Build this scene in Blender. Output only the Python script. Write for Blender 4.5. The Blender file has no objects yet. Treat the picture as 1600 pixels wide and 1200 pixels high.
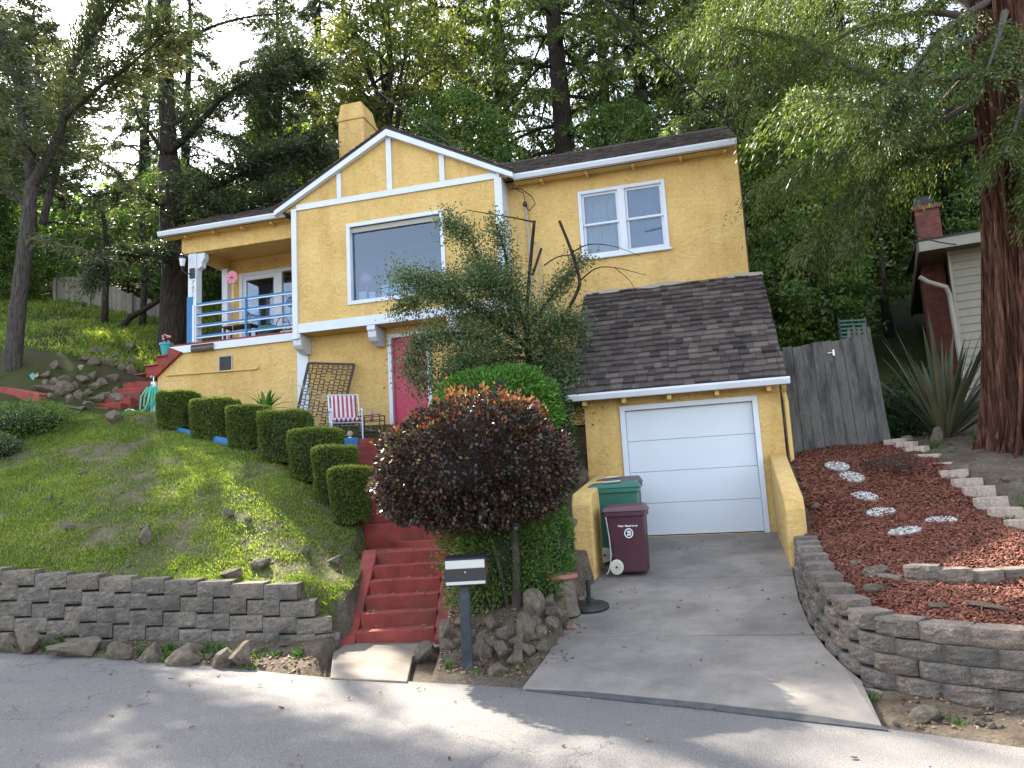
import bpy, math, random
import numpy as np
from mathutils import Vector, Matrix, noise as mnoise

C = bpy.context.scene.collection
rng = np.random.default_rng(7)
rnd = random.Random(11)
R = math.radians

# ------------------------------------------------------------------ survey
# The camera was recovered from the photograph; sightings turn a direction and a
# distance into a place in the world (metres, camera standing 1.8 m over the road).
PITCH, ROLL, YAW = R(8.06), R(-3.14), R(-14.67)
FPX = 1200.0
CZ = 1.8
_cp, _sp, _cr, _sr = math.cos(PITCH), math.sin(PITCH), math.cos(ROLL), math.sin(ROLL)
RV = Vector((_cr, -_sr * _sp, _sr * _cp))
UV = Vector((-_sr, -_cr * _sp, _cr * _cp))
FV = Vector((0, _cp, _sp))

def ray(x, y):
    return FV + RV * ((x - 800) / FPX) + UV * ((600 - y) / FPX)

def atY(x, y, Y):
    d = ray(x, y); t = Y / d.y
    return Vector((d.x * t, Y, CZ + d.z * t))

def atZ(x, y, z):
    d = ray(x, y); t = (z - CZ) / d.z
    return Vector((d.x * t, d.y * t, z))

ux, uy = math.cos(YAW), math.sin(YAW)
wx, wy = -uy, ux
OH = atY(1100, 835, 13.0)            # middle of the garage door sill

def l2w(u, v, z):
    return Vector((OH.x + u * ux + v * wx, OH.y + u * uy + v * wy, OH.z + z))

def w2l(X, Y):
    dx, dy = X - OH.x, Y - OH.y
    return dx * ux + dy * uy, dx * wx + dy * wy

def loc(x, y, v):
    d = ray(x, y); o = (OH.x + wx * v, OH.y + wy * v)
    t = (o[0] * wx + o[1] * wy) / (d.x * wx + d.y * wy)
    X, Y, Z = d.x * t, d.y * t, CZ + d.z * t
    return (X - OH.x) * ux + (Y - OH.y) * uy, Z - OH.z

# ------------------------------------------------------------------ objects
def tag(o, label=None, cat=None, group=None, kind=None):
    if label: o['label'] = label
    if cat: o['category'] = cat
    if group: o['group'] = group
    if kind: o['kind'] = kind
    return o

def thing(name, label, cat, at=(0, 0, 0), rz=0, group=None, kind=None):
    o = bpy.data.objects.new(name, None)
    o.empty_display_size = .1
    C.objects.link(o)
    o.location = at; o.rotation_euler = (0, 0, rz)
    return tag(o, label, cat, group, kind)

def mesh_np(name, V, Fq, mat, parent=None, smooth=False):
    """V (n,3), Fq (m,k) arrays -> one mesh object"""
    V = np.asarray(V, dtype=np.float32); Fq = np.asarray(Fq, dtype=np.int32)
    me = bpy.data.meshes.new(name)
    k = Fq.shape[1]
    me.vertices.add(len(V)); me.vertices.foreach_set('co', V.ravel())
    me.loops.add(Fq.size); me.loops.foreach_set('vertex_index', Fq.ravel())
    me.polygons.add(len(Fq))
    me.polygons.foreach_set('loop_start', np.arange(0, Fq.size, k, dtype=np.int32))
    me.polygons.foreach_set('loop_total', np.full(len(Fq), k, dtype=np.int32))
    me.update(calc_edges=True)
    if smooth: me.polygons.foreach_set('use_smooth', np.ones(len(Fq), dtype=bool))
    for m in (mat if isinstance(mat, (list, tuple)) else [mat]): me.materials.append(m)
    o = bpy.data.objects.new(name, me); C.objects.link(o)
    if parent: o.parent = parent
    return o

class MB:
    """collects shapes, then links them as ONE mesh object"""
    def __init__(s): s.v = []; s.f = []; s.m = []; s.mi = 0; s.M = None
    def add(s, vs, fs):
        n = len(s.v)
        if s.M is not None: vs = [s.M @ Vector(p) for p in vs]
        s.v += [tuple(p) for p in vs]
        s.f += [tuple(n + i for i in f) for f in fs]; s.m += [s.mi] * len(fs)
        return s
    def box(s, x0, x1, y0, y1, z0, z1):
        return s.add([(x0,y0,z0),(x1,y0,z0),(x1,y1,z0),(x0,y1,z0),(x0,y0,z1),(x1,y0,z1),(x1,y1,z1),(x0,y1,z1)],
                     [(0,3,2,1),(4,5,6,7),(0,1,5,4),(1,2,6,5),(2,3,7,6),(3,0,4,7)])
    def hexa(s, p):           # 8 points, bottom ring then top ring
        return s.add(p, [(0,3,2,1),(4,5,6,7),(0,1,5,4),(1,2,6,5),(2,3,7,6),(3,0,4,7)])
    def prism(s, poly, d):    # polygon extruded along d
        n = len(poly); d = Vector(d); a = [Vector(p) for p in poly]
        return s.add(a + [p + d for p in a], [tuple(range(n))[::-1], tuple(range(n, 2*n))] +
                     [(i, (i+1) % n, n + (i+1) % n, n + i) for i in range(n)])
    def bar(s, a, b, w, h=None, up=(0,0,1)):
        a, b = Vector(a), Vector(b); h = h or w
        t = (b - a).normalized(); sd = t.cross(Vector(up))
        if sd.length < 1e-4: sd = t.cross(Vector((1,0,0)))
        sd.normalize(); n = sd.cross(t)
        q = [sd*(-w/2) + n*(-h/2), sd*(w/2) + n*(-h/2), sd*(w/2) + n*(h/2), sd*(-w/2) + n*(h/2)]
        return s.add([a + k for k in q] + [b + k for k in q], [(3,2,1,0),(4,5,6,7),(0,1,5,4),(1,2,6,5),(2,3,7,6),(3,0,4,7)])
    def tube(s, path, r, n=8, cap=True):
        path = [Vector(p) for p in path]
        rr = r if isinstance(r, (list, tuple)) else [r] * len(path)
        vs, fs = [], []
        sd = None
        for i, p in enumerate(path):
            t = (path[min(i+1, len(path)-1)] - path[max(i-1, 0)])
            if t.length < 1e-9: t = Vector((0,0,1))
            t.normalize()
            if sd is None:
                sd = t.cross(Vector((0,0,1)))
                if sd.length < .1: sd = t.cross(Vector((1,0,0)))
            sd = sd - t * sd.dot(t)
            if sd.length < 1e-4: sd = t.cross(Vector((0,1,0)))
            sd.normalize(); nn = sd.cross(t)
            for k in range(n):
                a = 2 * math.pi * k / n
                vs.append(p + sd * (math.cos(a) * rr[i]) - nn * (math.sin(a) * rr[i]))
        for i in range(len(path) - 1):
            for k in range(n):
                fs.append((i*n + k, i*n + (k+1) % n, (i+1)*n + (k+1) % n, (i+1)*n + k))
        if cap: fs += [tuple(range(n))[::-1], tuple(range((len(path)-1)*n, len(path)*n))]
        return s.add(vs, fs)
    def lathe(s, c, prof, n=20):    # prof: (radius, z)
        vs, fs = [], []
        for r, z in prof:
            for k in range(n):
                a = 2*math.pi*k/n; vs.append((c[0] + r*math.cos(a), c[1] + r*math.sin(a), c[2] + z))
        for i in range(len(prof)-1):
            for k in range(n): fs.append((i*n+k, i*n+(k+1) % n, (i+1)*n+(k+1) % n, (i+1)*n+k))
        fs += [tuple(range(n))[::-1], tuple(range((len(prof)-1)*n, len(prof)*n))]
        return s.add(vs, fs)
    def build(s, name, mat, parent=None, smooth=False, bevel=0, at=None):
        me = bpy.data.meshes.new(name)
        v = s.v
        if at is not None: v = [(p[0]-at[0], p[1]-at[1], p[2]-at[2]) for p in v]
        me.from_pydata(v, [], s.f); me.update()
        for m in (mat if isinstance(mat, (list, tuple)) else [mat]): me.materials.append(m)
        if isinstance(mat, (list, tuple)): me.polygons.foreach_set('material_index', s.m)
        if smooth: me.polygons.foreach_set('use_smooth', [True] * len(s.f))
        o = bpy.data.objects.new(name, me); C.objects.link(o)
        if parent: o.parent = parent
        if at is not None: o.location = at
        if bevel:
            b = o.modifiers.new('bevel', 'BEVEL'); b.width = bevel; b.segments = 2; b.limit_method = 'ANGLE'
        return o

def sbox(name, mat, dims, parent=None, bevel=0):
    return MB().box(*dims).build(name, mat, parent, bevel=bevel)

# ------------------------------------------------------------------ materials
def N(nt, typ, **kw):
    n = nt.nodes.new(typ)
    for k, v in kw.items():
        if k.startswith('i_'):
            n.inputs[k[2:].replace('_', ' ')].default_value = v
        else: setattr(n, k, v)
    return n

def new_mat(name):
    m = bpy.data.materials.new(name); m.use_nodes = True
    nt = m.node_tree; b = nt.nodes['Principled BSDF']
    return m, nt, b

def ramp(nt, fac, stops):
    r = nt.nodes.new('ShaderNodeValToRGB')
    while len(r.color_ramp.elements) < len(stops): r.color_ramp.elements.new(.5)
    for e, (p, c) in zip(r.color_ramp.elements, stops):
        e.position = p; e.color = (*c, 1) if len(c) == 3 else c
    nt.links.new(fac, r.inputs[0]); return r.outputs[0]

def coords(nt, kind='Object'):
    return nt.nodes.new('ShaderNodeTexCoord').outputs[kind]

def tnoise(nt, vec, scale, detail=4, rough=.55, dist=0, stretch=None):
    if stretch:
        mp = N(nt, 'ShaderNodeMapping'); mp.inputs['Scale'].default_value = stretch
        nt.links.new(vec, mp.inputs[0]); vec = mp.outputs[0]
    n = N(nt, 'ShaderNodeTexNoise', i_Scale=scale, i_Detail=detail, i_Roughness=rough, i_Distortion=dist)
    nt.links.new(vec, n.inputs['Vector']); return n.outputs['Fac']

def mixc(nt, fac, a, b, mode='MIX'):
    m = nt.nodes.new('ShaderNodeMix'); m.data_type = 'RGBA'; m.blend_type = mode
    for sock, v in ((0, fac), (6, a), (7, b)):
        if hasattr(v, 'is_output') or hasattr(v, 'node'): nt.links.new(v, m.inputs[sock])
        else: m.inputs[sock].default_value = v if sock == 0 else ((*v, 1) if len(v) == 3 else v)
    return m.outputs[2]

def bump(nt, b, h, strength=.3, dist=.02, prev=None):
    n = N(nt, 'ShaderNodeBump', i_Strength=strength, i_Distance=dist)
    nt.links.new(h, n.inputs['Height'])
    if prev is not None: nt.links.new(prev, n.inputs['Normal'])
    nt.links.new(n.outputs[0], b.inputs['Normal']); return n.outputs[0]

def simple(name, col, rough=.6, var=.12, scale=6, bstr=.1, bdist=.01, bscale=40, metallic=0, spec=.5, dirt=None):
    m, nt, b = new_mat(name)
    v = coords(nt)
    f = tnoise(nt, v, scale, 5)
    lo = tuple(c * (1 - var) for c in col); hi = tuple(min(1, c * (1 + var)) for c in col)
    c = ramp(nt, f, [(.3, lo), (.7, hi)])
    if dirt:
        g = ramp(nt, tnoise(nt, v, scale * .37, 6, .65), [(.5, (0,0,0)), (.75, (1,1,1))])
        c = mixc(nt, g, c, dirt)
    nt.links.new(c, b.inputs['Base Color'])
    b.inputs['Roughness'].default_value = rough; b.inputs['Metallic'].default_value = metallic
    b.inputs['Specular IOR Level'].default_value = spec
    if bstr: bump(nt, b, tnoise(nt, v, bscale, 4), bstr, bdist)
    return m

def leafmat(name, cols, trans=.35, rough=.5, spec=.4, pos=None):
    """per-leaf colour variation, translucent"""
    m, nt, b = new_mat(name)
    g = nt.nodes.new('ShaderNodeNewGeometry')
    n = len(cols)
    pos = pos or [(i + .5) / n for i in range(n)]
    c = ramp(nt, g.outputs['Random Per Island'], list(zip(pos, cols)))
    f = tnoise(nt, coords(nt), .9, 3)
    c2 = mixc(nt, 1.0, c, ramp(nt, f, [(.3, (.65, .7, .65)), (.7, (1.25, 1.2, 1.1))]), 'MULTIPLY')
    nt.links.new(c2, b.inputs['Base Color'])
    b.inputs['Roughness'].default_value = rough; b.inputs['Specular IOR Level'].default_value = spec
    t = nt.nodes.new('ShaderNodeBsdfTranslucent')
    tc = mixc(nt, 1.0, c2, (1.5, 1.45, .8), 'MULTIPLY'); nt.links.new(tc, t.inputs[0])
    mx = nt.nodes.new('ShaderNodeMixShader'); mx.inputs[0].default_value = trans
    nt.links.new(b.outputs[0], mx.inputs[1]); nt.links.new(t.outputs[0], mx.inputs[2])
    nt.links.new(mx.outputs[0], nt.nodes['Material Output'].inputs[0])
    return m

def m_stucco():
    m, nt, b = new_mat('yellow_stucco'); v = coords(nt)
    f = tnoise(nt, v, 1.3, 6, .6)
    c = ramp(nt, f, [(.25, (.57, .37, .13)), (.5, (.66, .445, .17)), (.8, (.72, .51, .215))])
    # trowel strokes and hairline cracks
    st = tnoise(nt, v, 4.2, 3, .5, 1.5, (1, 1, 1.5))
    cr = N(nt, 'ShaderNodeMath', operation='SUBTRACT'); nt.links.new(st, cr.inputs[0]); cr.inputs[1].default_value = .5
    ab = N(nt, 'ShaderNodeMath', operation='ABSOLUTE'); nt.links.new(cr.outputs[0], ab.inputs[0])
    mask = tnoise(nt, v, 2.2, 3)
    thin = ramp(nt, ab.outputs[0], [(.0, (1, 1, 1)), (.017, (0, 0, 0))])
    mk = ramp(nt, mask, [(.47, (0, 0, 0)), (.6, (.75, .75, .75))])
    fc = mixc(nt, 1.0, thin, mk, 'MULTIPLY')
    c = mixc(nt, fc, c, (.33, .2, .08))
    ru = ramp(nt, tnoise(nt, v, 1.1, 5, .6, .3, (2.2, 2.2, .22)), [(.5, (1, 1, 1)), (.75, (.82, .8, .76))])
    c = mixc(nt, 1.0, c, ru, 'MULTIPLY')
    c = mixc(nt, 1.0, c, ramp(nt, tnoise(nt, v, 14, 5, .75), [(.35, (.9, .89, .87)), (.65, (1.07, 1.07, 1.08))]), 'MULTIPLY')
    nt.links.new(c, b.inputs['Base Color']); b.inputs['Roughness'].default_value = .9
    b.inputs['Specular IOR Level'].default_value = .15
    p = bump(nt, b, st, .7, .045)
    bump(nt, b, tnoise(nt, v, 18, 6, .75), .6, .02, p)
    return m

def m_asphalt():
    m, nt, b = new_mat('asphalt'); v = coords(nt)
    fine = tnoise(nt, v, 170, 3, .7); med = tnoise(nt, v, .55, 6, .6)
    c = ramp(nt, fine, [(.32, (.05, .048, .046)), (.5, (.132, .125, .12)), (.68, (.35, .33, .312))])
    c = mixc(nt, 1.0, c, ramp(nt, med, [(.3, (.82, .82, .84)), (.7, (1.15, 1.12, 1.08))]), 'MULTIPLY')
    vo = N(nt, 'ShaderNodeTexVoronoi', i_Scale=95.0); nt.links.new(v, vo.inputs['Vector'])
    sp = ramp(nt, vo.outputs['Distance'], [(.12, (1, 1, 1)), (.2, (0, 0, 0))])
    c = mixc(nt, mixc(nt, 1.0, sp, ramp(nt, tnoise(nt, v, 40, 2), [(.5, (0,0,0)), (.6, (.6,.6,.6))]), 'MULTIPLY'), c, (.42, .4, .37))
    cw = tnoise(nt, v, 1.1, 5, .6, 1.2)
    s = N(nt, 'ShaderNodeMath', operation='SUBTRACT'); nt.links.new(cw, s.inputs[0]); s.inputs[1].default_value = .47
    a = N(nt, 'ShaderNodeMath', operation='ABSOLUTE'); nt.links.new(s.outputs[0], a.inputs[0])
    mk = mixc(nt, 1.0, ramp(nt, a.outputs[0], [(0, (.85, .85, .85)), (.006, (0, 0, 0))]), ramp(nt, tnoise(nt, v, .3, 2), [(.5, (0,0,0)), (.56, (1,1,1))]), 'MULTIPLY')
    c = mixc(nt, mk, c, (.03, .03, .03))
    nt.links.new(c, b.inputs['Base Color']); b.inputs['Roughness'].default_value = .85
    b.inputs['Specular IOR Level'].default_value = .3
    bump(nt, b, fine, .5, .006)
    return m

def m_concrete(name='concrete', base=(.30, .265, .225), dark=(.13, .118, .104), stain=(.205, .183, .158)):
    m, nt, b = new_mat(name); v = coords(nt)
    c = ramp(nt, tnoise(nt, v, 1.4, 7, .65), [(.3, dark), (.5, stain), (.72, base)])
    c = mixc(nt, 1.0, c, ramp(nt, tnoise(nt, v, 120, 3, .7), [(.3, (.8, .8, .8)), (.7, (1.2, 1.2, 1.2))]), 'MULTIPLY')
    blot = ramp(nt, tnoise(nt, v, 9, 5, .7), [(.66, (0, 0, 0)), (.72, (.5, .5, .5))])
    c = mixc(nt, blot, c, tuple(k * .6 for k in dark))
    nt.links.new(c, b.inputs['Base Color']); b.inputs['Roughness'].default_value = .88
    bump(nt, b, tnoise(nt, v, 60, 5, .7), .3, .006)
    return m

def m_ground(name, stops, scale, fine=30, bstr=.8, bd=.05):
    m, nt, b = new_mat(name); v = coords(nt)
    f = tnoise(nt, v, scale, 8, .68)
    c = ramp(nt, f, stops)
    c = mixc(nt, 1.0, c, ramp(nt, tnoise(nt, v, fine, 5, .7), [(.3, (.6, .6, .6)), (.7, (1.35, 1.35, 1.35))]), 'MULTIPLY')
    nt.links.new(c, b.inputs['Base Color']); b.inputs['Roughness'].default_value = .95
    b.inputs['Specular IOR Level'].default_value = .1
    bump(nt, b, tnoise(nt, v, fine * .6, 6, .7), bstr, bd)
    return m

def m_island(name, cols, rough=.85, bscale=50, bstr=.4, bd=.01, stretch=None, grime=None, pos=None, spec=.3):
    """colour differs from piece to piece inside one mesh (shingles, blocks, chips)"""
    m, nt, b = new_mat(name); g = nt.nodes.new('ShaderNodeNewGeometry'); v = coords(nt)
    n = len(cols); pos = pos or [i / max(1, n - 1) for i in range(n)]
    c = ramp(nt, g.outputs['Random Per Island'], list(zip(pos, cols)))
    f = tnoise(nt, v, bscale * .25, 6, .65, 0, stretch)
    c = mixc(nt, 1.0, c, ramp(nt, f, [(.28, (.6, .6, .6)), (.72, (1.35, 1.33, 1.3))]), 'MULTIPLY')
    c = mixc(nt, 1.0, c, ramp(nt, tnoise(nt, v, bscale * 1.6, 4, .8, 0, stretch), [(.38, (.62, .62, .62)), (.62, (1.4, 1.4, 1.4))]), 'MULTIPLY')
    if grime:
        c = mixc(nt, ramp(nt, tnoise(nt, v, 1.7, 5, .7, 0, ((2.4, 2.4, .45) if stretch else None)), [(.48, (0,0,0)), (.66, (.85,.85,.85))]), c, grime)
    nt.links.new(c, b.inputs['Base Color']); b.inputs['Roughness'].default_value = rough
    b.inputs['Specular IOR Level'].default_value = spec
    bump(nt, b, tnoise(nt, v, bscale, 5, .7, 0, stretch), bstr, bd)
    return m

def m_bark(name, lo, mid, hi, sc=6, stretch=(5, 5, .6), bstr=1, bd=.06):
    m, nt, b = new_mat(name); v = coords(nt)
    f = tnoise(nt, v, sc, 7, .65, .4, stretch)
    c = ramp(nt, f, [(.34, lo), (.5, mid), (.68, hi)])
    nt.links.new(c, b.inputs['Base Color']); b.inputs['Roughness'].default_value = .9
    b.inputs['Specular IOR Level'].default_value = .15
    bump(nt, b, f, bstr, bd)
    return m

def m_glass(name='window_glass', tint=(.75, .85, .95), refl=.35):
    m, nt, b = new_mat(name)
    g = N(nt, 'ShaderNodeBsdfGlossy'); g.inputs['Roughness'].default_value = .03; g.inputs[0].default_value = (.9, .95, 1, 1)
    t = N(nt, 'ShaderNodeBsdfTransparent'); t.inputs[0].default_value = (*tint, 1)
    fr = N(nt, 'ShaderNodeFresnel'); fr.inputs[0].default_value = 1.5
    ad = N(nt, 'ShaderNodeMath', operation='ADD'); nt.links.new(fr.outputs[0], ad.inputs[0]); ad.inputs[1].default_value = refl
    ad.use_clamp = True
    mx = N(nt, 'ShaderNodeMixShader'); nt.links.new(ad.outputs[0], mx.inputs[0])
    nt.links.new(t.outputs[0], mx.inputs[1]); nt.links.new(g.outputs[0], mx.inputs[2])
    nt.links.new(mx.outputs[0], nt.nodes['Material Output'].inputs[0])
    return m

def m_stripes(name, a, bcol, n, axis=0):
    m, nt, b = new_mat(name); v = coords(nt)
    sx = N(nt, 'ShaderNodeSeparateXYZ'); nt.links.new(v, sx.inputs[0])
    mu = N(nt, 'ShaderNodeMath', operation='MULTIPLY'); nt.links.new(sx.outputs[axis], mu.inputs[0]); mu.inputs[1].default_value = n
    fr = N(nt, 'ShaderNodeMath', operation='FRACT'); nt.links.new(mu.outputs[0], fr.inputs[0])
    c = ramp(nt, fr.outputs[0], [(.0, a), (.5, bcol)])
    nt.nodes[-1] if False else None
    for nd in nt.nodes:
        if nd.type == 'VALTORGB': nd.color_ramp.interpolation = 'CONSTANT'
    nt.links.new(c, b.inputs['Base Color']); b.inputs['Roughness'].default_value = .9
    return m

M = {}
M['stucco'] = m_stucco()
M['white'] = simple('white_paint', (.62, .66, .73), .5, .05, 3, .15, .004, 25, dirt=(.6, .6, .6))
M['gdoor'] = simple('garage_door_paint', (.58, .62, .68), .4, .03, 1.2, .04, .002, 60)
M['redpaint'] = simple('red_step_paint', (.25, .047, .036), .75, .28, 5, .55, .014, 26, spec=.3, dirt=(.13, .05, .042))
M['reddoor'] = simple('crimson_door_paint', (.46, .022, .07), .45, .08, 3, .1, .004, 20)
M['blue'] = simple('blue_paint', (.012, .15, .36), .5, .12, 5, .2, .005, 30)
M['concrete'] = m_concrete()
M['pad'] = m_concrete('pad_concrete', (.27, .225, .18), (.13, .11, .09), (.2, .165, .13))
M['footing'] = m_concrete('footing_concrete', (.3, .3, .28), (.13, .13, .12), (.2, .2, .18))
M['asphalt'] = m_asphalt()
M['lawn'] = m_ground('lawn_soil', [(.3, (.06, .075, .022)), (.45, (.09, .1, .035)), (.55, (.14, .115, .078)), (.75, (.23, .18, .135))], 1.6)
M['hill'] = m_ground('hill_soil', [(.3, (.03, .04, .012)), (.5, (.06, .07, .022)), (.62, (.07, .055, .035)), (.8, (.1, .08, .055))], .8)
M['dirt'] = m_ground('dirt', [(.3, (.07, .055, .04)), (.55, (.14, .11, .08)), (.75, (.2, .16, .12))], 2.2)
M['mulchbase'] = m_ground('mulch_base', [(.3, (.045, .014, .01)), (.6, (.1, .03, .02)), (.8, (.14, .05, .035))], 5)
M['chips'] = m_island('mulch_chips', [(.06, .018, .012), (.14, .044, .026), (.22, .075, .045), (.1, .032, .02), (.28, .13, .085)], .8)
M['block'] = m_island('wall_blocks', [(.15, .13, .108), (.2, .17, .14), (.235, .2, .165), (.175, .152, .13), (.255, .215, .18)], .95, 45, 1.0, .03, grime=(.08, .08, .07))
M['blockr'] = m_island('mossy_wall_blocks', [(.16, .132, .108), (.22, .175, .14), (.25, .2, .165), (.175, .15, .13), (.28, .23, .19)], .95, 45, 1.0, .03, grime=(.1, .1, .09))
M['paver'] = m_island('edging_stone', [(.34, .27, .22), (.4, .33, .27)], .9, 50, .5, .01)
M['shingle'] = m_island('roof_shakes', [(.04, .033, .033), (.075, .061, .059), (.11, .09, .084), (.055, .045, .045), (.15, .123, .107), (.068, .054, .05)], .85, 60, .6, .012, (9, 9, 1))
M['wood'] = m_island('weathered_boards', [(.09, .088, .082), (.125, .12, .112), (.155, .148, .135), (.08, .078, .073)], .85, 40, .6, .01, (9, 9, .35), grime=(.028, .028, .03))
M['fence'] = m_island('old_fence_boards', [(.17, .15, .12), (.22, .195, .16)], .9, 30, .4, .01, (6, 6, .6))
M['trimwood'] = simple('dark_wood', (.05, .03, .02), .7, .2, 8, .3, .01, 30)
M['brick'] = None
M['metal_black'] = simple('black_metal', (.018, .019, .022), .45, .2, 8, .15, .004, 40)
M['mail_black'] = simple('mailbox_black', (.012, .014, .018), .35, .15, 6, .05, .002, 40)
M['crate'] = simple('dull_green_plastic', (.03, .11, .08), .6, .2, 8, .1)
M['silver'] = simple('brushed_silver', (.5, .5, .49), .35, .08, 6, .1, .002, 90, metallic=.6)
M['postpaint'] = simple('worn_black_post', (.022, .028, .034), .7, .3, 9, .4, .008, 40, dirt=(.08, .09, .1))
M['maroon'] = simple('maroon_plastic', (.055, .008, .022), .45, .08, 3, .1, .003, 50, dirt=(.075, .02, .035))
M['maroonlid'] = simple('faded_maroon_lid', (.11, .045, .055), .5, .15, 5, .12, .004, 40)
M['green'] = simple('green_plastic', (.008, .115, .075), .4, .1, 3, .1, .003, 50)
M['greylid'] = simple('grey_lid', (.1, .085, .09), .55, .15, 4, .1, .003, 40)
M['paper'] = simple('label_paper', (.5, .6, .5), .6, .2, 12, 0)
M['wheel'] = simple('cream_wheel', (.6, .57, .47), .6, .1, 6, .05)
M['rubber'] = simple('rubber', (.015, .015, .017), .8, .2, 8, .1)
M['rope'] = simple('rope', (.45, .44, .45), .9, .1, 30, .3, .004, 90)
M['rock'] = m_ground('rock', [(.3, (.09, .074, .056)), (.5, (.18, .148, .112)), (.72, (.27, .225, .175))], 3, 22, .9, .03)
M['rockgrey'] = m_ground('rock_grey', [(.3, (.1, .1, .095)), (.5, (.2, .2, .19)), (.72, (.33, .32, .3))], 4, 22, .9, .03)
M['rockred'] = m_ground('rock_red', [(.3, (.12, .08, .06)), (.5, (.23, .15, .11)), (.72, (.33, .23, .18))], 3, 22, .9, .03)
M['pebble'] = m_island('pebble_disc', [(.6, .6, .58), (.3, .3, .3), (.75, .74, .7), (.12, .12, .12), (.5, .47, .42)], .7, 60, .1)
M['terracotta'] = simple('terracotta', (.34, .1, .07), .8, .2, 6, .2, .006, 30, dirt=(.25, .18, .15))
M['teal'] = simple('turquoise_glaze', (.02, .3, .32), .4, .1, 6, .05)
M['hose'] = simple('green_hose', (.05, .4, .27), .4, .1, 5, .05)
M['glass'] = m_glass(refl=.035)
M['dim'] = simple('sky_tint_room', (.06, .105, .165), .9, .1, 2, 0)  # sky mirrored in the picture window is put into this blue wall colour
M['curtain'] = simple('cream_curtain', (.34, .3, .23), .9, .1, 3, .2, .01, 14)
M['lace'] = simple('lace_curtain', (.5, .52, .55), .9, .08, 8, .2, .01, 30)
M['skytint'] = simple('sky_tint_cloth', (.07, .095, .16), .9, .08, 5, .1, .01, 20)  # blue of the sky mirrored in the panes, put into the cloth behind
M['pink'] = simple('pink_film', (.6, .2, .27), .5, .1, 6, 0)
M['siding'] = simple('cream_siding', (.28, .26, .2), .6, .06, 3, .1, .004, 30)
M['cream'] = simple('cream_trim', (.33, .31, .25), .6, .08, 3, .1, .004, 30)
M['soffit'] = simple('brown_soffit', (.13, .09, .065), .8, .12, 5, .2, .006, 20)
M['barkgrey'] = m_bark('grey_bark', (.03, .025, .022), (.07, .06, .052), (.13, .115, .1))
M['barkdark'] = m_bark('dark_bark', (.018, .014, .012), (.045, .036, .03), (.09, .073, .06))
M['barkred'] = m_bark('redwood_bark', (.014, .006, .004), (.115, .05, .032), (.27, .14, .095), 3.2, (6, 6, .42), 1, .16)
M['twig'] = simple('twig', (.07, .055, .045), .9, .25, 9, .2)
M['stem'] = simple('shrub_stem', (.055, .042, .032), .9, .25, 9, .3, .01, 30)
M['wire'] = simple('wire', (.02, .02, .02), .6, .1, 5, 0)
M['lamp_glass'] = simple('frosted_lamp_glass', (.65, .66, .66), .3, .05, 5, 0)
M['conduit'] = simple('grey_conduit', (.35, .34, .3), .5, .1, 5, 0)
M['strap'] = simple('white_lettering', (.8, .8, .82), .6, .02, 5, 0)
M['yellowtrim'] = simple('yellow_paint', (.6, .4, .13), .6, .1, 4, .15, .005, 30)
M['cushion'] = m_stripes('striped_cushion', (.62, .58, .6), (.36, .06, .1), 11.5, 0)
def m_brick():
    m, nt, b = new_mat('red_brick'); v = coords(nt)
    mp = N(nt, 'ShaderNodeMapping'); mp.inputs['Rotation'].default_value = (R(90), 0, 0); nt.links.new(v, mp.inputs[0])
    t = N(nt, 'ShaderNodeTexBrick', i_Scale=1.0, i_Mortar_Size=.012, i_Brick_Width=.22, i_Row_Height=.075, i_Mortar_Smooth=.2)
    t.inputs['Color1'].default_value = (.2, .058, .042, 1); t.inputs['Color2'].default_value = (.14, .042, .032, 1)
    t.inputs['Mortar'].default_value = (.13, .06, .05, 1)
    nt.links.new(mp.outputs[0], t.inputs['Vector'])
    c = mixc(nt, 1.0, t.outputs[0], ramp(nt, tnoise(nt, v, 4, 5, .7), [(.3, (.6,.6,.6)), (.7, (1.3,1.3,1.3))]), 'MULTIPLY')
    nt.links.new(c, b.inputs['Base Color']); b.inputs['Roughness'].default_value = .9
    bump(nt, b, t.outputs['Fac'], -.5, .01)
    return m
M['brick'] = m_brick()

# leaves
M['redwood_leaf'] = leafmat('redwood_needles', [(0.039, 0.072, 0.023), (0.072, 0.117, 0.031), (0.130, 0.182, 0.039), (0.195, 0.234, 0.058)], .4)
M['dark_leaf'] = leafmat('cypress_needles', [(0.029, 0.047, 0.026), (0.044, 0.070, 0.035), (0.065, 0.094, 0.044), (0.098, 0.117, 0.052)], .25)
M['pine_leaf'] = leafmat('pine_needles', [(0.037, 0.062, 0.027), (0.062, 0.094, 0.037), (0.094, 0.125, 0.050), (0.138, 0.112, 0.062)], .28)
M['bright_leaf'] = leafmat('bright_leaves', [(0.060, 0.120, 0.024), (0.096, 0.180, 0.030), (0.156, 0.252, 0.042), (0.240, 0.300, 0.060)], .45)
M['mid_leaf'] = leafmat('mid_leaves', [(0.041, 0.088, 0.024), (0.068, 0.135, 0.032), (0.108, 0.189, 0.043), (0.162, 0.243, 0.061)], .38)
M['yellow_leaf'] = leafmat('yellow_green_leaves', [(.05, .085, .02), (.09, .13, .027), (.14, .165, .035), (.2, .19, .05)], .4)
M['olive_leaf'] = leafmat('grey_green_leaves', [(.045, .085, .035), (.075, .125, .05), (.11, .16, .07), (.16, .2, .1)], .3)
M['hedge_leaf'] = leafmat('boxwood_leaves', [(0.044, 0.081, 0.018), (0.075, 0.125, 0.025), (0.112, 0.175, 0.035), (0.200, 0.250, 0.062)], .35)
M['shrub_leaf'] = leafmat('laurel_leaves', [(.035, .1, .015), (.055, .16, .022), (.085, .22, .03), (.12, .27, .04)], .35)
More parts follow.
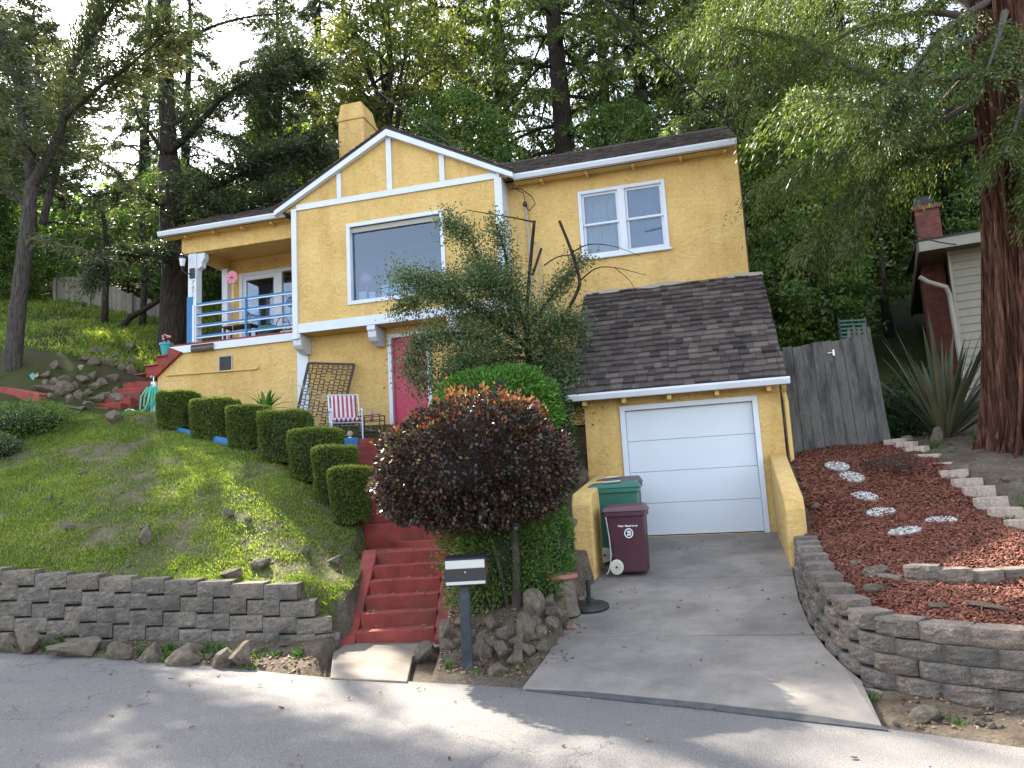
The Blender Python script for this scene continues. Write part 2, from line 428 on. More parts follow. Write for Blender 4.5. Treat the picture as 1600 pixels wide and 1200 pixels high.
M['plum_leaf'] = leafmat('plum_leaves', [(.02, .014, .014), (.045, .018, .02), (.075, .026, .028), (.035, .048, .022), (.11, .04, .032), (.05, .06, .028)], .22, .36, .55)
M['plum_new_lit'] = leafmat('lit_new_orange_leaves', [(.2, .035, .024), (.38, .085, .04), (.32, .13, .055), (.22, .2, .08)], .35, .4)  # backlight on the bush top is put into the orange of the new leaves
M['grass'] = leafmat('grass_blades', [(0.088, 0.150, 0.022), (0.138, 0.225, 0.031), (0.200, 0.300, 0.044), (0.325, 0.350, 0.100)], .45)
M['weed'] = leafmat('weed_leaves', [(.04, .09, .02), (.07, .14, .03), (.1, .18, .04)], .35)
M['ivy'] = leafmat('ivy_leaves', [(.02, .05, .018), (.035, .08, .025), (.05, .11, .03)], .25, .35)
M['lavender'] = leafmat('lavender', [(.09, .11, .06), (.13, .14, .09), (.16, .12, .15), (.1, .12, .05)], .25)
M['flax'] = leafmat('flax_blades', [(.035, .05, .03), (.06, .075, .045), (.09, .1, .06), (.13, .12, .08)], .15, .45)
M['litter'] = m_island('leaf_litter', [(.12, .07, .035), (.2, .12, .06), (.28, .2, .12), (.08, .05, .03)], .8, 40, .1)

M['hedge_new_lit'] = leafmat('lit_new_boxwood_leaves', [(.16, .22, .035), (.23, .28, .05), (.32, .35, .09)], .45)  # paler leaf copy: sun on the hedge tops put into the colour

M['redwood_lit'] = leafmat('redwood_sprays', [(.032, .058, .018), (.058, .092, .024), (.095, .132, .03), (.15, .18, .05)], .38)
# ================================================================== TERRAIN
def roadz(X):
    return -.045 * X if X < 0 else 0.0

def at_road(x, y, dz=0):
    z = 0
    for _ in range(12):
        p = atZ(x, y, z + dz); z = roadz(p.x)
    return p

DS = .15
def drivez(X, Y):
    v = w2l(X, Y)[1]
    return max(OH.z + DS * min(v, 0), roadz(X) + .02)

def at_drive(x, y, dz=0):
    z = .3
    for _ in range(40):
        p = atZ(x, y, z + dz); z = .5 * z + .5 * drivez(p.x, p.y)
    return p

EDGE_PX = [(0, 1018), (180, 1028), (290, 1036), (500, 1056), (640, 1063), (820, 1073), (930, 1086), (1100, 1103), (1375, 1135), (1600, 1166)]
EDGE = [at_road(*p) for p in EDGE_PX]
d0 = (EDGE[0] - EDGE[1]).normalized(); d1 = (EDGE[-1] - EDGE[-2]).normalized()
EDGE = [EDGE[0] + Vector((-34, 9, 0)), EDGE[0] + Vector((-8, 1.6, 0))] + EDGE + [EDGE[-1] + Vector((3, -2.6, 0)), EDGE[-1] + Vector((30, -22, 0))]
_ex = np.array([p.x for p in EDGE]); _ey = np.array([p.y for p in EDGE])
def YE(X): return float(np.interp(X, _ex, _ey))

# left retaining wall: plan of the front face, and height of its top
LW_PX = [(-180, 884, 9.95), (0, 893, 9.75), (120, 901, 9.65), (250, 908, 9.5), (380, 913, 9.32), (475, 917, 9.15)]
LW = [atY(*p) for p in LW_PX]
LW = [LW[0] + Vector((-3, .3, .12))] + LW
_lx = np.array([p.x for p in LW]); _ly = np.array([p.y for p in LW]); _lz = np.array([p.z for p in LW])
def LWY(X): return float(np.interp(X, _lx, _ly))

# right retaining wall, bottom line of the front face
RW_PX = [(1239, 893), (1248, 935), (1266, 978), (1290, 1012), (1318, 1040), (1345, 1062)]
RW = [at_drive(*p) for p in RW_PX] + [atZ(1435, 1082, .04), atZ(1520, 1096, .04), atZ(1600, 1104, .04), atZ(1700, 1112, .04)]
RW.append(RW[-1] + Vector((2.5, -.3, 0)))
RW_TOPPX = [(1239, 834), (1256, 857), (1270, 890), (1290, 920), (1316, 942), (1343, 959), (1435, 972), (1520, 979), (1600, 984)]
RWT = []
for i, p in enumerate(RW):
    if i < len(RW_TOPPX):
        q = atY(*RW_TOPPX[i], p.y + .04); RWT.append(q.z)
    else: RWT.append(RWT[-1])

DRIVE_L = [at_drive(*p) for p in [(930, 903), (900, 940), (880, 985), (850, 1030), (816, 1074)]]
g0 = l2w(-1.45, -.02, 0); g1 = l2w(1.25, -.02, 0)
DRIVE_R = [g1, l2w(1.22, -1.5, -.22)] + [RW[i].copy() for i in range(6)] + [at_drive(1378, 1133)]
wl = l2w(-1.5, -1.3, 0)
DRIVE = [g0, wl] + DRIVE_L + [at_road(*p) + Vector((0, .02, 0)) for p in [(930, 1085), (1100, 1102), (1250, 1119)]] + DRIVE_R[::-1]
DRIVE2 = [(p.x, p.y) for p in DRIVE]

def inpoly(x, y, P):
    c = False; j = len(P) - 1
    for i in range(len(P)):
        if (P[i][1] > y) != (P[j][1] > y) and x < (P[j][0] - P[i][0]) * (y - P[i][1]) / (P[j][1] - P[i][1]) + P[i][0]: c = not c
        j = i
    return c

HEDGE_PX = [(508, 580, 737, 823, 11.5), (483, 555, 704, 792, 12.1), (443, 529, 675, 757, 12.7), (395, 481, 646, 728, 13.3),
            (347, 413, 638, 706, 13.9), (289, 364, 627, 690, 14.5), (236, 301, 615, 673, 15.1)]

CP = []
def cp(*a): CP.append(atY(*a))
for i, p in enumerate(LW): CP.append(p + Vector((0, .3, -.04)))
for a, b_, t, bt, D in HEDGE_PX: cp((a + b_) / 2, bt, D)
cp(560, 880, 10.9); cp(585, 845, 11.6); cp(600, 800, 13); cp(525, 940, 9.5); cp(560, 760, 14.2)
cp(135, 655, 16.2); cp(0, 700, 14.8); cp(60, 660, 15.6); cp(0, 620, 17.3); cp(110, 610, 18); cp(150, 570, 19.5)
cp(30, 575, 18.5); cp(230, 575, 21); cp(0, 520, 22); cp(150, 520, 22.5); cp(250, 515, 25); cp(90, 474, 27); cp(0, 480, 26)
cp(270, 548, 22.5); cp(400, 672, 16.2); cp(230, 640, 16.3)
for u, v, z in ((-12.6, 2.5, 3.3), (-10.5, 2.5, 2.85), (-9, 2.5, 2.6), (-6, 2.5, 2.42), (-4, 2.5, 2.3), (-2.2, 2.4, 2.0), (-2.1, .6, 1.5),
                (-2, -.8, .75), (-12.3, 4.6, 4.6), (-13.2, 4.6, 4.9), (-12.2, 8, 5.6), (-6, 8, 5.2), (0, 8, 4.2), (1.7, 8, 3.9), (1.7, 4, 2.6), (1.7, 1.5, 1.6),
                (-6, 12.5, 6.5), (0, 12.5, 6.2)):
    CP.append(l2w(u, v, z))
CP.append(Vector((-2.9, 14.85, 2.85))); CP.append(Vector((-4.4, 15.4, 3.0)))
# island between the steps and the drive
cp(700, 1045, 8.1); cp(830, 1062, 7.75); cp(760, 985, 8.75); cp(820, 940, 9.2); cp(870, 900, 10.0); cp(700, 965, 9.3); cp(700, 860, 11.2)
cp(880, 860, 10.9); cp(750, 760, 12.8)
# right: mulch bed, dirt
for i in range(len(RW)):
    n = Vector((.35, .35, 0)) if i < 6 else Vector((0, .4, 0))
    CP.append(Vector((RW[i].x, RW[i].y, RWT[i] - .05)) + n)
CP.append(l2w(1.75, -.3, 1.12)); CP.append(l2w(1.75, -1.6, .72))
cp(1240, 714, 13.3); cp(1392, 692, 13.2); cp(1345, 778, 11.2); cp(1413, 830, 9.2); cp(1600, 850, 8.2); cp(1500, 775, 10.3); cp(1600, 905, 7.5); cp(1400, 900, 7.7)
cp(1570, 708, 11.2); cp(1600, 790, 9.8); cp(1330, 668, 15.5); cp(1480, 680, 13.5); cp(1280, 560, 18.5); cp(1450, 600, 17.5)
for X, Y, Z in ((-20, 12, 2.4), (-20, 20, 6.2), (-14, 11, 1.5), (-13, 15, 3.6), (20, 12, 2.6), (14, 8, 1.1), (20, 25, 8), (12, 17, 4), (-45, 15, 4), (45, 15, 3),
                (-30, 30, 11), (-12, 32, 11.5), (0, 30, 10.5), (12, 30, 10.5), (30, 32, 11.5), (-40, 50, 20), (0, 50, 20), (40, 50, 20), (-60, 85, 36), (0, 85, 36), (60, 85, 36),
                (-60, 25, 9), (60, 25, 9), (-8, 26, 8.6), (5, 24, 7.6)):
    CP.append(Vector((X, Y, Z)))
_P = np.array([(p.x, p.y) for p in CP]); _Z = np.array([p.z for p in CP])
def _phi(A, B):
    r2 = ((A[:, None, :] - B[None, :, :]) ** 2).sum(2)
    return .5 * r2 * np.log(r2 + 1e-9)
_n = len(_P)
_A = np.zeros((_n + 3, _n + 3)); _A[:_n, :_n] = _phi(_P, _P) + np.eye(_n) * .25
_A[:_n, _n] = 1; _A[:_n, _n+1:] = _P; _A[_n, :_n] = 1; _A[_n+1:, :_n] = _P.T
_W = np.linalg.solve(_A, np.concatenate([_Z, np.zeros(3)]))
def tps(X, Y):
    Q = np.stack([np.ravel(X), np.ravel(Y)], 1); out = np.empty(len(Q))
    for i in range(0, len(Q), 8000):
        q = Q[i:i+8000]; out[i:i+8000] = _phi(q, _P) @ _W[:_n] + _W[_n] + q @ _W[_n+1:]
    return out.reshape(np.shape(X))

XS0, XS1 = -2.02, -1.08       # front steps, inner faces of the cheek walls
SY0, SZ0, SRUN, SRISE = 9.45, .10, .30, .163
def _inw(i, d):
    t = (RW[min(i+1, len(RW)-1)] - RW[max(i-1, 0)]).normalized(); return RW[i] + Vector((-t.y, t.x, 0)) * d
DRIVEG = [tuple(l2w(-1.86, .4, 0).xy), tuple(l2w(-1.78, -2.45, 0).xy)] + [(p.x, p.y) for p in DRIVE_L] + [(p.x, p.y) for p in EDGE[7:10]] + \
         [(p.x + .05, p.y - .05) for p in DRIVE_R[:1:-1][:1]] + [tuple(_inw(i, .15).xy) for i in range(5, -1, -1)] + [tuple(l2w(1.3, -1.5, 0).xy), tuple(l2w(1.3, .4, 0).xy)]
RV_POLY = [tuple(_inw(i, .15).xy) for i in range(5, len(RW))] + [(40, RW[-1].y), (40, -20), (EDGE[-3].x, -20), (DRIVE_R[-1].x, DRIVE_R[-1].y)]

def flight2(i):  # centre and height of upper-flight step i
    return -1.93 - .085 * i, 12.0 + .28 * i, 1.28 + .155 * (i + 1)

def terra(X, Y, z):
    e = YE(X)
    if Y < e + .04: return roadz(X) - .012 - min(.4, (e + .04 - Y) * .35)
    if X < -2.25 and Y < LWY(X) + .13:
        return roadz(X) + .015 + min(.16, (Y - e) * .13)
    if -2.6 < X < XS0 - .1 and Y < 10.2: z = min(z, .22 + max(0, Y - 9.05) * .85)
    if XS0 - .3 < X < XS1 + .0 and Y < 9.5: return .0
    if inpoly(X, Y, DRIVEG): return drivez(X, Y) - .07
    if -2.35 < X < -.8 and 10.9 < Y < 12.35: return min(z, .95)
    if -1.1 < X < 1.5 and Y < 9: z = max(z, roadz(X) + .03 + min(.1, (Y - e) * .1))
    if XS0 - .1 < X < XS1 + .12 and Y < 12.1: return min(z, SZ0 + max(0, Y - SY0) * .5 - .12)
    if 12.0 <= Y < 15.2:
        cx = -1.93 - .085 * (Y - 12) / .28
        if abs(X - cx) < .5: return min(z, 1.28 + .155 * (Y - 12) / .28 - .15)
    if inpoly(X, Y, RV_POLY): return roadz(X) - .005 + .02 * mnoise.noise(Vector((X*4, Y*4, 0)))
    u, v = w2l(X, Y)
    if -1.8 < u < 1.35 and 0 < v < 2.65: return OH.z - .12
    return z

gx = np.concatenate([np.linspace(-60, -14, 24)[:-1], np.arange(-14, -9, .4), np.arange(-9, 7.2, .09), np.arange(7.2, 14, .4), np.linspace(14, 60, 24)])
gy = np.concatenate([np.arange(-30, 4.4, 4), np.arange(4.4, 16, .09), np.arange(16, 28, .35), np.arange(28, 90, 2.)])
GX, GY = np.meshgrid(gx, gy)
GZ = tps(GX, GY)
for j in range(len(gy)):
    for i in range(len(gx)):
        x, y = gx[i], gy[j]
        if 4.4 < y < 17 and -20 < x < 20:
            w = mnoise.noise(Vector((x * 1.7, y * 1.7, 3))) * .035 + mnoise.noise(Vector((x * 6, y * 6, 9))) * .014
        else: w = mnoise.noise(Vector((x * .5, y * .5, 3))) * .12
        GZ[j, i] = terra(x, y, GZ[j, i] + w)

def hz(X, Y):
    X = np.asarray(X, float); Y = np.asarray(Y, float)
    i = np.clip(np.searchsorted(gx, X) - 1, 0, len(gx) - 2); j = np.clip(np.searchsorted(gy, Y) - 1, 0, len(gy) - 2)
    tx = np.clip((X - gx[i]) / (gx[i+1] - gx[i]), 0, 1); ty = np.clip((Y - gy[j]) / (gy[j+1] - gy[j]), 0, 1)
    return (GZ[j, i]*(1-tx)*(1-ty) + GZ[j, i+1]*tx*(1-ty) + GZ[j+1, i]*(1-tx)*ty + GZ[j+1, i+1]*tx*ty)

def on_ground(x, y, lift=0):       # where the sight line through a picture point meets the terrain
    d = ray(x, y); o = Vector((0, 0, CZ)); t = 3.0
    while t < 60:
        p = o + d * t
        if p.z < float(hz(p.x, p.y)) + lift: return Vector((p.x, p.y, float(hz(p.x, p.y))))
        t += .02
    return o + d * t

LAWN = [(p.x, p.y + .1) for p in LW] + [(atY(520, 930, 9.45).x, 9.45), (XS0 - .12, 10.2), (XS0 - .12, 11.3), (-2.2, 11.6), (-2.45, 12.6), (-3.0, 14.2), (-4.0, 14.4), (-6.6, 15.8), (-8.6, 16.6), (-10, 17), (-20, 17), (-20, 10)]
EDGING_PX = [(1398, 700, 13.0), (1416, 704, 12.7), (1433, 712, 12.3), (1452, 724, 11.9), (1471, 738, 11.5), (1491, 750, 11.0), (1512, 764, 10.6), (1530, 777, 10.2),
             (1549, 795, 9.75), (1573, 812, 9.3), (1600, 832, 8.85), (1634, 858, 8.3)]
MUL = [l2w(1.5, -2.2, 0), l2w(1.5, -.1, 0), l2w(1.6, .3, 0), atY(1240, 714, 13.35), atY(1392, 692, 13.25)] + [atY(*p) for p in EDGING_PX] + [Vector((6.5, 6.6, 0)), Vector((6.5, RW[-1].y + .15, 0))] + \
      [p + (Vector((.17, .17, 0)) if i < 6 else Vector((0, .17, 0))) for i, p in list(enumerate(RW))[::-1]]
MULCH = [(p.x, p.y) for p in MUL]

zone = {}
cx = (gx[:-1] + gx[1:]) / 2; cy = (gy[:-1] + gy[1:]) / 2
nx = len(gx)
faces = {'lawn': [], 'garden_soil': [], 'mulch_bed': [], 'hillside': []}
for j in range(len(cy)):
    for i in range(len(cx)):
        x, y = cx[i], cy[j]
        if inpoly(x, y, LAWN): k = 'lawn'
        elif inpoly(x, y, MULCH): k = 'mulch_bed'
        elif y > 15.5 or abs(x) > 12: k = 'hillside'
        else: k = 'garden_soil'
        a = j * nx + i
        faces[k].append((a, a + 1, a + nx + 1, a + nx))
VV = np.stack([GX.ravel(), GY.ravel(), GZ.ravel()], 1)
for k, m in (('lawn', 'lawn'), ('garden_soil', 'dirt'), ('mulch_bed', 'mulchbase'), ('hillside', 'hill')):
    F_ = np.array(faces[k]); used = np.unique(F_); remap = np.full(len(VV), -1); remap[used] = np.arange(len(used))
    tag(mesh_np(k, VV[used], remap[F_], M[m], smooth=True), kind='structure')

# road: one sheet following the verge
rv, rf = [], []
xs = sorted(set([round(v, 3) for v in np.concatenate([np.linspace(-40, -9, 12), np.arange(-9, 5, .25), np.linspace(5, 33, 12)])]))
ts = [0, .02, .06, .15, .3, .5, .75, 1]
for x in xs:
    e = YE(x) + .03 * mnoise.noise(Vector((x * 3, 0, 0)))
    for t in ts:
        rv.append((x, e + (-14 - e) * t, roadz(x) + (0.0 if t > 0 else -.01) + .02 * t))
nt_ = len(ts)
for a in range(len(xs) - 1):
    for b in range(nt_ - 1): rf.append((a*nt_ + b, (a+1)*nt_ + b, (a+1)*nt_ + b + 1, a*nt_ + b + 1)[::-1])
tag(mesh_np('road', rv, rf, M['asphalt'], smooth=True), kind='structure')

# driveway: three pours with joints, following the slope
def clip(P, a, b, c):   # keep a*x+b*y>=c
    out = []
    for i in range(len(P)):
        p, q = P[i-1], P[i]; dp, dq = a*p[0]+b*p[1]-c, a*q[0]+b*q[1]-c
        if (dp >= 0) != (dq >= 0):
            t = dp / (dp - dq); out.append((p[0]+(q[0]-p[0])*t, p[1]+(q[1]-p[1])*t))
        if dq >= 0: out.append(q)
    return out
j1 = w2l(*at_drive(1080, 903)[:2])[1]; j2 = w2l(*at_drive(1160, 992)[:2])[1]
dw = MB()
for lo, hi in ((j1 + .013, 5), (j2 + .013, j1 - .013), (-20, j2 - .013)):
    P = clip(clip(DRIVE2, wx, wy, lo + OH.x*wx + OH.y*wy), -wx, -wy, -(hi + OH.x*wx + OH.y*wy))
    dw.prism([(x, y, drivez(x, y) - .14) for x, y in P][::1], (0, 0, .14))
dwo = tag(dw.build('driveway', M['concrete'], bevel=.008), kind='structure')
tag(dwo, 'grey concrete driveway')
jb = MB()
for jj in (j1, j2):
    P = clip(clip(DRIVE2, wx, wy, jj - .012 + OH.x*wx + OH.y*wy), -wx, -wy, -(jj + .012 + OH.x*wx + OH.y*wy))
    jb.prism([(x, y, drivez(x, y) - .1) for x, y in P], (0, 0, .075))
tag(jb.build('expansion_joints', simple('joint_filler', (.02, .018, .016), .95, .2, 9, 0)), kind='structure')
# asphalt lip where the drive meets the road
lip = MB()
lp = [at_road(*p) for p in [(816, 1073), (930, 1086), (1100, 1103), (1250, 1121), (1378, 1135)]]
for a, b in zip(lp, lp[1:]):
    lip.hexa([(a.x, a.y-.1, a.z-.05), (b.x, b.y-.1, b.z-.05), (b.x, b.y+.03, b.z-.05), (a.x, a.y+.03, a.z-.05),
              (a.x, a.y-.1, a.z+.004), (b.x, b.y-.1, b.z+.004), (b.x, b.y+.03, b.z+.016), (a.x, a.y+.03, a.z+.016)])
tag(lip.build('gutter_strip', simple('dark_lip', (.06, .06, .062), .9, .3, 8, .4, .01, 60)), kind='structure')

# pale concrete pad at the foot of the steps
pp = [at_road(516, 1057, .02), at_road(636, 1063, .02), at_road(645, 1020, .06), Vector((XS1 + .2, SY0 + .05, 0)), Vector((XS0 - .1, SY0 + .05, 0)), at_road(520, 1015, .06)]
n_ = len(pp)
MBp = MB().add([(p.x, p.y, roadz(p.x) - .1) for p in pp] + [(p.x, p.y, roadz(p.x) + (.012 if i < 2 else .03 if i in (2, 5) else .05)) for i, p in enumerate(pp)],
               [tuple(range(n_))[::-1], tuple(range(n_, 2*n_))] + [(i, (i+1) % n_, n_+(i+1) % n_, n_+i) for i in range(n_)])
tag(MBp.build('path', M['pad'], bevel=.01), kind='structure')

# ================================================================== RETAINING WALLS
def resample(P, step, off):
    P = [Vector(p) for p in P]; L = [0]
    for a, b in zip(P, P[1:]): L.append(L[-1] + (b - a).length)
    out = []; s = -off
    def at(s):
        s = min(max(s, 0), L[-1]); i = 0
        while i < len(L) - 2 and L[i+1] < s: i += 1
        t = (s - L[i]) / max(1e-6, L[i+1] - L[i]); return P[i].lerp(P[i+1], t)
    while s < L[-1] - step * .3:
        out.append((at(s), at(s + step), s)); s += step
    return out

def block(mb, a, b, z0, z1, depth, r, inward, cham=.05):
    """one split-face concrete block between plan points a and b"""
    a = Vector((a.x, a.y, 0)); b = Vector((b.x, b.y, 0))
    t = (b - a); L = t.length
    if L < .05: return
    t.normalize(); n = Vector((-t.y, t.x, 0)) * (1 if inward > 0 else -1)    # towards the soil
    g = .004
    nx_, nz_ = 9, 6
    base = r.uniform(-.006, .006); zj = r.uniform(-.004, .004); tilt = r.uniform(-.006, .006)
    vs, fs = [], []
    for k in range(nz_ + 1):
        for i in range(nx_ + 1):
            s = i / nx_; w = k / nz_
            edge = min(s, 1 - s) * L
            ch = max(0, cham - edge) * .75 + (.004 if k in (0, nz_) else 0)
            p = a + t * (g + s * (L - 2*g)) + n * (ch + base + tilt * (s - .5) * 2)
            q = p * 9 + Vector((0, 0, (z0 + w) * 7))
            if 0 < i < nx_ and 0 < k < nz_: p -= n * (abs(mnoise.noise(q)) * .022 + mnoise.noise(q * 3.1) * .008 + .002)
            p.z = z0 + zj + .003 + (z1 - z0 - .006) * w + (mnoise.noise(q * 1.3) * .004 if k == nz_ else 0)
            vs.append(p)
    W = nx_ + 1
    for k in range(nz_):
        for i in range(nx_): fs.append((k*W+i, k*W+i+1, (k+1)*W+i+1, (k+1)*W+i))
    m = len(vs); bk = depth
    in_ = .12 * L
    for z in (z0 + zj + .003, z1 + zj - .003):
        for s in (in_, L - in_): vs.append(a + t * s + n * bk + Vector((0, 0, z)))
    fs.append(tuple([nz_*W + i for i in range(W)]) + (m + 3, m + 2))                 # top
    fs.append(tuple([i for i in range(W)][::-1]) + (m, m + 1))                       # bottom
    fs.append(tuple([k*W for k in range(nz_+1)][::-1]) + (m, m + 2)[::1]); fs.append(tuple([k*W + nx_ for k in range(nz_+1)]) + (m + 3, m + 1))
    fs.append((m + 1, m, m + 2, m + 3))
    mb.add(vs, fs)

rr = random.Random(3)
mb = MB()
endp = atY(519, 960, 9.35)
for c in range(6):
    top = -.0 - .183 * c
    line = [Vector((p.x, p.y - .014 * c, 0)) for p in LW]
    if c == 1: line.append(Vector((line[-1].x + .17, line[-1].y + .03, 0)))
    if c >= 2: line += [Vector((line[-1].x + .20, line[-1].y + .04, 0)), Vector((line[-1].x + .38, line[-1].y + .2, 0))]
    for a, b, s in resample(line, .432, .1 + .216 * (c % 2)):
        zz = float(np.interp(a.x, _lx, _lz)); 
        block(mb, a, b, zz + top - .18, zz + top, .28, rr, 1, .014)
lwall = mb.build('retaining_wall', M['block'])
tag(lwall, 'long low grey block retaining wall holding up the lawn at the left of the road', 'retaining wall')

def rw_top(s_frac_pt):
    best, z = 1e9, 0
    for i in range(len(RW) - 1):
        a, b = RW[i].xy, RW[i+1].xy; ab = b - a
        t = max(0, min(1, (s_frac_pt.xy - a).dot(ab) / ab.length_squared)); d = (a + ab*t - s_frac_pt.xy).length
        if d < best: best = d; z = RWT[i] * (1-t) + RWT[i+1] * t
    return z
mb = MB()
for c in range(5):
    line = []
    for i, p in enumerate(RW):
        tdir = (RW[min(i+1, len(RW)-1)] - RW[max(i-1, 0)]).normalized(); nn = Vector((-tdir.y, tdir.x, 0))
        line.append(Vector((p.x, p.y, 0)) + nn * (.055 - .014 * c))
    for a, b, s in resample(line, .40, .2 * (c % 2)):
        zt = rw_top((a + b) * .5) - .148 * c
        block(mb, a, b, zt - .146, zt, .27, rr, 1, .07)
rwall = mb.build('retaining_wall', M['blockr'])
tag(rwall, 'curved grey-brown block retaining wall beside the driveway, holding the red mulch bed', 'retaining wall')
ft = MB()
for i in range(5, len(RW) - 1):
    a, b = RW[i], RW[i+1]; n = Vector((0, -1, 0)); za, zb = RWT[i] - .148*4 + .01, RWT[i+1] - .148*4 + .01
    ft.hexa([(a.x, a.y-.07, -.3), (b.x, b.y-.07, -.3), (b.x, b.y+.2, -.3), (a.x, a.y+.2, -.3),
             (a.x, a.y-.06, za-.02), (b.x, b.y-.06, zb-.02), (b.x, b.y+.2, zb-.02), (a.x, a.y+.2, za-.02)])
ft.build('footing', M['footing'], rwall)

# low two-course planter wall inside the mulch bed
IW = [atY(1347, 905, 8.15), atY(1372, 917, 7.85), atY(1415, 925, 7.6), atY(1480, 933, 7.35), atY(1545, 936, 7.3), atY(1610, 931, 7.35), atY(1680, 925, 7.5)]
mb = MB()
for c in range(2):
    line = [Vector((p.x, p.y + .03 * c, 0)) for p in (IW[2 if c else 0:])]
    for a, b, s in resample(line, .32, .0 if c else .1):
        zz = float(np.interp(a.x, [p.x for p in IW], [p.z for p in IW]))
        block(mb, a, b, zz + .135 * c - .02, zz + .135 * c + .112, .22, rr, 1, .05)
tag(mb.build('planter_wall', M['blockr']), 'small curved two-course grey block wall on the red mulch at the right edge', 'garden wall')

# pale edging stones, each a stone of its own
est = []
for i, (x, y, D) in enumerate(EDGING_PX):
    p = atY(x, y, D)
    L, Wd, H = .2, .13, .13
    mb = MB(); jx = [(-.13, -.11), (.13, -.11), (.19, .02), (.12, .13), (-.12, .13), (-.19, .02)]
    mb.prism([(a + rr.uniform(-.008, .008), b + rr.uniform(-.008, .008), -.1) for a, b in jx], (0, 0, .2))
    o = mb.build('edging_stone', M['paver'], bevel=.008)
    o.location = (p.x, p.y, p.z + .045); o.rotation_euler = (rr.uniform(-.04, .04), rr.uniform(-.04, .04), R(-35) + rr.uniform(-.15, .15))
    place = {0: 'farthest of the row, against the foot of the plank fence', 1: 'second from the plank fence in the row', 2: 'beside the wire basket', 11: 'nearest the viewer in the row at the right edge'}.get(i)
    words = ['third', 'fourth', 'fifth', 'sixth', 'seventh', 'eighth', 'ninth', 'tenth', 'eleventh']
    tag(o, 'pale edging stone ' + (place or words[i - 2] + ' along the mulch bed border counting from the plank fence'), 'edging stone', 'edging stones along the mulch bed')

# ================================================================== STEPS
steps = thing('front_steps', 'red painted concrete steps rising from the road with sloped cheek walls', 'steps', (0, 0, 0))
mb = MB()
for i in range(6):
    mb.box(XS0, XS1 + (.16 if i > 3 else 0), SY0 + SRUN*i, SY0 + SRUN*(i+1) + .02, -.1, SZ0 + SRISE*(i+1))
mb.box(-2.3, -.82, SY0 + 1.79, 12.3, .5, SZ0 + SRISE*6)
mb.build('flight', M['redpaint'], steps, bevel=.014)
# winders on the landing: curved treads
mb = MB()
for k, (ro, zt) in enumerate(((1.05, 1.17), (.72, 1.28))):
    cxp, cyp = -.95, 12.5
    arc = [(cxp - ro*math.cos(a)*1.15, cyp - ro*math.sin(a)) for a in np.linspace(-.1, R(95), 12)]
    mb.prism([(x, y, .9) for x, y in arc] + [(cxp, cyp + .1, .9)], (0, 0, zt - .9))
mb.build('winder_treads', M['redpaint'], steps, bevel=.01)
mb = MB()
for i in range(11):
    X, Y, Z = flight2(i)
    mb.box(X - .47, X + .47, Y, Y + .32, Z - .6, Z)
mb.build('flight', M['redpaint'], steps, bevel=.012)
# cheeks
for nm, x0, x1, y0, y1, za, zb in (('cheek_wall', XS0 - .2, XS0, SY0 - .12, SY0 + 1.62, .12, 1.12), ('cheek_wall', XS1 + .001, XS1 + .2, SY0 - .1, SY0 + 1.15, .15, .84)):
    mb = MB(); mb.hexa([(x0, y0, -.1), (x1, y0, -.1), (x1, y1, -.1), (x0, y1, -.1), (x0, y0, za), (x1, y0, za), (x1, y1, zb), (x0, y1, zb)])
    mb.build(nm, M['redpaint'], steps, bevel=.015)
mb = MB(); X, Y, Z = flight2(7)
mb.box(-2.42, -2.30, 14.35, 15.0, 2.2, 2.98); mb.box(-2.98, -2.36, 14.58, 14.7, 2.2, 2.97)
mb.build('cheek_wall', M['redpaint'], steps, bevel=.012)

# blue curb along the walkway, and the terrace slab
curb = [atY(205, 648, 16.3), atY(240, 655, 15.6), atY(290, 671, 14.95), atY(345, 683, 14.4), atY(392, 694, 14.0), atY(470, 700, 14.1), atY(528, 690, 14.5)]
mb = MB()
for a, b in zip(curb, curb[1:]):
    mb.hexa([(a.x, a.y, a.z-.35), (b.x, b.y, b.z-.35), (b.x+.05, b.y+.13, b.z-.35), (a.x+.05, a.y+.13, a.z-.35),
             (a.x, a.y, a.z), (b.x, b.y, b.z), (b.x+.05, b.y+.13, b.z), (a.x+.05, a.y+.13, a.z)])
tag(mb.build('blue_curb', M['blue']), 'blue painted curb running behind the clipped hedges', 'curb')
mb = MB(); mb.hexa([(-3.62, 14.56, 2.6), (-2.98, 14.56, 2.6), (-2.9, 15.9, 2.6), (-3.9, 15.9, 2.6), (-3.62, 14.56, 3.0), (-2.98, 14.56, 3.0), (-2.9, 15.9, 3.02), (-3.9, 15.9, 3.02)])
tag(mb.build('terrace', M['blue'], bevel=.01), 'blue edged terrace at the top of the steps', None, None, 'structure')

# left garden steps up to the porch
ls = thing('side_steps', 'six red painted steps at the left below the porch', 'steps', (0, 0, 0))
NOSE = [((138, 637), (169, 636)), ((133, 632), (189, 628)), ((146, 625), (204, 620)), ((164, 616), (219, 611)), ((179, 608), (232, 604)), ((192, 600), (236, 594))]
mb = MB()
for i, (pl, pr) in enumerate(NOSE):
    D = 17.2 + .33 * i; z = 4.2 + .155 * i
    a = atY(*pl, D); b = atY(*pr, D); z = (a.z + b.z) / 2
    mb.box(a.x, b.x, D, D + .36, z - .9, z)
mb.build('flight', M['redpaint'], ls, bevel=.012)
mb = MB(); a = atY(228, 590, 19.2); mb.box(a.x - .3, a.x + .75, 19.15, 19.9, 4.2, 5.1)
mb.build('landing', M['redpaint'], ls)
